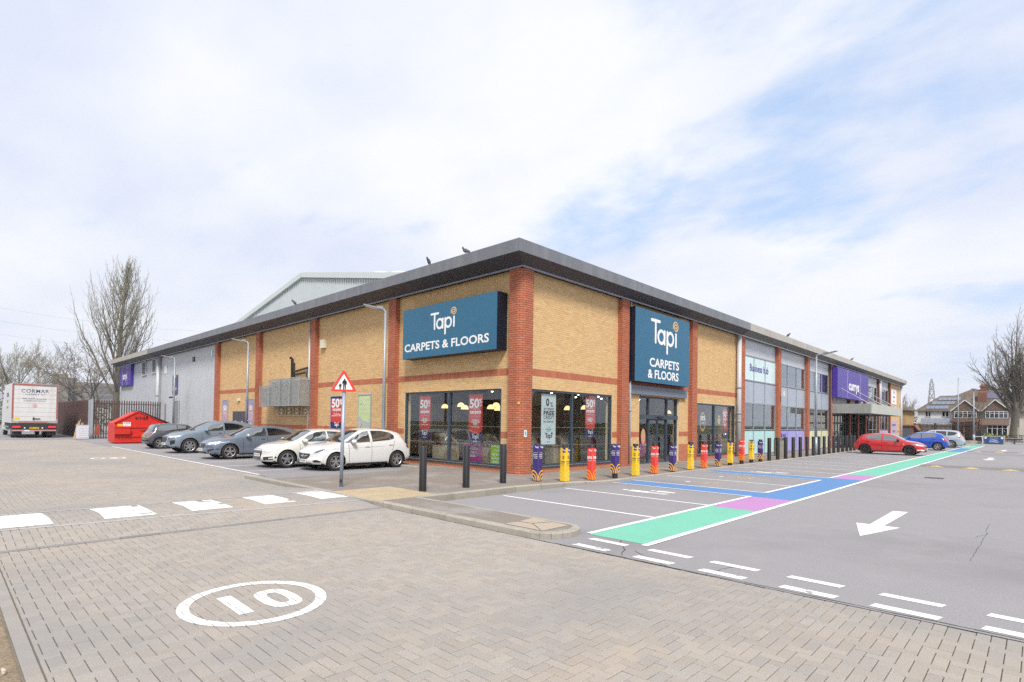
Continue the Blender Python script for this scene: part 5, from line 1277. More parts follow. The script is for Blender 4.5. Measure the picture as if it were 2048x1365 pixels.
# ------------------------------------------------------------------ lamp posts
LP = M('lamp_post_grey', (.34, .37, .41), .45, metal=.3, nz=(5, .06))
def lamp_post(x, y, z, h, arm, label, r=(.075, .045), flat=True, grp=None, arm_len=.75):
    e = empty('lamp_post', (x, y, z), label=label, cat='lamp post', group=grp); b = MB(); b.cyl((0, 0, 0), (0, 0, 1.1), r[0] * 1.25, r[0] * 1.2, 14); b.cyl((0, 0, 1.1), (0, 0, h), r[0], r[1], 14); b.build('column', LP, e, smooth=True)
    b = MB(); b.box(-.035, .035, -r[0] * 1.3, -r[0] * 1.2, .5, .9); b.build('access_door', M('joint_grey'), e)
    if arm:
        a = Vector((cos(arm), sin(arm), 0)); s = a.cross(UZ)
        b = MB(); b.tube([Vector((0, 0, h - .05)), Vector((0, 0, h + .06)) + a * .05, a * (arm_len * .4) + Vector((0, 0, h + .1))], [.05, .045, .035], 8); b.build('bracket', LP, e, smooth=True)
        b = MB(); c = a * (arm_len * .62) + Vector((0, 0, h + .13)); b.obox(c, (a * .36 + UZ * .06), s * .13, UZ * .022); b.obox(c - a * .25 + UZ * .0, a * .12, s * .08, UZ * .05); b.build('lantern', M('lantern_grey', (.25, .27, .30), .5), e)
        b = MB(); b.obox(c + a * .06 - UZ * .016, (a * .22 + UZ * .036), s * .09, UZ * .008); b.build('diffuser', M('lantern_glass', (.6, .6, .58), .3), e)
    return e
AZL = radians(150)
lamp_post(11.95, 18.28, .0, 6.0, AZL, 'grey lamp post in front of the pier left of the wide teal sign')
lamp_post(11.95, 31.8, .0, 5.95, AZL, 'grey lamp post near the caged air conditioning units')
lamp_post(11.95, 45.4, .0, 6.0, AZL, 'grey lamp post standing against the silver cladding')
lamp_post(37.45, 9.92, .05, 6.1, radians(-100), 'tall grey lamp post among the black bollards on the right', arm_len=1.3)
lamp_post(90, 7.45, 0, 8.3, radians(0), 'tall thin lamp post in front of the white house wall', r=(.09, .05), arm_len=.8)
e = lamp_post(90, 5.93, 0, 6.6, None, 'shorter lamp post with a round top in front of the houses', r=(.09, .05)); b = MB(); b.lathe([(.02, 6.55), (.07, 6.7), (.32, 6.78), (.30, 6.86), (0, 6.9)], 12); b.build('round_lantern', M('lantern_grey'), e)
lamp_post(9.3, 96, 0, 8.5, radians(200), 'distant lamp post above the lorry roof', r=(.1, .06))
# pigeons
def pigeon(x, y, z, rz, label, lean=.5):
    e = empty('pigeon', (x, y, z), rz, label, 'bird'); b = MB(); PG = M('pigeon_grey', (.10, .11, .13), .8)
    pr = [(.0, -.19), (.035, -.17), (.05, -.08), (.072, 0), (.07, .06), (.045, .12), (.0, .15)]; k = len(b.v); b.lathe(pr, 12, axis='X')
    rot = Matrix.Rotation(-lean, 3, 'Y'); b.v = [tuple(rot @ Vector((vx, vy * .85, vz)) + Vector((0, 0, .13))) for vx, vy, vz in b.v]; b.build('body', PG, e, smooth=True)
    b = MB(); b.lathe([(0, -.045), (.03, -.02), (.036, .005), (.02, .035), (0, .045)], 10, (.14, 0, .25)); b.tube([(.10, 0, .19), (.135, 0, .24)], [.045, .03], 8); b.build('head', M('pigeon_dark', (.06, .07, .09), .7), e, smooth=True)
    b = MB(); b.cyl((.165, 0, .25), (.20, 0, .245), .008, .002, 5); b.build('beak', M('black_plastic'), e)
    b = MB(); b.bar((-.14, 0, .05), (-.27, 0, .0), .07, .015); b.build('tail', M('pigeon_dark'), e)
    b = MB(); b.cyl((.02, .025, 0), (.01, .02, .08), .006, n=4); b.cyl((.02, -.025, 0), (.01, -.02, .08), .006, n=4); b.build('legs', M('pigeon_pink', (.4, .15, .12), .6), e)
pigeon(12.58, 14.35, 7.57, radians(100), 'pigeon on the grey roof edge nearest the corner', .35); pigeon(12.58, 16.42, 7.57, radians(-160), 'pigeon on the grey roof edge, second from the corner', .9); pigeon(12.58, 27.5, 7.57, radians(170), 'lone pigeon on the roof edge below the warehouse gable', .9)
pigeon(38.3, 11.85, 7.57, radians(-100), 'pigeon on the beige roof edge', .8); pigeon(55.2, 11.85, 7.57, radians(-60), 'distant pigeon on the beige roof edge above the violet sign', .8)
# vent cap on roof
b = MB(); b.cyl((13.6, 34.6, 7.5), (13.6, 34.6, 7.95), .12, n=10); b.cyl((13.6, 34.6, 7.9), (13.6, 34.6, 8.0), .22, n=10); tag(b.build('roof_vent', ALU), 'small metal roof vent above the left wall', 'vent')

# ------------------------------------------------------------------ warehouse behind
wh = empty('warehouse', (0, 0, 0), label='large pale ribbed metal warehouse gable behind the shop', cat='building')
WM = M('warehouse_sheet', (.50, .54, .56), .5, nz=(.4, .04)); XW = 22.0; YA_, ZA_ = 46.6, 14.3; SL = .176; HB = 24.0
b = MB(); b.poly([(XW, YA_ + HB, 0), (XW, YA_ - HB, 0), (XW, YA_ - HB, ZA_ - SL * HB), (XW, YA_, ZA_), (XW, YA_ + HB, ZA_ - SL * HB)]); g_ = b.build('gable_wall', WM, wh)
b = MB(); y = YA_ - HB + .1
while y < YA_ + HB: zt_ = ZA_ - SL * abs(y - YA_); b.box(XW - .05, XW - .001, y, y + .12, 7.0, zt_); y += .35
b.build('cladding_rib', WM, g_, kind='stuff')
b = MB(); b.poly([(XW, YA_ - HB - .2, ZA_ - SL * (HB + .2) + .03), (XW, YA_, ZA_ + .03), (85, YA_, ZA_ + .03), (85, YA_ - HB - .2, ZA_ - SL * (HB + .2) + .03)]); b.poly([(XW, YA_ + HB + .2, ZA_ - SL * (HB + .2) + .03), (XW, YA_, ZA_ + .03), (85, YA_, ZA_ + .03), (85, YA_ + HB + .2, ZA_ - SL * (HB + .2) + .03)]); b.poly([(XW, YA_ - HB, 0), (85, YA_ - HB, 0), (85, YA_ - HB, 10), (XW, YA_ - HB, 10)]); b.build('roof', WM, wh)
for s in (-1, 1):
    b = MB(); b.bar((XW - .12, YA_ - s * .0, ZA_ + .05), (XW - .12, YA_ + s * (HB + .3), ZA_ + .05 - SL * (HB + .3)), .2, .42, upv=(0, 0, 1)); b.build('verge_trim', M('verge_pale', (.56, .60, .60), .5), wh)
for y in (39.5, 42.0): 
    b = MB(); b.lathe([(1.1, 0), (1.0, .5), (.7, .85), (0, 1.0)], 16, (25, y - 3.2, ZA_ - SL * abs(y - 3.2 - YA_))); b.build('roof_cowl', M('cowl_pale', (.6, .61, .66), .6), wh, smooth=True)

# ------------------------------------------------------------------ cars
def pch(keys):
    xs = [k[0] for k in keys]; ys = [k[1] for k in keys]; n = len(xs)
    d = [(ys[i + 1] - ys[i]) / (xs[i + 1] - xs[i]) for i in range(n - 1)]
    mm = [d[0]] + [0 if d[i - 1] * d[i] <= 0 else 2 * d[i - 1] * d[i] / (d[i - 1] + d[i]) for i in range(1, n - 1)] + [d[-1]]
    def f(x):
        if x <= xs[0]: return ys[0]
        if x >= xs[-1]: return ys[-1]
        i = 0
        while xs[i + 1] < x: i += 1
        h = xs[i + 1] - xs[i]; t = (x - xs[i]) / h
        return (2 * t**3 - 3 * t**2 + 1) * ys[i] + (t**3 - 2 * t**2 + t) * h * mm[i] + (-2 * t**3 + 3 * t**2) * ys[i + 1] + (t**3 - t**2) * h * mm[i + 1]
    return f
CARGL = M('car_glass', (.045, .055, .058), .03, spec=1.0, coat=1.0)
CARGL.node_tree.nodes['Principled BSDF'].inputs['IOR'].default_value = 2.1
CARGLT = M('car_glass_tinted', (.010, .010, .012), .05, spec=.9, coat=1.0)
BLP = M('car_trim_black', (.018, .018, .02), .45); TYRE = M('tyre_rubber', (.022, .021, .021), .85, nz=(30, .2)); CHROME = M('chrome', (.6, .61, .62), .15, metal=1.0); ARCH = M('wheel_arch_black', (.006, .006, .007), .9)
RIMS = M('alloy_silver', (.5, .5, .51), .3, metal=.8); RIMB = M('alloy_black', (.02, .02, .022), .3); LENS = M('headlight_lens', (.55, .58, .62), .08, spec=.8, coat=1.0, nz=(14, .35)); LENSD = M('headlight_dark', (.08, .09, .10), .1, coat=1.0); TAIL = M('tail_light_red', (.38, .012, .015), .15, coat=1.0); PLW = M('plate_white', (.72, .72, .70), .4); PLY = M('plate_yellow', (.75, .55, .04), .4)
def wheel_set(e, x, y, r, wd, style, side, rimr=.66):
    w = empty('wheel', (x, y, r), parent=e); s = side
    b = MB(); h = wd / 2; rr = r * rimr
    b.lathe([(rr, -h * .9), (r * .88, -h), (r * .965, -h * .86), (r, -h * .6), (r, h * .6), (r * .965, h * .86), (r * .88, h), (rr, h * .9), (rr * .97, h * .2), (rr * .97, -h * .9)], 32, axis='Y'); b.build('tyre', TYRE, w, smooth=True)
    face = lambda px, pz_, d: (px, s * (h * .72 - d), pz_)
    b = MB(); b.lathe([(rr * 1.01, s * h * .9), (rr * .97, s * h * .93), (rr * .90, s * h * .78), (rr * .88, s * h * .2)], 32, axis='Y')
    mt = RIMB if style == 'black' else RIMS
    nsp = {'five': 5, 'twin': 5, 'black': 5, 'seven': 7, 'ten': 5}[style]
    for k in range(nsp):
        a = 2 * pi * k / nsp + .3
        offs = (-.17, .17) if style in ('twin', 'ten', 'black') else (0,)
        for of in offs:
            a1 = a + of * (.9 if style == 'twin' else 1.3); ww = rr * (.085 if len(offs) == 2 else .16)
            p0 = Vector((cos(a) * rr * .15, 0, sin(a) * rr * .15)); p1 = Vector((cos(a1) * rr * .93, 0, sin(a1) * rr * .93)); d = (p1 - p0).normalized(); n_ = Vector((-d.z, 0, d.x))
            q = [p0 - n_ * ww * 1.25, p1 - n_ * ww * .75, p1 + n_ * ww * .75, p0 + n_ * ww * 1.25]
            k0 = len(b.v)
            for dep in (.0, .035):
                for i_, p in enumerate(q): b.v.append((p.x, s * (h * (.80 if i_ in (0, 3) else .84) - dep), p.z))
            for f_ in ((0, 1, 2, 3), (0, 4, 5, 1), (1, 5, 6, 2), (2, 6, 7, 3), (3, 7, 4, 0)): b.face([k0 + i_ for i_ in f_])
    b.lathe([(0, s * h * .86), (rr * .2, s * h * .84), (rr * .22, s * h * .6)], 14, axis='Y')
    b.build('rim', mt, w, fix=True)
    b = MB(); b.lathe([(0, s * h * .25), (rr * .86, s * h * .25), (rr * .86, s * h * .1)], 24, axis='Y'); b.build('wheel_well', ARCH, w)
    b = MB(); b.lathe([(rr * .2, s * h * .34), (rr * .6, s * h * .34), (rr * .6, s * h * .28)], 24, axis='Y'); b.build('brake_disc', M('brake_grey', (.14, .13, .12), .4, metal=.6), w)
    return w

def car(P, loc, rz, label, cat='car', name='parked_car', group=None):
    """P: dict of profiles. local x from the nose (0) to the tail (L), z up"""
    e = empty(name, loc, rz, label, cat, group)
    Ln, Wd = P['L'], P['W'] / 2
    top, belt, sill = pch(P['top']), pch(P['belt']), pch(P['sill'])
    roofw = pch(P['roofw']); bodyw = pch([(0, .93), (.35, .985), (Ln * .3, 1), (Ln * .75, 1), (Ln - .3, .985), (Ln, .94)])
    wr = P['wr']; xa = P['xa']; xb = xa + P['wb']; Ra = wr + P.get('gap', .055)
    fk, rk = P.get('fk', .34), P.get('rk', .16); fn_, rn_ = P['nose'], P['tail']     # face profiles: x offset as function of z
    noseF, tailF = pch(fn_), pch(rn_)
    sec = pch([(0, .90), (.08, .955), (.22, .985), (.5, 1.0), (.68, .998), (.80, .985), (.9, .972), (1.0, .945)])
    xs = []; x = 0
    while x < Ln - 1e-6: xs.append(x); x += .045 if (x < .25 or x > Ln - .3) else .05
    xs.append(Ln)
    NS, NG, K = 15, 5, 7
    fz = lambda z: noseF(z); tzr = lambda z: tailF(z)
    def warp(x, y, z):
        ay = abs(y) / Wd
        f = max(0, 1 - x / 1.1) ** 1.3; g = max(0, 1 - (Ln - x) / .8) ** 1.3
        f2 = max(0, 1 - x / .55) ** 1.5; g2 = max(0, 1 - (Ln - x) / .5) ** 1.5
        return x + f * fk * ay ** 2.8 + f2 * fz(z) - g * rk * ay ** 2.8 - g2 * tzr(z)
    V = []; vid = {}
    def add(key, x, y, z):
        vid[key] = len(V); V.append((warp(x, y, z), y, z))
    for i, x in enumerate(xs):
        zs_, zb_, zt_ = sill(x), belt(x), top(x); crown = P.get('crown', .055) * (1 if zt_ - zb_ > .15 else max(.35, (zt_ - zb_) / .15 * .65 + .35)); ze = max(zt_ - crown, zb_ + .012); zt_ = max(zt_, ze + .012)
        bw = Wd * bodyw(x); rw = Wd * roofw(x)
        for s in (-1, 1):
            for j in range(NS + 1):
                t = j / NS; add((i, s, j), x, s * bw * sec(t), zs_ + (zb_ - zs_) * t)
            yb_ = bw * sec(1)
            for j in range(1, NG + 1):
                t = j / NG; bul = .045 * sin(pi * t) * min(1, (ze - zb_) / .35); add((i, s, NS + j), x, s * (yb_ + (rw - yb_) * t ** 1.05 + bul * .6), zb_ + (ze - zb_) * t)
        for k in range(1, 2 * K):
            u = -1 + k / K; add((i, 'r', k), x, u * rw, ze + (zt_ - ze) * (1 - abs(u) ** 2.2))
        for s, k in ((-1, 0), (1, 2 * K)): vid[(i, 'r', k)] = vid[(i, s, NS + NG)]
    F = []
    n = len(xs)
    for i in range(n - 1):
        for s in (-1, 1):
            for j in range(NS + NG):
                q = (vid[(i, s, j)], vid[(i + 1, s, j)], vid[(i + 1, s, j + 1)], vid[(i, s, j + 1)]); F.append((q if s == -1 else q[::-1], j < NS))
        for k in range(2 * K):
            F.append(((vid[(i, 'r', k)], vid[(i + 1, 'r', k)], vid[(i + 1, 'r', k + 1)], vid[(i, 'r', k + 1)]), False))
    # front and rear faces
    for i, sg in ((0, 1), (n - 1, -1)):
        x = xs[i]
        for j in range(NS + NG):
            y0 = abs(V[vid[(i, 1, j)]][1]); z0 = V[vid[(i, 1, j)]][2]
            vid[('c', i, j, 0)] = vid[(i, -1, j)]; vid[('c', i, j, 2 * K)] = vid[(i, 1, j)]
            for k in range(1, 2 * K):
                u = -1 + k / K; add(('c', i, j, k), x, u * y0, z0)
        for k in range(2 * K + 1): vid[('c', i, NS + NG, k)] = vid[(i, 'r', k)]
        for j in range(NS + NG):
            for k in range(2 * K):
                q = (vid[('c', i, j, k)], vid[('c', i, j + 1, k)], vid[('c', i, j + 1, k + 1)], vid[('c', i, j, k + 1)]); F.append((q if sg == 1 else q[::-1], False))
    # wheel openings
    inside = {}
    for k, (x, y, z) in enumerate(V):
        for wx in (xa, xb):
            if abs(y) > Wd * .6 and math.hypot(x - wx, z - wr) < Ra: inside[k] = wx
    keep = []
    for q, side in F:
        if side and all(v in inside for v in q): continue
        keep.append(q)
    for k, wx in inside.items():
        x, y, z = V[k]; d = Vector((x - wx, z - wr)); 
        if d.length < 1e-4: d = Vector((0, 1))
        d = d.normalized() * Ra; V[k] = (wx + d.x, y, wr + d.y)
    b = MB(); b.v = V; b.f = [tuple(q) for q in keep]; b.mi = [0] * len(keep)
    body = b.build('body', P['paint'], e, smooth=True)
    bvh = BVHTree.FromPolygons([Vector(v) for v in V], keep)
    def cast(o, d):
        h = bvh.ray_cast(Vector(o), Vector(d).normalized()); return (h[0], h[1]) if h[0] is not None else (None, None)
    def patch(nm, outline, view, mat, off=.004, step=.06, parent=e, thick=0):
        """outline in view coordinates projected onto the body"""
        o2 = [Vector(p) for p in outline]; pts = []; m_ = len(o2)
        for i in range(m_):
            p, q = o2[i], o2[(i + 1) % m_]; nn = max(1, int((q - p).length / step))
            for k in range(nn): pts.append(p.lerp(q, k / nn))
        x0, x1 = min(p.x for p in pts), max(p.x for p in pts); y0, y1 = min(p.y for p in pts), max(p.y for p in pts); nb = len(pts)
        edges = [(i, (i + 1) % nb) for i in range(nb)]
        gx = x0 + step / 2
        def inside_(px, py):
            c = False; j = m_ - 1
            for i in range(m_):
                a, c2 = o2[i], o2[j]
                if (a.y > py) != (c2.y > py) and px < (c2.x - a.x) * (py - a.y) / (c2.y - a.y) + a.x: c = not c
                j = i
            return c
        while gx < x1:
            gy = y0 + step / 2
            while gy < y1:
                if inside_(gx, gy) and min((Vector((gx, gy)) - p).length for p in pts[:nb]) > step * .4: pts.append(Vector((gx, gy)))
                gy += step
            gx += step
        vo, ed, fa, _, _, _ = delaunay_2d_cdt(pts, edges, [], 1, 1e-5)
        bb = MB(); ok = []
        for p in vo:
            if view in ('l', 'r'): s = -1 if view == 'l' else 1; o, d = (p.x, s * 3, p.y), (0, -s, 0)
            elif view == 't': o, d = (p.x, p.y, 4), (0, 0, -1)
            elif view == 'f': o, d = (-3, p.x, p.y), (1, 0, 0)
            elif view == 'b': o, d = (Ln + 3, p.x, p.y), (-1, 0, 0)
            elif view[0] == 'd':   # diagonal: (angle deg, side) horizontal coordinate runs round the corner
                a = radians(view[1]); dr = Vector((cos(a), -sin(a), 0)); ax = Vector((sin(a), cos(a), 0)); c0 = Vector((view[2], view[3], 0)); o = c0 + ax * p.x - dr * 4 + Vector((0, 0, p.y)); d = dr
            h, nn = cast(o, d)
            if h is None: ok.append(False); bb.v.append((0, 0, 0)); continue
            if nn.dot(Vector(d)) > 0: nn = -nn
            bb.v.append(tuple(h + nn * off)); ok.append(True)
        fa = [f for f in fa if all(ok[i] for i in f)]
        bb.f = [tuple(f) for f in fa]; bb.mi = [0] * len(fa)
        if not fa: return None
        return bb.build(nm, mat, parent, smooth=True)
    # glass
    for s, v in ((-1, 'l'), (1, 'r')):
        for k, w in enumerate(P['side_glass']):
            patch('side_window', w, v, CARGL if not P.get('tint') or k == 0 else CARGLT, .004)
        if P.get('frame_line'): patch('window_trim', P['frame_line'], v, P.get('frame_mat', BLP), .0025, step=.05)
        for xl in P['seams']:
            z0_, z1_ = xl[2], xl[3]; patch('door_seam', [(xl[0] - .006, z0_), (xl[0] + .006, z0_), (xl[1] + .006, z1_), (xl[1] - .006, z1_)], v, BLP, .0025, step=.07)
        patch('sill_trim', [(xa + Ra + .03, sill(2) + .0), (xb - Ra - .03, sill(2) + .0), (xb - Ra - .05, sill(2) + P.get('skirt', .07)), (xa + Ra + .05, sill(2) + P.get('skirt', .07))], v, P.get('skirtmat', BLP), .004)
        for (hx, hz_) in P['handles']:
            h, nn = cast((hx, s * 3, hz_), (0, -s, 0))
            if h: bb = MB(); bb.box(hx - .09, hx + .09, h.y - .012, h.y + s * .03, hz_ - .016, hz_ + .016); o = bb.build('door_handle', P.get('handlemat', P['paint']), e); 
        mx_, mz_ = P['mirror']
        h, nn = cast((mx_, s * 3, mz_), (0, -s, 0))
        yy = h.y if h else s * Wd
        bb = MB(); k0 = len(bb.v)
        bb.lathe([(0, -.055), (.07, -.05), (.098, -.01), (.10, .03), (.085, .06), (0, .062)], 14, (0, 0, 0), 'X'); bb.v = [(mx_ + .02 + x * 1.15, yy + s * .13 + y * 1.2, mz_ + .05 + z * .82) for x, y, z in bb.v]
        mo = bb.build('wing_mirror', P.get('mirrormat', P['paint']), e, smooth=True)
        bb = MB(); bb.bar((mx_ + .02, yy - s * .03, mz_ - .02), (mx_ + .02, yy + s * .11, mz_ + .0), .07, .035); bb.build('mirror_arm', BLP, mo)
    ws_ = P['screen']; patch('windscreen', [(ws_[0], -ws_[1]), (ws_[0] - .05, -ws_[1] * .5), (ws_[0] - .07, 0), (ws_[0] - .05, ws_[1] * .5), (ws_[0], ws_[1]), (ws_[2], ws_[3]), (ws_[2] - .03, 0), (ws_[2], -ws_[3])], 't', P.get('screenmat', CARGL), .004, step=.08)
    rg = P['rear_glass']; patch('rear_window', rg, 'b', CARGLT if P.get('tint') else CARGL, .005, step=.07)
    # lights, grilles, plates
    for nm, ol, vw, mt, off in P['details']:
        mt = {'lens': LENS, 'lensd': LENSD, 'tail': TAIL, 'blk': BLP, 'chr': CHROME, 'grl': M('grille_mesh', (.03, .03, .032), .4, nz=(90, .7)), 'paint': P['paint'], 'pw': PLW, 'py': PLY, 'skirt': BLP, 'white': M('drl_white', (.8, .82, .85), .2, coat=1), 'amber': M('indicator_amber', (.6, .2, .02), .2, coat=1)}.get(mt, mt)
        if isinstance(ol, dict):   # mirrored pair
            for s in (-1, 1): patch(nm, [(s * x, z) for x, z in ol['m']], vw, mt, off, step=.045)
        else: patch(nm, ol, vw, mt, off, step=.05)
    for pf, vw in ((P.get('fplate'), 'f'), (P.get('rplate'), 'b')):
        if not pf: continue
        h, nn = cast((-3 if vw == 'f' else Ln + 3, 0, pf[0]), (1 if vw == 'f' else -1, 0, 0)); sx_ = -1 if vw == 'f' else 1
        bb = MB(); bb.box(h.x, h.x + sx_ * .02, -.26, .26, pf[0] - .056, pf[0] + .056); pl_ = bb.build('number_plate', PLW if vw == 'f' else PLY, e)
        text(pf[1], .085, BLP, pl_, frame_mtx((h.x + sx_ * .0205, 0, pf[0]), (0, -1, 0) if vw == 'f' else (0, 1, 0), UZ), name='plate_characters', bold=.02, fit=.43, ext=.0008)
        if vw == 'f' and len(pf) > 2: bb = MB(); bb.poly([(h.x - .0206, .215, pf[0] - .055), (h.x - .0206, .258, pf[0] - .055), (h.x - .0206, .258, pf[0] + .055), (h.x - .0206, .215, pf[0] + .055)]); bb.build('plate_band', M('plate_blue', (.03, .10, .45), .4), pl_)
    # wipers, aerial, arch liners, underside
    bb = MB(); zf = sill(2) + .03
    bb.box(.35, Ln - .3, -Wd * .82, Wd * .82, zf, zf + .12); bb.box(.30, xa - Ra * .75, -Wd * .9, Wd * .9, zf, zf + .1); 
    bb.build('underbody', ARCH, e)
    for wx in (xa, xb):
        for s in (-1, 1):
            bb = MB(); nn_ = 18; k0 = 0
            for i in range(nn_ + 1):
                a = -.25 + (pi + .5) * i / nn_; 
                for yy in (Wd * .975 * s, Wd * .45 * s): bb.v.append((wx + (Ra + .004) * cos(a), yy, wr + (Ra + .004) * sin(a)))
            for i in range(nn_): bb.face((2 * i, 2 * i + 1, 2 * i + 3, 2 * i + 2))
            bb.poly([(wx - Ra * 1.02, Wd * .45 * s, .12), (wx + Ra * 1.02, Wd * .45 * s, .12), (wx + Ra * 1.02, Wd * .45 * s, wr + Ra), (wx - Ra * 1.02, Wd * .45 * s, wr + Ra)])
            bb.build('arch_liner', ARCH, e)
            if P.get('lip'):
                bb = MB(); 
                for i in range(nn_ + 1):
                    a = -.12 + (pi + .24) * i / nn_
                    for q, (rr_, dy) in enumerate(((Ra, .012), (Ra + .055, .004))):
                        x_, z_ = wx + rr_ * cos(a), wr + rr_ * sin(a); h, _n = cast((x_ + (.001 if q else .0), s * 3, z_ + (.004 if not q else 0)), (0, -s, 0)); yv = h.y if h else s * Wd * .97
                        bb.v.append((x_, (abs(yv) + dy) * s, z_))
                for i in range(nn_): bb.face((2 * i, 2 * i + 1, 2 * i + 3, 2 * i + 2))
                bb.build('arch_trim', P['lip'], e, smooth=True)
            wheel_set(e, wx, s * (Wd - .115), wr, .205, P['wheels'], s, P.get('rimr', .68))
    if P.get('aerial'): bb = MB(); bb.tube([(P['aerial'], 0, top(P['aerial']) - .02), (P['aerial'] + .10, 0, top(P['aerial']) + .14)], .006, 5); bb.build('aerial', BLP, e)
    for s in (-1, 1):
        p0 = cast((ws_[0] + .0, s * .35 - .25, 4), (0, 0, -1))[0]; p1 = cast((ws_[0] + .08, s * .35 + .22, 4), (0, 0, -1))[0]
        if p0 and p1: bb = MB(); bb.bar(p0 + Vector((0, 0, .015)), p1 + Vector((0, 0, .015)), .018, .012); bb.build('wiper', BLP, e)
    return e

def hatch(L=4.02, H=1.48, W=1.74, wb=2.51, xa=.80, hood=.93, wr=.31, **kw):
    """five door hatchback built from its main heights"""
    s = L / 4.02
    P = dict(L=L, W=W, xa=xa, wb=wb, wr=wr,
        top=[(0, hood - .25), (.10, hood - .17), (.35, hood - .06), (.7, hood + .01), (1.0 * s, hood + .06), (1.1 * s, hood + .10), (1.5 * s, H - .22), (1.85 * s, H - .05), (2.25 * s, H), (2.9 * s, H - .015), (3.4 * s, H - .09), (3.62 * s, H - .17), (3.8 * s, H - .36), (3.93 * s, H - .52), (L, H - .62)],
        belt=[(0, hood - .29), (.10, hood - .22), (.4, hood - .13), (.8, hood - .06), (1.1 * s, hood - .01), (1.5 * s, hood + .0), (2.5 * s, hood + .03), (3.3 * s, hood + .08), (3.7 * s, hood + .06), (L, H - .66)],
        sill=[(0, .24), (.3, .20), (.9, .18), (3.0, .18), (L - .4, .22), (L, .30)],
        roofw=[(0, .72), (.4, .84), (1.0 * s, .86), (1.5 * s, .76), (2.0 * s, .69), (3.0 * s, .675), (3.6 * s, .66), (L, .78)],
        nose=[(.2, .10), (.35, .0), (.5, .02), (.62, .03), (.75, .10)], tail=[(.25, .10), (.4, .0), (.6, .0), (.8, .05), (1.0, .12)])
    P.update(kw); return P
def P2(c, *a): return M(c, *a)
PW = M('car_white', (.70, .70, .69), .25, coat=1.0, spec=.5); PW2 = M('car_ivory', (.66, .645, .60), .25, coat=1.0); PBL = M('car_blue_grey', (.15, .19, .245), .28, metal=.3, coat=1.0); PGR = M('car_steel_blue', (.21, .26, .32), .3, metal=.3, coat=1.0); PMINI = M('car_charcoal', (.085, .09, .11), .3, metal=.3, coat=1.0); PR = M('car_red', (.48, .018, .022), .2, coat=1.0); PB = M('car_blue', (.012, .075, .46), .22, metal=.2, coat=1.0); PS = M('car_silver', (.50, .54, .60), .28, metal=.5, coat=1.0)
for mt_ in (PW, PW2): pass

# white hatchback nearest the camera
P = hatch(paint=PW, wheels='ten',
    side_glass=[[(1.33, 1.0), (1.62, 1.215), (1.92, 1.345), (2.14, 1.385), (2.16, .985), (1.36, .955)], [(2.25, 1.39), (2.7, 1.385), (3.05, 1.33), (3.22, 1.22), (3.20, 1.10), (3.05, 1.05), (2.25, .99)], [(1.12, .985), (1.28, 1.03), (1.58, 1.215), (1.30, .955)]],
    frame_line=None, seams=[(1.30, 1.28, .30, .94), (2.20, 2.21, .30, .98), (3.0, 3.22, .42, 1.03)], handles=[(2.02, .83), (3.02, .88)], mirror=(1.40, .96),
    screen=(1.06, .66, 1.83, .52), rear_glass=[(-.50, 1.32), (.50, 1.32), (.60, 1.02), (-.60, 1.02)],
    details=[('headlight', {'m': [(.42, .63), (.58, .59), (.76, .62), (.855, .76), (.86, .88), (.74, .82), (.56, .735), (.42, .68)]}, 'f', 'lens', .005), ('headlight_inner', {'m': [(.56, .635), (.68, .64), (.78, .72), (.74, .765), (.60, .70)]}, 'f', 'lensd', .007),
             ('grille', [(-.40, .60), (.40, .60), (.36, .48), (.24, .405), (-.24, .405), (-.36, .48)], 'f', 'grl', .006), ('grille_bar', [(-.41, .565), (-.12, .53), (.12, .53), (.41, .565), (.40, .535), (.13, .495), (-.13, .495), (-.40, .535)], 'f', 'chr', .012), ('badge', circ(0, .525, .055, 14), 'f', 'chr', .02),
             ('fog_lamp', {'m': [(.52, .36), (.66, .40), (.80, .345), (.80, .31), (.56, .31)]}, 'f', 'blk', .006), ('lower_intake', [(-.42, .285), (.42, .285), (.48, .255), (-.48, .255)], 'f', 'blk', .006),
             ('tail_light', [(3.72, .80), (3.82, .98), (3.90, .97), (3.93, .78), (3.80, .72)], 'l', 'tail', .006), ('tail_light', [(3.72, .80), (3.82, .98), (3.90, .97), (3.93, .78), (3.80, .72)], 'r', 'tail', .006), ('bonnet_seam', {'m': [(.22, .62), (.7, .70), (1.05, .72), (1.05, .715), (.7, .692), (.23, .61)]}, 't', 'blk', .003)],
    fplate=(.345, 'SK18 ZPW', 1), rplate=(.6, 'SK18 ZPW'), aerial=2.2)
car(P, (8.86, 18.50, 0), 0, 'white five door hatchback behind the warning sign post, nearest the corner window')
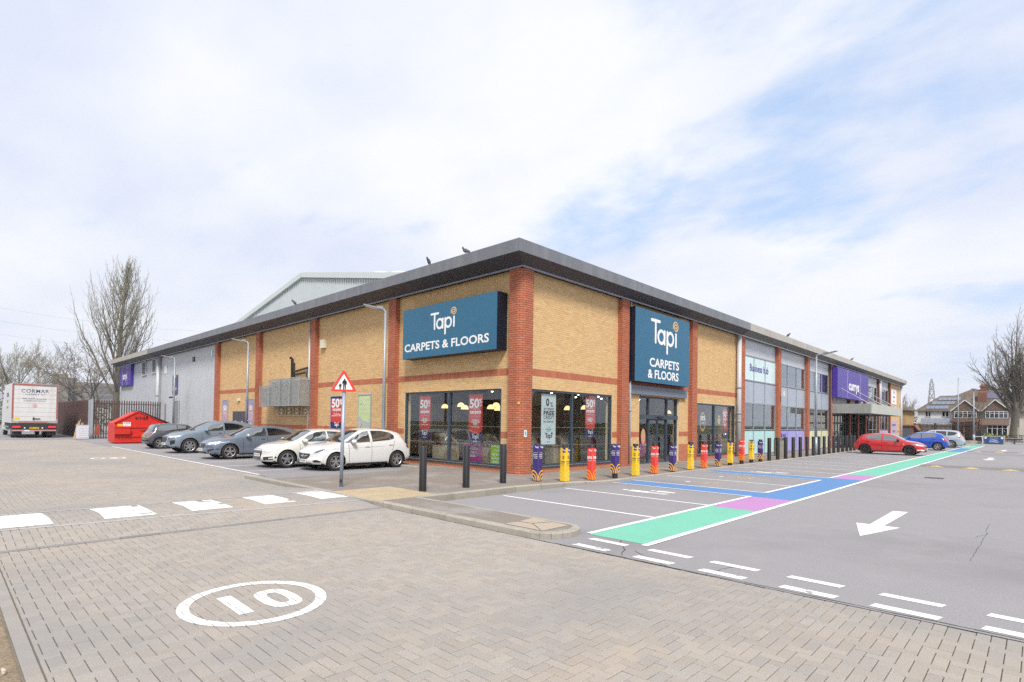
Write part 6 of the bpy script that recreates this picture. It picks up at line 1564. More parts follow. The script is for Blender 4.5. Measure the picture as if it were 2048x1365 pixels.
# ivory small hatchback
P = hatch(L=3.97, H=1.42, W=1.74, wb=2.47, xa=.77, hood=.91, wr=.315, paint=PW2, wheels='five',
    side_glass=[[(1.30, .955), (1.60, 1.17), (1.92, 1.29), (2.25, 1.325), (2.32, 1.32), (2.30, .965), (1.32, .93)], [(2.38, 1.325), (2.8, 1.31), (3.15, 1.23), (3.22, 1.13), (3.0, 1.03), (2.38, .97)]],
    seams=[(1.25, 1.23, .28, .90), (2.35, 2.36, .28, .95)], handles=[(2.15, .83)], mirror=(1.36, .93),
    screen=(1.05, .66, 1.80, .52), rear_glass=[(-.50, 1.28), (.50, 1.28), (.60, 1.0), (-.60, 1.0)],
    details=[('headlight', {'m': [(.40, .60), (.60, .575), (.80, .62), (.83, .70), (.60, .69), (.40, .655)]}, 'f', 'lens', .005), ('grille', [(-.32, .68), (.32, .68), (.36, .58), (.30, .30), (-.30, .30), (-.36, .58)], 'f', 'grl', .006)] +
            [('grille_bar', [(-.31, z), (.31, z), (.31, z + .012), (-.31, z + .012)], 'f', 'chr', .010) for z in (.62, .57, .36, .32)] +
            [('fog_lamp', {'m': [(.45, .40), (.82, .44), (.84, .33), (.45, .30)]}, 'f', 'blk', .006), ('fog_light', {'m': [(.66, .38), (.80, .40), (.80, .355), (.66, .345)]}, 'f', 'lens', .010), ('tail_light', {'m': [(.55, .72), (.82, .74), (.80, .92), (.55, .88)]}, 'b', 'tail', .006)],
    fplate=(.47, 'LD15 UXH', 1), aerial=2.6)
car(P, (8.08, 20.52, 0), 0, 'ivory three door hatchback between the white hatchback and the blue-grey hatchback')
# blue-grey sporty hatchback with silver mirrors
P = hatch(L=4.37, H=1.45, W=1.80, wb=2.65, xa=.90, hood=.94, wr=.325, paint=PBL, wheels='twin', tint=True, mirrormat=M('mirror_silver', (.55, .56, .58), .25, metal=.6),
    side_glass=[[(1.52, 1.0), (1.85, 1.20), (2.15, 1.305), (2.42, 1.34), (2.44, 1.0), (1.55, .97)], [(2.52, 1.345), (2.9, 1.335), (3.3, 1.26), (3.62, 1.12), (3.55, 1.06), (2.52, 1.0)]],
    seams=[(1.45, 1.42, .28, .95), (2.48, 2.49, .28, 1.0), (3.3, 3.5, .42, 1.03)], handles=[(2.28, .87), (3.28, .92)], mirror=(1.58, .97),
    screen=(1.17, .68, 1.98, .54), rear_glass=[(-.50, 1.30), (.50, 1.30), (.62, 1.02), (-.62, 1.02)],
    details=[('headlight', {'m': [(.46, .645), (.64, .63), (.86, .68), (.88, .77), (.70, .755), (.46, .70)]}, 'f', 'white', .005), ('grille', [(-.36, .68), (.36, .68), (.40, .60), (.32, .49), (-.32, .49), (-.40, .60)], 'f', 'grl', .006), ('badge_bar', [(-.3, .50), (-.27, .50), (.24, .67), (.21, .67)], 'f', 'chr', .012), ('badge', circ(0, .585, .055, 12), 'f', 'chr', .016),
             ('fog_lamp', {'m': [(.55, .42), (.86, .48), (.88, .44), (.60, .33)]}, 'f', 'blk', .006), ('lower_intake', [(-.45, .34), (.45, .34), (.5, .26), (-.5, .26)], 'f', 'blk', .006), ('tail_light', {'m': [(.60, .72), (.86, .74), (.80, 1.0), (.62, .98)]}, 'b', 'tail', .006)],
    fplate=(.41, 'RV17 OKJ'), aerial=3.2)
car(P, (7.88, 25.98, 0), 0, 'blue-grey hatchback with silver mirrors between two white lines')
# blue grey crossover
P = hatch(L=4.42, H=1.63, W=1.84, wb=2.66, xa=.92, hood=1.06, wr=.36, paint=PGR, wheels='seven', tint=True, lip=None, skirt=.13,
    sill=[(0, .30), (.3, .26), (.9, .24), (3.2, .24), (4.0, .28), (4.42, .36)],
    nose=[(.25, .12), (.40, .0), (.6, .02), (.8, .03), (.95, .10)],
    side_glass=[[(1.55, 1.12), (1.9, 1.36), (2.2, 1.47), (2.45, 1.51), (2.47, 1.13), (1.58, 1.09)], [(2.55, 1.51), (3.0, 1.49), (3.35, 1.42), (3.65, 1.27), (3.6, 1.20), (2.55, 1.13)]],
    seams=[(1.48, 1.45, .36, 1.06), (2.51, 2.52, .36, 1.12)], handles=[(2.3, 1.0), (3.3, 1.05)], mirror=(1.62, 1.10),
    screen=(1.18, .70, 2.0, .56), rear_glass=[(-.52, 1.44), (.52, 1.44), (.62, 1.14), (-.62, 1.14)],
    details=[('headlight', {'m': [(.42, .80), (.64, .77), (.87, .83), (.88, .88), (.62, .85), (.42, .85)]}, 'f', 'white', .005), ('grille', [(-.34, .84), (.34, .84), (.38, .72), (.26, .52), (-.26, .52), (-.38, .72)], 'f', 'grl', .006), ('grille_chrome', [(-.45, .85), (-.36, .85), (-.41, .71), (-.28, .50), (.28, .50), (.41, .71), (.36, .85), (.45, .85), (.50, .70), (.32, .42), (-.32, .42), (-.50, .70)], 'f', 'chr', .010),
             ('side_intake', {'m': [(.60, .62), (.84, .66), (.84, .48), (.64, .42)]}, 'f', 'blk', .006), ('lower_intake', [(-.5, .40), (.5, .40), (.56, .31), (-.56, .31)], 'f', 'blk', .006), ('tail_light', {'m': [(.60, .92), (.86, .94), (.80, 1.1), (.62, 1.06)]}, 'b', 'tail', .006)],
    fplate=(.47, 'VE72 BFP'), aerial=3.6)
car(P, (7.80, 31.2, 0), 0, 'grey-blue tall crossover between the hatchback and the small charcoal car')
# charcoal small retro hatch, parked rear out
P = hatch(L=3.72, H=1.41, W=1.68, wb=2.47, xa=.62, hood=.92, wr=.30, paint=PMINI, wheels='five',
    top=[(0, .66), (.10, .78), (.35, .88), (.8, .93), (1.05, .97), (1.25, 1.08), (1.6, 1.33), (1.85, 1.40), (2.3, 1.41), (3.0, 1.39), (3.25, 1.35), (3.42, 1.22), (3.55, 1.0), (3.66, .90), (3.72, .80)],
    belt=[(0, .62), (.1, .72), (.4, .82), (.8, .88), (1.1, .91), (2.5, .94), (3.3, .95), (3.55, .90), (3.72, .76)],
    roofw=[(0, .72), (.4, .84), (1.0, .86), (1.4, .80), (2.0, .76), (3.0, .74), (3.4, .74), (3.72, .80)],
    side_glass=[[(1.25, .985), (1.5, 1.17), (1.72, 1.28), (2.2, 1.32), (2.2, .975), (1.27, .955)], [(2.27, 1.32), (2.9, 1.31), (3.12, 1.27), (3.2, 1.02), (2.27, .98)]],
    seams=[(1.2, 1.2, .28, .9), (2.23, 2.23, .28, .95)], handles=[(2.05, .85)], mirror=(1.33, .95), screen=(1.1, .66, 1.62, .58), rear_glass=[(-.56, 1.30), (.56, 1.30), (.62, 1.02), (-.62, 1.02)],
    details=[('tail_light', {'m': [(.60, .66), (.73, .66), (.75, .88), (.62, .90)]}, 'b', 'tail', .007), ('light_surround', {'m': [(.575, .63), (.755, .63), (.775, .90), (.60, .93)]}, 'b', 'chr', .005), ('boot_strip', [(-.3, .84), (.3, .84), (.3, .87), (-.3, .87)], 'b', 'chr', .008), ('bumper', [(-.74, .50), (.74, .50), (.74, .40), (-.74, .40)], 'b', 'blk', .006)],
    fplate=None, rplate=(.70, 'FH07 YTM'))
car(P, (11.75, 36.1, 0), pi, 'charcoal small three door car parked rear out beside the red skip')
# red hatchback, nose to the aisle
P = hatch(L=4.06, H=1.43, W=1.70, wb=2.47, xa=.85, hood=.90, wr=.32, paint=PR, wheels='black', mirrormat=BLP,
    side_glass=[[(1.36, .96), (1.66, 1.18), (1.96, 1.295), (2.28, 1.33), (2.30, .955), (1.38, .925)], [(2.40, 1.335), (2.85, 1.32), (3.2, 1.24), (3.3, 1.13), (3.15, 1.03), (2.40, .96)]],
    seams=[(1.30, 1.28, .28, .90), (2.35, 2.36, .28, .95), (3.05, 3.25, .42, 1.0)], handles=[(2.15, .81), (3.1, .87)], mirror=(1.42, .93), screen=(1.08, .66, 1.84, .52), rear_glass=[(-.50, 1.28), (.50, 1.28), (.60, 1.0), (-.60, 1.0)],
    details=[('headlight', {'m': [(.45, .60), (.62, .58), (.80, .66), (.82, .76), (.62, .72), (.45, .67)]}, 'f', 'lens', .005), ('grille', [(-.36, .62), (.36, .62), (.30, .50), (-.30, .50)], 'f', 'grl', .006), ('fog_lamp', {'m': [(.50, .38), (.80, .42), (.82, .35), (.52, .31)]}, 'f', 'white', .006), ('lower_intake', [(-.45, .36), (.45, .36), (.5, .25), (-.5, .25)], 'f', 'blk', .006), ('tail_light', {'m': [(.55, .72), (.82, .74), (.80, .92), (.55, .88)]}, 'b', 'tail', .006), ('indicator', [(1.12, .72), (1.17, .72), (1.17, .75), (1.12, .75)], 'l', 'white', .006), ('indicator', [(1.12, .72), (1.17, .72), (1.17, .75), (1.12, .75)], 'r', 'white', .006)],
    fplate=(.42, 'EJ14 KXW'), rplate=(.6, 'EJ14 KXW'), aerial=2.4)
car(P, (44.55, 5.25, 0), radians(90), 'red five door hatchback with black wheels facing the coloured walkway')
# blue hatchback, tail to the aisle
P = hatch(L=3.95, H=1.48, W=1.72, wb=2.45, xa=.80, hood=.94, wr=.32, paint=PB, wheels='ten',
    side_glass=[[(1.34, 1.0), (1.62, 1.215), (1.92, 1.345), (2.14, 1.385), (2.16, .985), (1.36, .955)], [(2.22, 1.39), (2.7, 1.385), (3.0, 1.33), (3.22, 1.20), (3.10, 1.07), (2.22, .99)]],
    seams=[(1.30, 1.28, .30, .94), (2.19, 2.20, .30, .98)], handles=[(2.02, .83), (3.0, .90)], mirror=(1.40, .97), screen=(1.06, .66, 1.83, .52), rear_glass=[(-.50, 1.34), (.50, 1.34), (.58, 1.05), (-.58, 1.05)],
    details=[('tail_light', {'m': [(.52, .80), (.60, .95), (.82, .98), (.83, .78)]}, 'b', 'tail', .006), ('tail_light_side', [(3.62, .82), (3.60, .98), (3.85, .96), (3.88, .80)], 'r', 'tail', .006), ('tail_light_side', [(3.62, .82), (3.60, .98), (3.85, .96), (3.88, .80)], 'l', 'tail', .006), ('bumper_insert', [(-.6, .42), (.6, .42), (.6, .30), (-.6, .30)], 'b', 'blk', .006)],
    rplate=(.55, 'GX66 LTN'), aerial=3.3)
car(P, (56.9, 9.2, 0), radians(-90), 'bright blue hatchback parked with its tail towards the walkway')
# silver people carrier
P = hatch(L=4.77, H=1.66, W=1.88, wb=2.85, xa=.93, hood=1.02, wr=.34, paint=PS, wheels='ten', tint=True,
    top=[(0, .72), (.12, .84), (.4, .95), (.8, 1.03), (1.1, 1.08), (1.3, 1.18), (1.9, 1.50), (2.3, 1.63), (2.8, 1.66), (3.6, 1.65), (4.1, 1.60), (4.35, 1.52), (4.5, 1.32), (4.65, 1.10), (4.77, .98)],
    side_glass=[[(1.5, 1.10), (1.9, 1.35), (2.2, 1.48), (2.55, 1.54), (2.56, 1.10), (1.5, 1.06)], [(2.63, 1.545), (3.4, 1.54), (3.42, 1.12), (2.63, 1.10)], [(3.5, 1.53), (4.0, 1.48), (4.25, 1.40), (4.0, 1.18), (3.5, 1.12)]],
    seams=[(1.45, 1.42, .30, 1.03), (2.6, 2.6, .3, 1.08), (3.45, 3.6, .4, 1.1)], handles=[(2.4, .92), (3.4, .95)], mirror=(1.6, 1.06), screen=(1.25, .70, 2.1, .58), rear_glass=[(-.56, 1.50), (.56, 1.50), (.66, 1.16), (-.66, 1.16)],
    details=[('tail_light', {'m': [(.55, .95), (.60, 1.08), (.88, 1.08), (.90, .93)]}, 'b', 'tail', .006), ('tail_light_side', [(4.25, .98), (4.40, 1.10), (4.65, 1.06), (4.68, .95)], 'r', 'tail', .006), ('tail_light_side', [(4.25, .98), (4.40, 1.10), (4.65, 1.06), (4.68, .95)], 'l', 'tail', .006), ('bumper_insert', [(-.7, .44), (.7, .44), (.7, .30), (-.7, .30)], 'b', 'blk', .006)],
    rplate=(.65, 'BD62 HVO'))
car(P, (66.8, 9.75, 0), radians(-90), 'silver people carrier beyond the blue hatchback')

# ------------------------------------------------------------------ lorry
BX = M('lorry_white', (.66, .66, .66), .4, nz=(.8, .05), streak=(3, (.48, .47, .45), .5)); LT = M('lorry_red_tape', (.42, .06, .05), .5); LG = M('lorry_chassis', (.03, .03, .032), .6); LTXT = M('lorry_print_grey', (.09, .11, .17), .6)
lo = empty('lorry', (0, 0, 0), label='white carpet company box lorry seen from behind at the far left', cat='lorry')
x0, x1, yr, z0, z1 = 3.95, 6.65, 55.8, 1.14, 4.16
b = MB(); b.prism([(0, z0), (0, z1), (5.8, z1), (6.8, z1 - .45), (7.2, z1 - 1.2), (7.2, z0)], lambda u, v, d: (d, yr + .02 + u, v), x0, x1); b.build('box_body', BX, lo, fix=True)
b = MB(); t = .10
b.box(x0, x0 + t, yr - .05, yr + .015, z0, z1); b.box(x1 - t, x1, yr - .05, yr + .015, z0, z1); b.box(x0 + t, x1 - t, yr - .05, yr + .015, z1 - .14, z1); b.box(x0 + t, x1 - t, yr - .05, yr + .015, z0, z0 + .16); fr_ = b.build('rear_frame', M('lorry_frame', (.36, .33, .32), .6), lo)
b = MB(); b.box(x0 + .02, x0 + .08, yr - .056, yr - .051, z0 + .35, z1 - .05); b.box(x1 - .08, x1 - .02, yr - .056, yr - .051, z0 + .35, z1 - .05); b.box(x0 + .081, x1 - .081, yr - .056, yr - .051, z1 - .11, z1 - .05); b.box(x0 + .4, x1 - .6, yr - .056, yr - .051, z0 + .05, z0 + .11); b.build('reflective_tape', LT, fr_)
ds = empty('roller_shutter', parent=lo); nsl = 8
for k in range(nsl):
    za = z0 + .165 + k * (z1 - z0 - .31) / nsl; zc = z0 + .165 + (k + 1) * (z1 - z0 - .31) / nsl - .012
    b = MB(); b.box(x0 + .105, x1 - .105, yr - .015, yr + .01, za, zc); b.build('shutter_slat', BX, ds)
LTf = lambda s, x, z, sz, **k: text(s, sz, LTXT, lo, frame_mtx((x, yr - .02, z), UR, UZ), **k)
LTf('CORMAR', 5.28, 3.58, .38, bold=.008, fit=1.62, spacing=1.1); LTf('CARPET C\u00ba', 5.28, 3.33, .17, fit=1.15, spacing=1.2); LTf("BRITAIN'S favourite", 5.26, 3.0, .16, fit=1.38); LTf('CARPET COMPANY', 5.26, 2.83, .15, fit=1.3)
b = MB(); b.poly([(x, yr - .02, z) for x, z in circ(5.28, 2.47, .13, 16)]); b.build('round_emblem', M('emblem_pink', (.6, .25, .28), .6), lo); text('CC', .13, WH, lo, frame_mtx((5.28, yr - .024, 2.47), UR, UZ), bold=.02)
b = MB(); b.box(x0 + .16, x0 + .48, yr - .03, yr - .016, 1.42, 1.57); b.build('yellow_notice', PLY, lo)
b = MB(); b.box(5.15, 5.6, yr - .08, yr - .016, 1.45, 1.50); b.box(5.2, 5.24, yr - .08, yr - .016, 1.38, 1.6); b.build('shutter_handle', LG, lo)
b = MB(); b.box(4.1, 6.5, yr + .3, yr + 10.5, .75, 1.1); b.box(x0 + .05, x1 - .05, yr - .02, yr + .12, .62, 1.1); b.build('chassis', LG, lo)
b = MB(); b.box(x0 + .05, x1 - .08, yr - .12, yr - .04, .52, .60); b.build('underrun_bar', M('underrun_striped', (.45, .20, .19), .5), lo); b = MB(); b.box(4.7, 5.0, yr - .125, yr - .121, .525, .595); b.box(x0 + .05, x1 - .08, yr - .12, yr - .04, .601, .615); b.build('underrun_white', WH, lo)
for xa_ in (x0 + .08, x1 - .55): b = MB(); b.box(xa_, xa_ + .45, yr - .10, yr - .03, .78, .92); b.build('tail_light', M('lorry_lamp', (.6, .03, .04), .3, emit=((.6, .02, .03), .25)), lo)
b = MB(); b.box(5.0, 5.55, yr - .10, yr - .05, .70, .83); pl_ = b.build('number_plate', PLY, lo); text('FJ70 KTM', .11, BLP, pl_, frame_mtx((5.27, yr - .102, .765), UR, UZ), bold=.02, fit=.48)
for xx in (4.72, 5.75): b = MB(); b.cyl((xx, yr - .10, .77), (xx, yr - .05, .77), .05, n=10); b.build('reversing_light', WH, lo)
for (xx, yy) in ((4.20, yr + 1.6), (4.52, yr + 1.6), (6.05, yr + 1.6), (6.37, yr + 1.6), (4.25, yr + 9.3), (6.35, yr + 9.3)):
    w_ = empty('wheel', (xx, yy, .48), parent=lo); b = MB(); b.lathe([(.28, -.12), (.44, -.14), (.48, -.1), (.48, .1), (.44, .14), (.28, .12)], 24, axis='X'); b.build('tyre', TYRE, w_, smooth=True); b = MB(); b.lathe([(.05, -.06), (.25, -.09), (.28, -.12)], 16, axis='X'); b.build('rim', RIMS, w_)
for yy in (yr + .8, yr + .75): pass
for xx in (4.02, 6.05): b = MB(); b.box(xx, xx + .55, yr + .25, yr + .28, .18, 1.05); b.build('mudflap', LG, lo)
b = MB(); b.prism([(0, .5), (0, 3.1), (1.7, 3.0), (2.1, 1.9), (2.15, .5)], lambda u, v, d: (d, yr + 7.9 + u, v), x0 + .1, x1 - .1); b.build('cab', BX, lo, fix=True)
b = MB(); b.box(x0 - .0, x0 + .06, yr + 2.6, yr + 7, .5, .58); b.box(x0 - .0, x0 + .06, yr + 2.6, yr + 7, .78, .86); b.build('side_guard', ALU, lo)
for s, z, sz in (('CORMAR', 3.3, .5), ('CARPET C\u00ba', 2.8, .3), ('soft carpets', 2.35, .3)): text(s, sz, LTXT, lo, frame_mtx((x0 - .004, yr + 3.3, z), UL, UZ))
# fence helper: palisade or paling, each pale a part
def fence(name, p0, p1, h, z0, mat, label, sp, w, th=.03, rails=(.35, .8), post_every=None, postmat=None, postw=.12, pointed=True, side=1, thick_rail=.06, post_h=0):
    p0, p1 = Vector((*p0, z0)), Vector((*p1, z0)); d = (p1 - p0); Lg = d.length; d.normalize(); nr = Vector((-d.y, d.x, 0)) * side
    e = empty(name, p0, label=label, cat='fence')
    b = MB(); hw = w / 2; pr = [(-hw, 0), (hw, 0), (hw, h - .1), (0, h) if pointed else (hw, h), (-hw, h - .1)] if pointed else [(-hw, 0), (hw, 0), (hw, h), (-hw, h)]
    b.prism(pr, lambda u, v, q: tuple(d * u + nr * q + UZ * v), 0, th); pale = b.build('pale', mat, e, fix=True); n = int(Lg / sp)
    for i in range(1, n):
        c = pale.copy(); COL.objects.link(c); c.parent = e; c.location = d * sp * i + UZ * U(-.012, .012); c.rotation_euler = (0, 0, U(-.03, .03))
    for r in rails: b = MB(); b.bar(-nr * .04 + UZ * h * r, d * Lg - nr * .04 + UZ * h * r, thick_rail, thick_rail); b.build('rail', mat, e)
    if post_every:
        k = 0.0
        while k <= Lg + .1: b = MB(); q = d * k - nr * .14; b.obox(q + UZ * (h + post_h) / 2, d * postw / 2, nr * postw / 2, UZ * (h + post_h) / 2); b.build('post', postmat or mat, e); k += post_every
    return e
BRN = M('palisade_brown', (.085, .045, .040), .7, nz=(5, .25), big=(1.2, (.13, .06, .045), .58, .7)); WOODB = M('timber_brown', (.060, .036, .027), .85, nz=(6, .3))
GAL = M('galvanised_post', (.38, .42, .45), .5, metal=.3)
fence('palisade_fence', (8.5, 53.1), (13.35, 53.1), 3.05, 0, BRN, 'tall brown palisade fence behind the red skip', .165, .075, rails=(.12, .5, .9), side=-1)
b = MB(); b.box(8.30, 8.46, 53.0, 53.16, 0, 3.05); tag(b.build('fence_post', GAL), 'pale steel gate post at the corner of the palisade fence', 'post')
b = MB(); b.box(13.0, 13.28, 52.98, 53.3, 0, 3.0); tag(b.build('wall_post', M('post_lilac_grey', (.36, .37, .41), .6)), 'pale grey post between the palisade fence and the silver cladding', 'post')
b = MB(); b.box(8.58, 8.9, 52.98, 53.05, .25, 1.1); tag(b.build('rusty_panel', M('rust_red', (.30, .07, .04), .8, nz=(12, .4), big=(9, (.5, .42, .38), .6, .8))), 'rusty red plate leaning on the palisade fence', 'panel')
fence('palisade_fence', (8.2, 53.4), (8.05, 88), 3.02, 0, BRN, 'long brown palisade fence running back beside the lorry', .165, .095, rails=(.12, .9), side=1, post_every=8.5, postmat=GAL, postw=.28)
# white radiator-like cabinet and pallet wood
wb_ = empty('white_cabinet', (7.72, 51.9, 0), radians(4), 'white slatted cabinet dumped by the end of the palisade fence', 'cabinet')
b = MB(); b.box(-.34, .34, 0, .5, .04, 1.02); b.build('carcass', M('cabinet_white', (.68, .69, .73), .5), wb_); b = MB(); b.box(-.37, .37, -.03, .53, 1.021, 1.06); b.build('cabinet_top', M('cabinet_white'), wb_)
for k in range(6): b = MB(); b.box(-.30, .30, -.025, -.001, .14 + k * .14, .25 + k * .14); b.build('drawer_front', M('cabinet_white'), wb_)
pw_ = empty('timber_offcuts', (7.3, 52.3, 0), label='bundle of timber offcuts leaning behind the white cabinet', cat='timber')
for k in range(5): b = MB(); b.bar((k * .06 - .1, 0, 0), (k * .09 + .15, .35, 1.15 + U(0, .3)), .05, .02); b.build('batten', M('raw_timber', (.42, .31, .18), .8), pw_)
# red skip
sk = empty('covered_skip', (0, 0, 0), label='bright red covered skip with a black lid and graffiti', cat='skip')
SR = M('skip_red', (.62, .022, .014), .45, nz=(5, .06), big=(2.5, (.45, .02, .015), .6, .5))
yk = 42.9; prof = [(7.97, .07), (10.45, .07), (11.35, 1.05), (11.35, 1.10), (10.15, 1.16), (9.22, 2.09), (7.97, 1.32)]
prof = [(7.97, .07), (10.75, .07), (11.1, 1.15), (9.22, 2.09), (7.97, 1.32)]
b = MB(); b.prism(prof, lambda u, v, d: (u, d, v), yk, yk + 1.9); b.build('skip_body', SR, sk, fix=True)
for (z, x2) in ((1.08, 11.1), (.48, 10.9)): b = MB(); b.box(7.955, x2, yk - .055, yk - .001, z - .045, z + .045); b.build('rib', SR, sk)
b = MB(); b.bar((7.93, yk - .02, 1.34), (9.20, yk - .02, 2.10), .07, .09, upv=(0, 1, 0)); b.bar((9.24, yk - .02, 2.09), (11.1, yk - .02, 1.17), .05, .06, upv=(0, 1, 0)); b.build('top_rail', SR, sk)
b = MB(); b.prism([(7.95, .99), (8.8, .99), (8.8, .88), (8.78, .62), (7.95, .62)], lambda u, v, d: (u, d, v), yk - .22, yk - .056); b.build('lifting_pocket', SR, sk, fix=True)
b = MB(); b.bar((9.3, yk + .95, 2.14), (11.25, yk + .95, 1.26), 1.95, .07, upv=(0, 0, 1)); b.build('lid', M('skip_lid_black', (.035, .037, .05), .5, nz=(3, .3)), sk)
b = MB(); b.box(8.2, 10.6, yk + .1, yk + 1.8, 0, .068); b.build('skids', LG, sk)
b = MB(); b.box(8.12, 8.4, yk - .008, yk - .001, 1.13, 1.27); b.build('yellow_sticker', PLY, sk); b = MB(); b.box(8.42, 8.84, yk - .008, yk - .001, 1.13, 1.40); st_ = b.build('white_sticker', WH, sk); text('WASTE', .12, CUR, st_, frame_mtx((8.63, yk - .01, 1.33), UR, UZ), bold=.02, fit=.36); text('24 hr', .08, DKTXT, st_, frame_mtx((8.63, yk - .01, 1.2), UR, UZ))
GRF = M('graffiti_black', (.05, .02, .02), .6); rg_ = random.Random(5)
for k in range(2):
    b = MB(); ox, oz, sc = ((9.45, 1.66, 1.0), (9.55, .82, .5))[k]
    for j in range(9): x_ = ox - .34 * sc + j * .085 * sc; pts = [(x_ + rg_.uniform(-.05, .05) * sc, oz + (rg_.uniform(.02, .14) if i % 2 else -rg_.uniform(.02, .12)) * sc) for i in range(5)]; stroke(b, pts, .028 * sc, 0, .0015 + .0006 * j)
    o = b.build('graffiti_tag', GRF if k == 0 else M('graffiti_grey', (.2, .05, .05), .6), sk); o.matrix_local = frame_mtx((0, yk - .004, 0), UR, UZ)

# ------------------------------------------------------------------ bare trees
BARK = M('bark_grey_brown', (.16, .14, .115), .95, nz=(8, .25), big=(1.0, (.15, .16, .09), .55, .5)); TWIG = M('twig_brown', (.22, .19, .16), .95); TWIGR = M('twig_olive', (.26, .25, .19), .95)
def bare_tree(loc, label, seed, H=16, trunk_r=.4, spread=.5, upw=.35, levels=5, fork=.22, nb=9, droop=0.0, lean=(0, 0), twig=TWIG, group=None, name='bare_tree', minr=.006, ratio=.72, tw=3, clear=.2, lead=True, base_ang=.75, crown=0, conic=0, n1=8, n2=5, cap=14000, wob=.10):
    rnd = random.Random(seed); e = empty(name, loc, label=label, cat='tree', group=group)
    tr, br, tg = MB(), MB(), MB()
    cntr = [0]
    def grow(p, d, ln, r, lv):
        if cntr[0] > cap: return
        cntr[0] += 1
        nseg = 5 if lv <= 1 else 4 if lv == 2 else 3
        pts, rs = [p], [r]; q = Vector(p); dd = d.copy(); r1 = r * (.70 if lv == 0 and crown else .18 if lv == 0 else .42)
        for i in range(nseg):
            dd = (dd + Vector((rnd.gauss(0, wob if lv == 0 else .10), rnd.gauss(0, wob if lv == 0 else .10), rnd.gauss(0, .05) + upw * (.22 if lv else .1) - droop * (.12 if lv > 1 else 0)))).normalized()
            q = q + dd * ln / nseg; pts.append(q.copy()); rs.append(r + (r1 - r) * (i + 1) / nseg)
        (tr if lv == 0 else br if lv <= 2 else tg).tube(pts, [max(x, minr) for x in rs], 9 if lv == 0 else 5 if lv <= 2 else 3)
        if lv >= levels: return
        n = nb if lv == 0 else n1 if lv == 1 else n2 if lv == 2 else tw
        for k in range(n):
            t = (clear + (1 - clear) * (k + rnd.random() * .7) / n) if lv == 0 else (.22 + .78 * (k + rnd.random()) / n); t = min(t, .99)
            i = min(int(t * nseg), nseg - 1); f = t * nseg - i; bp = pts[i].lerp(pts[i + 1], f); bd = (pts[i + 1] - pts[i]).normalized()
            a = rnd.random() * 2 * pi if lv > 0 else k * 2.4 + rnd.random(); u = bd.cross(Vector((0.2, .3, 1)) if abs(bd.z) < .9 else Vector((1, 0, 0))).normalized(); v = bd.cross(u)
            sp_ = base_ang * (1 - .35 * t) * rnd.uniform(.75, 1.2) if lv == 0 else rnd.uniform(.35, .8)
            nd = (bd * cos(sp_) + (u * cos(a) + v * sin(a)) * sin(sp_)).normalized()
            if lv == 0 and crown: sp_ = base_ang * rnd.uniform(.35, 1.15) * (1.25 - .6 * t)
            nd = (bd * cos(sp_) + (u * cos(a) + v * sin(a)) * sin(sp_)).normalized() if lv == 0 else nd
            l2 = crown * rnd.uniform(.7, 1.05) if lv == 0 and crown else ln * (spread * (((1 - t) ** .8 + .13) if conic else (1.15 - .75 * t)) if lv == 0 else ratio * rnd.uniform(.55, .95) * (1 - .3 * t)); r2 = (r + (r1 - r) * t) * (rnd.uniform(.42, .62) if not (lv == 0 and conic) else rnd.uniform(.3, .45))
            grow(bp, nd, l2, r2, lv + 1)
        if lv > 0: grow(pts[-1], dd, ln * .55, r1, lv + 1)
        elif crown: grow(pts[-1], dd, crown * .95, r1 * .8, 1)
    grow(Vector((0, 0, -.2)), Vector((lean[0], lean[1], 1)).normalized(), H * .93, trunk_r, 0)
    if lead: pass
    tr.build('trunk', BARK, e, smooth=True); c = br.build('limbs', BARK, e, smooth=True); tg.build('twigs', twig, e, kind='stuff')
    return e
bare_tree((14.6, 78, 0), 'tall bare poplar-like tree behind the silver cladding wing', 3, H=20.6, trunk_r=.40, spread=.37, upw=.75, nb=34, levels=4, base_ang=.72, clear=.2, tw=3, minr=.011, ratio=.55, twig=TWIGR, conic=1, n1=8, n2=5, wob=.02, cap=22000)
bare_tree((12.3, 72, 0), 'spreading bare tree drooping over the palisade fence', 12, H=8.4, trunk_r=.24, spread=.62, upw=.1, nb=14, levels=4, base_ang=1.1, clear=.15, tw=4, minr=.009, n1=7, n2=5, droop=.6, lean=(-.25, 0))
bare_tree((7.2, 95, 0), 'rounded bare tree above the lorry', 21, H=8.6, trunk_r=.25, spread=.75, upw=.3, nb=14, levels=4, base_ang=1.05, clear=.15, tw=4, minr=.012, twig=TWIGR)
bare_tree((3.9, 100, 0), 'bare tree at the left edge of the photo behind the lorry', 22, H=7.2, trunk_r=.22, spread=.7, upw=.3, nb=12, levels=4, base_ang=1.0, clear=.1, tw=4, minr=.012, twig=TWIGR)
bare_tree((104, 2.55, -.05), 'large spreading bare tree in front of the houses', 35, H=5.6, trunk_r=.58, upw=.30, nb=9, levels=5, base_ang=1.05, clear=.72, tw=3, minr=.012, ratio=.64, crown=7.2, n1=8, n2=6, cap=34000, wob=.04)
bare_tree((103, 6.0, 0), 'small twisted bare tree in front of the tiled bay', 36, H=5.2, trunk_r=.13, spread=.7, upw=.1, nb=9, levels=3, base_ang=1.1, clear=.2, tw=3, minr=.010)
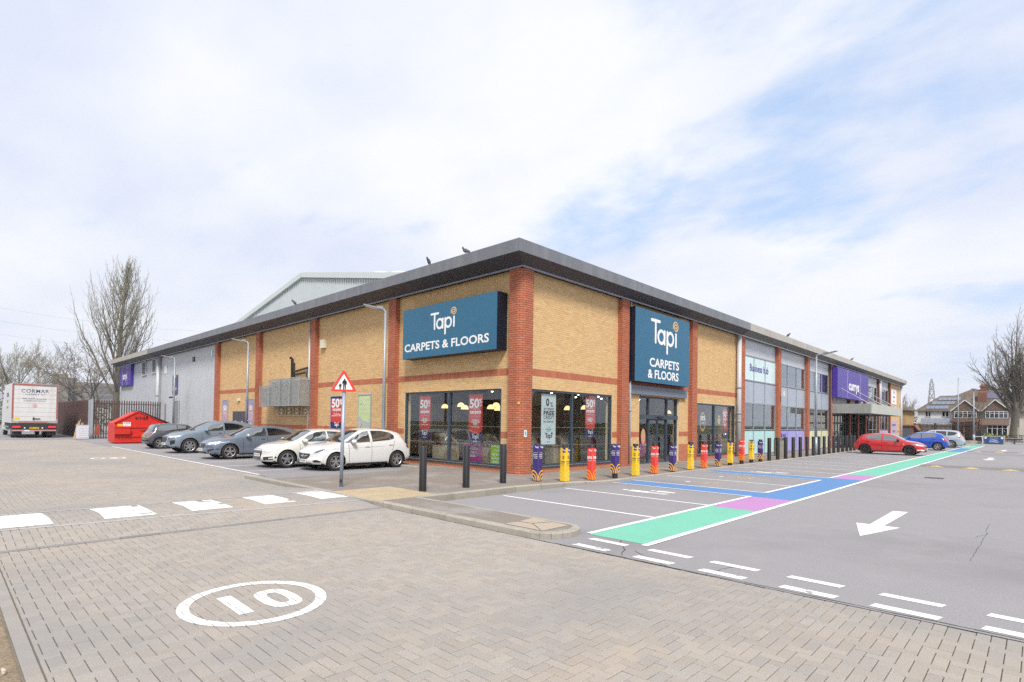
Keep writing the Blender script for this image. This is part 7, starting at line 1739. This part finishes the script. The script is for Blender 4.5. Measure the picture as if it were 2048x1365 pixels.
for i, (x, y, h_) in enumerate(((120, 19.5, 6.5), (128, 17.6, 6.2), (62, 30, 9.6), (78, 34, 9.8), (118, 22, 5.5), (150, 21, 8))):
    bare_tree((x, y, 0), ['thin bare tree left of the white house', 'second thin bare tree behind the white house wall', 'bare treetop showing above the beige roof edge', 'faint bare treetop over the far beige roof edge', 'low bare tree beside the brick garage', 'distant bare tree behind the white house'][i], 50 + i, H=h_, trunk_r=.14, spread=.6, upw=.4, nb=10, levels=3, base_ang=.9, tw=3, minr=.010, group='bare trees beyond the right wing')
# scrub and hedges
def leafy(name, cx, cy, cz, sx, sy, sz, n, size, mat, label, kind=None, cat='hedge', boxy=True, stems=False):
    b = MB()
    for i in range(n):
        if boxy:
            p = Vector((cx + U(-sx, sx), cy + U(-sy, sy), cz + U(-sz, sz)))
            f = random.choice((0, 1, 2)); p[f] = (cx, cy, cz)[f] + random.choice((-1, 1)) * (sx, sy, sz)[f] * U(.85, 1.05) if R() < .75 else p[f]
        else:
            d = Vector((random.gauss(0, 1), random.gauss(0, 1), random.gauss(0, 1))).normalized() * U(.5, 1.05); p = Vector((cx + d.x * sx, cy + d.y * sy, cz + abs(d.z) * sz * (.8 + .3 * sin(d.x * 4 + d.y * 7))))
        a = Vector((random.gauss(0, 1), random.gauss(0, 1), random.gauss(0, 1))).normalized(); c = a.cross(Vector((.3, .5, .8))).normalized(); s = size * U(.6, 1.4)
        b.poly([p + a * s, p + c * s * .6, p - a * s, p - c * s * .6])
    o = b.build(name, mat, kind=kind) if kind else b.build(name, mat); tag(o, label, cat); return o
HG = M('hedge_green', (.055, .085, .03), .8, island=.35, col2=(.09, .12, .04)); SCR = M('scrub_brown', (.17, .15, .105), .9, island=.3, col2=(.12, .13, .07)); LIME = M('shrub_lime', (.25, .36, .05), .7, island=.3)
leafy('scrub_bank', 9, 112, 2.0, 26, 5, 1.7, 5200, .22, SCR, 'band of brown winter scrub beyond the yard', 'stuff', 'scrub')
leafy('scrub_bank', 150, 26, 2.0, 8, 14, 2.2, 3500, .28, SCR, 'olive scrub between the brick wing and the white house', 'stuff', 'scrub')
leafy('clipped_hedge', 99, 1.2, .55, .6, 4.6, .5, 5200, .06, HG, 'low clipped green hedge behind the timber rail')
leafy('lime_shrub', 92.5, 4.6, .6, .6, .9, .65, 900, .09, LIME, 'lime green shrub behind the blue notice board', cat='shrub', boxy=False)
leafy('lime_shrub', 100, 7.1, 1.4, .5, .5, .8, 700, .08, LIME, 'small lime shrub by the dark corner of the fence', cat='shrub', boxy=False)
leafy('ivy_shrub', 96, 5.6, .1, .9, 1.2, .5, 900, .08, HG, 'dark low shrub left of the notice board', cat='shrub', boxy=False)
# long low brick wall, garages and buildings beyond the left yard
tw_ = empty('office_tower', (0, 0, 0), label='distant grey tower block left of the tall tree', cat='building')
TB = M('tower_tan', (.24, .22, .21), .9, nz=(.3, .1)); TB2 = M('tower_grey', (.17, .18, .23), .9)
b = MB(); b.box(23.7, 26.0, 200, 212, 0, 13.4); b.build('tower_left', TB, tw_); b = MB(); b.box(26.01, 28.4, 203, 215, 0, 12.6); b.build('tower_shaft', TB2, tw_); b = MB(); b.box(28.41, 37, 201, 212, 0, 11.4); b.build('tower_right', TB, tw_)
for k in range(7): b = MB(); b.box(28.6, 36.8, 200.94, 200.99, 1.2 + k * 1.45, 1.9 + k * 1.45); b.build('window_band', TB2, tw_)
b = MB(); b.box(-20, 60, 130, 131, 0, 3.4); tag(b.build('far_shed', M('far_shed_green', (.32, .38, .38), .7)), 'long pale flat roofed shed seen over the palisade fence', 'building')
sp = empty('lattice_mast', (27.6, 203, 12), label='thin mast on the distant tower block', cat='mast')
b = MB(); b.cyl((0, 0, 0), (0, 0, 6.5), .12, .05, 6); b.build('mast', TB2, sp)

# ------------------------------------------------------------------ pylon and wires
py = empty('electricity_pylon', (400, 45.2, 0), label='grey lattice electricity pylon on the horizon', cat='pylon'); PYM = M('pylon_steel', (.30, .31, .33), .7)
b = MB(); lv = [(0, 3.6), (9, 2.3), (17, 1.5), (23, 1.05), (27, .8), (30.5, .12)]
for (za, wa), (zc, wc_) in zip(lv, lv[1:]):
    for i in range(4):
        s1, s2 = ((-1, -1), (1, -1), (1, 1), (-1, 1))[i]; t1, t2 = ((-1, -1), (1, -1), (1, 1), (-1, 1))[(i + 1) % 4]
        b.bar((s1 * wa, s2 * wa, za), (s1 * wc_, s2 * wc_, zc), .35); b.bar((s1 * wa, s2 * wa, za), (t1 * wc_, t2 * wc_, zc), .18); b.bar((t1 * wa, t2 * wa, za), (s1 * wc_, s2 * wc_, zc), .18); b.bar((s1 * wc_, s2 * wc_, zc), (t1 * wc_, t2 * wc_, zc), .2)
b.build('lattice', PYM, py)
for z, w in ((19, 1.9), (23, 1.6), (27, 1.3)): b = MB(); b.bar((0, -w, z), (0, w, z), .3); b.bar((0, -w, z), (0, 0, z + 1.4), .2); b.bar((0, w, z), (0, 0, z + 1.4), .2); b.build('cross_arm', PYM, py)
b = MB()
for k in range(3):
    z = 22 - 3 * k
    pts = [(-60 + 20 * i, 170, z + 3 + .0016 * (i * 20 - 90) ** 2) for i in range(12)]; b.tube(pts, .016, 3)
tag(b.build('power_lines', PYM, kind='stuff'), 'faint overhead power lines in the left sky', 'power lines')

# ------------------------------------------------------------------ houses on the right
ROOFT = M('roof_tile_brown', (.125, .095, .075), .9, nz=(2.5, .25), big=(.8, (.17, .15, .11), .5, .6)); RENDW = M('render_white', (.70, .70, .69), .85, nz=(1, .04)); RENDC = M('render_cream', (.60, .56, .51), .9, nz=(6, .12)); HBR = M('house_brick', (.20, .085, .06), .9, nz=(10, .25)); UPVC = M('upvc_white', (.76, .77, .78), .4); HGL = glassmat('house_glass', (.22, .24, .26), .12, .9); HANG = M('tile_hung_brown', (.15, .10, .08), .9, nz=(12, .35)); SOLAR = M('solar_panel', (.17, .20, .27), .15, coat=1.0, nz=(2, .1)); SOLD = M('solar_panel_dark', (.10, .085, .16), .2, coat=.6)
def hwin(par, X, y0, y1, z0, z1, n, top=.3, name='window', proj=0.0):
    """window facing -X; n lights"""
    b = MB(); f = .07; b.box(X - .06 - proj, X + .02, y0, y1, z0, z0 + f); b.box(X - .06 - proj, X + .02, y0, y1, z1 - f, z1); ys_ = [y0 + (y1 - y0) * i / n for i in range(n + 1)]
    for i, y in enumerate(ys_): a = y if i == 0 else y - f / 2 if i < n else y - f; b.box(X - .055 - proj, X + .02 - proj, a, a + f, z0 + f, z1 - f)
    if top: b.box(X - .05 - proj, X + .015 - proj, y0 + f, y1 - f, z1 - top * (z1 - z0) - .025, z1 - top * (z1 - z0) + .025)
    w = b.build(name, UPVC, par)
    for i in range(n): b = MB(); b.box(X - .03 - proj, X - .02 - proj, ys_[i] + f, ys_[i + 1] - f, z0 + f, z1 - f); b.build('pane', HGL, w)
    b = MB(); b.box(X + .03 - proj * .9, X + .05 - proj * .9, y0 + f, y1 - f, z0 + f, z1 - f); b.build('curtain', M('curtain_grey', (.12, .12, .14), .9), w)
    return w
def quad_roof(par, pts, name='roof', mat=None, th=.16):
    b = MB(); n = len(pts); k = 0; b.v = [tuple(p) for p in pts] + [(p[0], p[1], p[2] - th) for p in pts]; b.face(range(n)); b.face([n + i for i in reversed(range(n))])
    for i in range(n): j = (i + 1) % n; b.face((i, n + i, n + j, j))
    return b.build(name, mat or ROOFT, par)
# left white semi (front plane X=115, side to the west)
h1 = empty('semi_detached_house', (0, 0, 0), label='white rendered house with solar panels above the brown fence', cat='house')
b = MB(); b.box(115, 124, 9.1, 14.9, 0, 4.8); b.build('wall', RENDW, h1)
quad_roof(h1, [(114.6, 15.2, 4.75), (114.6, 9.0, 4.75), (118.2, 9.0, 7.35), (118.2, 12.15, 7.35)]); quad_roof(h1, [(114.6, 15.2, 4.75), (118.2, 12.15, 7.35), (121, 12.15, 7.35), (124.4, 15.2, 4.75)])
hwin(h1, 115, 13.05, 13.85, 3.68, 4.65, 2, 0, proj=.02); hwin(h1, 115, 10.7, 11.65, 3.68, 4.65, 2, 0, proj=.02)
b = MB()
for k, (ya, yb_, za) in enumerate(((13.75, 10.75, 4.98), (13.05, 10.05, 5.75), (12.3, 9.35, 6.45))):
    x_ = 114.6 + (za - 4.75) / .722; dx_ = .52
    bb = MB(); nn = 5
    for q in range(nn): y_a = ya + (yb_ - ya) * q / nn; y_b = ya + (yb_ - ya) * (q + 1) / nn - (-.03); bb.poly([(x_ - .05, y_a, za + .08), (x_ - .05, y_b, za + .08), (x_ + dx_, y_b, za + .58), (x_ + dx_, y_a, za + .58)])
    bb.build('solar_panel', SOLAR, h1)
sol = MB()
for q in range(6): y_a = 14.35 - q * .78; sol.poly([(113.9, y_a, 2.75), (113.9, y_a - .74, 2.75), (114.6, y_a - .74, 3.45), (114.6, y_a, 3.45)])
sol.build('solar_panel', SOLAR, h1); b = MB(); b.box(114.0, 115, 9.7, 14.4, 0, 2.7); b.build('porch', RENDW, h1)
# middle pair with two tile hung gables
h2 = empty('semi_detached_house', (0, 0, 0), label='brown roofed pair of houses with two white edged gables and a big chimney', cat='house')
b = MB(); b.box(115.3, 124, .9, 9.09, 0, 4.75); b.build('wall', RENDC, h2)
quad_roof(h2, [(114.7, 9.3, 4.7), (114.7, .6, 4.7), (119.6, 3.6, 8.35), (119.6, 8.3, 8.35)]); quad_roof(h2, [(114.7, 9.3, 4.7), (119.6, 8.3, 8.35), (121, 8.3, 8.3), (124.4, 10.6, 5.6), (124.4, 14, 4.7), (118.2, 11.2, 6.9)]); quad_roof(h2, [(114.7, .6, 4.7), (124.4, .6, 4.7), (120.5, 3.6, 8.35), (119.6, 3.6, 8.35)])
b = MB(); b.box(119.2, 120.3, 6.0, 7.05, 7.6, 9.05); b.build('chimney', HBR, h2); b = MB(); b.box(119.1, 120.4, 5.92, 7.13, 8.75, 8.9); b.build('chimney_band', HBR, h2)
b = MB(); b.box(116.6, 117.7, 6.1, 7.2, 4.9, 7.7); b.build('party_stack', HBR, h2)
for q in (6.2, 6.5, 6.85): b = MB(); b.cyl((119.7, q, 9.051), (119.7, q, 9.35), .12, .10, 8); b.build('chimney_pot', M('pot_terracotta', (.35, .16, .08), .8), h2)
bb = MB(); bb.poly([(117.35, 6.15, 6.75), (117.35, 3.6, 6.75), (118.9, 3.6, 7.9), (118.9, 6.15, 7.9)]); bb.build('solar_panel', SOLD, h2)
for (ya, yb_, ym) in ((10.45, 6.85, 8.62), (6.6, 3.1, 4.98)):
    XG_ = 114.35
    b = MB(); b.prism([(ya - .35, 4.7), (yb_ + .35, 4.7), (ym, 6.25)], lambda u, v, d: (d, u, v), XG_, 115.3); b.build('gable', HANG, h2, fix=True)
    for s, yy in ((1, ya), (-1, yb_)): b = MB(); b.bar((XG_ - .1, yy, 4.62), (XG_ - .1, ym, 6.42), .12, .26, upv=(1, 0, 0)); b.build('bargeboard', UPVC, h2)
    quad_roof(h2, [(XG_ - .1, ya, 4.72), (XG_ - .1, ym, 6.5), (117.2, ym, 6.5), (115.2, ya, 4.72)], th=.08); quad_roof(h2, [(XG_ - .1, ym, 6.5), (XG_ - .1, yb_, 4.72), (115.2, yb_, 4.72), (117.2, ym, 6.5)], th=.08)
    b = MB(); b.box(XG_ + .05, 115.3, yb_ + .25, ya - .3, 3.45, 4.69); b.build('bay_wall', HANG, h2)
    hwin(h2, XG_, yb_ + .35, ya - .45, 3.5, 4.62, 5, .3)
b = MB(); b.box(114.0, 115.29, 7.0, 10.2, 0, 3.3); b.build('porch_wall', HBR, h2); quad_roof(h2, [(113.7, 10.4, 3.2), (113.7, 6.9, 3.2), (115.3, 6.9, 3.5), (115.3, 10.4, 3.5)], 'porch_roof', HBR, .3)
quad_roof(h2, [(113.6, 6.75, 2.5), (113.6, 3.3, 2.5), (114.4, 3.3, 3.45), (114.4, 6.75, 3.45)], 'tile_apron', HANG, .1)
b = MB(); b.box(113.9, 115.29, 3.45, 6.0, 0, .85); b.build('bay_base', HBR, h2); hwin(h2, 113.9, 3.5, 5.9, .85, 2.45, 4, .32, 'bay_window')
b = MB(); b.box(114.0, 115.29, 3.45, 6.0, 2.46, 2.7); b.build('bay_head', UPVC, h2)
# right house behind the tree
h3 = empty('terraced_house', (0, 0, 0), label='cream house with a white door at the right edge behind the big tree', cat='house')
b = MB(); b.box(115.3, 124, -8, .55, 0, 5.2); b.build('wall', RENDC, h3)
quad_roof(h3, [(114.8, .8, 5.1), (114.8, -8, 5.1), (119.6, -8, 8.2), (119.6, -1.4, 8.2)]); quad_roof(h3, [(114.8, .8, 5.1), (119.6, -1.4, 8.2), (124.4, .8, 5.1)])
hwin(h3, 115.3, 1.0 - .9, 1.75 - .9 - .1, 3.3, 4.6, 1, .3); hwin(h3, 115.3, -1.6, .05, .9, 2.3, 3, .3); 
b = MB(); b.box(115.2, 115.29, -8, .5, 2.45, 2.62); b.build('string_course', HBR, h3)
hd_ = MB(); hd_.box(115.2, 115.28, .1, .5, 0, 2.1); hd_ = hd_.build('door', UPVC, h3); b = MB(); b.box(115.18, 115.199, .18, .42, 1.2, 1.9); b.build('door_glass', M('curtain_grey'), hd_)
# small buildings beyond the end of the wing
g1 = empty('brick_garage', (0, 0, 0), label='low brown brick garage beyond the end of the glazed wing', cat='garage')
b = MB(); b.box(95, 99, 12.75, 14.6, 0, 2.15); b.build('wall', HBR, g1); b = MB(); b.prism([(12.2, 1.5), (12.55, 2.25), (14.7, 2.25), (14.7, 2.1), (12.7, 2.1)], lambda u, v, d: (d, u, v), 94.8, 99); b.build('roof', M('garage_roof', (.26, .12, .08), .9), g1, fix=True); b = MB(); b.box(94.9, 94.99, 13.1, 14.5, .2, 1.7); b.build('shutter', M('shutter_dark', (.08, .1, .11), .7), g1)
g2 = empty('side_house', (0, 0, 0), label='yellow brick house end with a tiled roof just past the glazed wing', cat='house')
b = MB(); b.box(100, 108, 14.4, 15.2, 0, 4.6); b.box(100, 108, 15.2, 19, 0, 4.6); b.build('wall', M('side_brick_yellow', (.42, .27, .12), .9, nz=(6, .15)), g2); quad_roof(g2, [(99.6, 13.9, 4.5), (99.6, 19.2, 4.5), (103.5, 17, 6.3)]); quad_roof(g2, [(99.6, 13.9, 4.5), (103.5, 17, 6.3), (108.5, 13.9, 4.5)])
# brown paling fences on the right
fence('paling_fence', (97.5, 12.9), (97.0, 7.3), 2.4, 0, WOODB, 'brown paling fence behind the silver people carrier', .145, .118, thick_rail=.12, rails=(.1, .5, .88), post_every=2.35, postmat=WOODB, postw=.22, pointed=False, post_h=.1)
fence('board_fence', (96.9, 7.3), (90.2, 5.95), 2.75, 0, WOODB, 'close boarded brown fence end beside the planters', .16, .15, rails=(.2, .8), pointed=False)
b = MB(); b.box(93, 97.5, 7.3, 12.2, 0, .35); b.build('raised_bed', M('bed_stone', (.30, .27, .22), .9, nz=(8, .3)), kind='structure')
cr = [(84, 9.5), (86, 7.9), (88, 7.0), (91, 6.6)]
kerb_run(cr, h=lambda p: .12, side=1, step=1.2)
# planters with the blue board, timber rail
PLW_ = M('planter_timber', (.40, .36, .29), .9, nz=(6, .2))
def planter(x, y0, y1, label):
    e = empty('planter', (x, 0, 0), label=label, cat='planter'); b = MB(); b.box(0, .8, y0, y1, 0, .9); b.build('planter_box', PLW_, e)
    for yy in (y0 - .02, y1 - .14): b = MB(); b.box(-.08, .001, yy, yy + .16, 0, 1.05); b.build('corner_post', PLW_, e)
    b = MB(); b.box(-.06, .86, y0 - .03, y1 + .03, .9, .98); b.build('capping', PLW_, e); return e
planter(87.5, 2.95, 4.9, 'grey timber planter carrying the blue notice board'); planter(88.6, .2, 1.35, 'timber planter cut by the right edge of the photo')
nb_ = empty('notice_board', (87.40, 4.78, .14), label='blue notice board lettered A Place To Please on the planter', cat='notice board')
NBM = M('notice_blue_board', (.015, .075, .24), .5, nz=(1, .08)); ww_ = 1.72
b = MB(); b.box(-.04, 0, -ww_, 0, 0, .76); b.build('board', NBM, nb_)
Fb = lambda a, c: frame_mtx((-.042, -a * ww_, c), UL, UZ)
text('A Place', .22, WH, nb_, Fb(.5, .36), bold=.01); text('To Please', .22, WH, nb_, Fb(.5, .15), bold=.01); text('\u2014 \u2014', .2, WH, nb_, Fb(.5, .62), bold=.03, fit=.7)
for a in (.07, .93): b = MB(); b.poly([(-.0415, -a * ww_ + .09, .52), (-.0415, -a * ww_ - .09, .52), (-.0415, -a * ww_ - .09, .72), (-.0415, -a * ww_ + .09, .72)]); b.build('white_tile', WH, nb_)
rl = empty('timber_rail', (90.5, 0, 0), label='low dark timber rail between the planters', cat='rail'); RLD = M('rail_dark', (.05, .04, .045), .8)
b = MB(); b.box(0, .12, .9, 3.3, .55, .68); b.build('top_rail', RLD, rl)
for y in (1.0, 2.1, 3.1): b = MB(); b.box(0, .1, y, y + .12, 0, .549); b.build('rail_post', RLD, rl)
b = MB(); b.box(-.03, .16, .9, 3.3, .681, .73); b.build('pale_cap', M('cap_pink_grey', (.45, .40, .42), .8), rl); b = MB(); b.box(.2, .25, .9, 3.3, .08, .45); b.build('white_board', M('board_white', (.55, .54, .55), .7), rl)
b = MB(); b.cyl((95, 1.95, 0), (95, 1.95, 2.1), .06, n=8); tag(b.build('timber_post', PLW_), 'pale slim post in front of the clipped hedge', 'post')
# trolley-like barrier and bin left of the board
tr_ = empty('cycle_rack', (90, 5.5, 0), label='white hooped rack left of the blue notice board', cat='rack')
for k in range(3): b = MB(); b.tube([(k * .5, -.4, 0), (k * .5, -.4, .75), (k * .5, -.3, .85), (k * .5, .3, .85), (k * .5, .4, .75), (k * .5, .4, 0)], .03, 6); b.build('hoop', UPVC, tr_)
b = MB(); b.box(91.5, 92.3, 5.3, 5.8, 0, 1.5); tag(b.build('dark_bin', M('bin_dark', (.02, .025, .03), .5)), 'dark upright bin beside the board fence', 'bin')
b = MB(); b.lathe([(.0, 0), (1.0, .0), (.9, .3), (.0, .36)], 14, (89.0, 6.1, 0)); tag(b.build('stone_bed', M('bed_stone')), 'low rough stone bed left of the notice board', 'planting bed')

# ------------------------------------------------------------------ the street behind the camera, seen in the glass
def back_house(x, y, rz, label, w=9, seedc=RENDC):
    e = empty('house', (x, y, 0), rz, label, 'house', 'houses across the road reflected in the glass')
    b = MB(); b.box(-w / 2, w / 2, 0, 8, 0, 5); b.build('wall', seedc, e)
    b = MB(); b.prism([(-w / 2 - .3, 4.9), (w / 2 + .3, 4.9), (0, 8.2)], lambda u, v, d: (u, d, v), -.3, 8.3); b.build('roof', ROOFT, e, fix=True)
    for xx in (-w * .28, w * .12):
        for zz_ in (.9, 3.3): b = MB(); b.box(xx, xx + 1.6, 8.0, 8.06, zz_, zz_ + 1.2); f_ = b.build('window', UPVC, e); b = MB(); b.box(xx + .1, xx + 1.5, 8.061, 8.07, zz_ + .1, zz_ + 1.1); b.build('pane', M('curtain_grey'), f_)
    return e
for i, (x, c) in enumerate(((24, HBR), (38, RENDC), (52, HBR), (66, RENDW), (82, HBR), (8, RENDC))):
    back_house(x, -46, 0, ['brick gabled house', 'cream gabled house', 'middle brick gabled house', 'white gabled house', 'last brick gabled house', 'first cream gabled house'][i] + ' across the road, only seen as a reflection', seedc=c)
for i, x in enumerate((16, 30, 45, 58, 74, 90)):
    bare_tree((x, -30 - (i % 2) * 5, 0), '%s bare street tree across the road, only seen as a reflection' % ORD[i], 80 + i % 3, H=12 + i % 3, trunk_r=.3, spread=.7, upw=.4, nb=9, levels=3, tw=3, minr=.02, group='street trees behind the viewpoint')
leafy('roadside_hedge', 50, -24, .9, 50, .8, .9, 5000, .22, HG, 'long roadside hedge behind the viewpoint', 'stuff')
b = MB(); b.box(-30, -29, -40, 60, 0, 5); tag(b.build('boundary_fence', WOODB), 'dark boundary fence west of the viewpoint', 'fence')

# ------------------------------------------------------------------ thin moist air
b = MB(); b.box(-120, 470, -140, 260, -1.2, 36)
hz_o = b.build('haze', kind='stuff'); hm = bpy.data.materials.new('haze_air'); hm.use_nodes = True; nt = hm.node_tree; nt.nodes.clear()
o_ = NN(nt, 'ShaderNodeOutputMaterial'); v_ = NN(nt, 'ShaderNodeVolumePrincipled'); v_.inputs['Color'].default_value = (.93, .95, 1, 1); v_.inputs['Density'].default_value = .0003; v_.inputs['Anisotropy'].default_value = .2
nt.links.new(v_.outputs[0], o_.inputs['Volume']); hz_o.data.materials.append(hm); hz_o.display_type = 'WIRE'
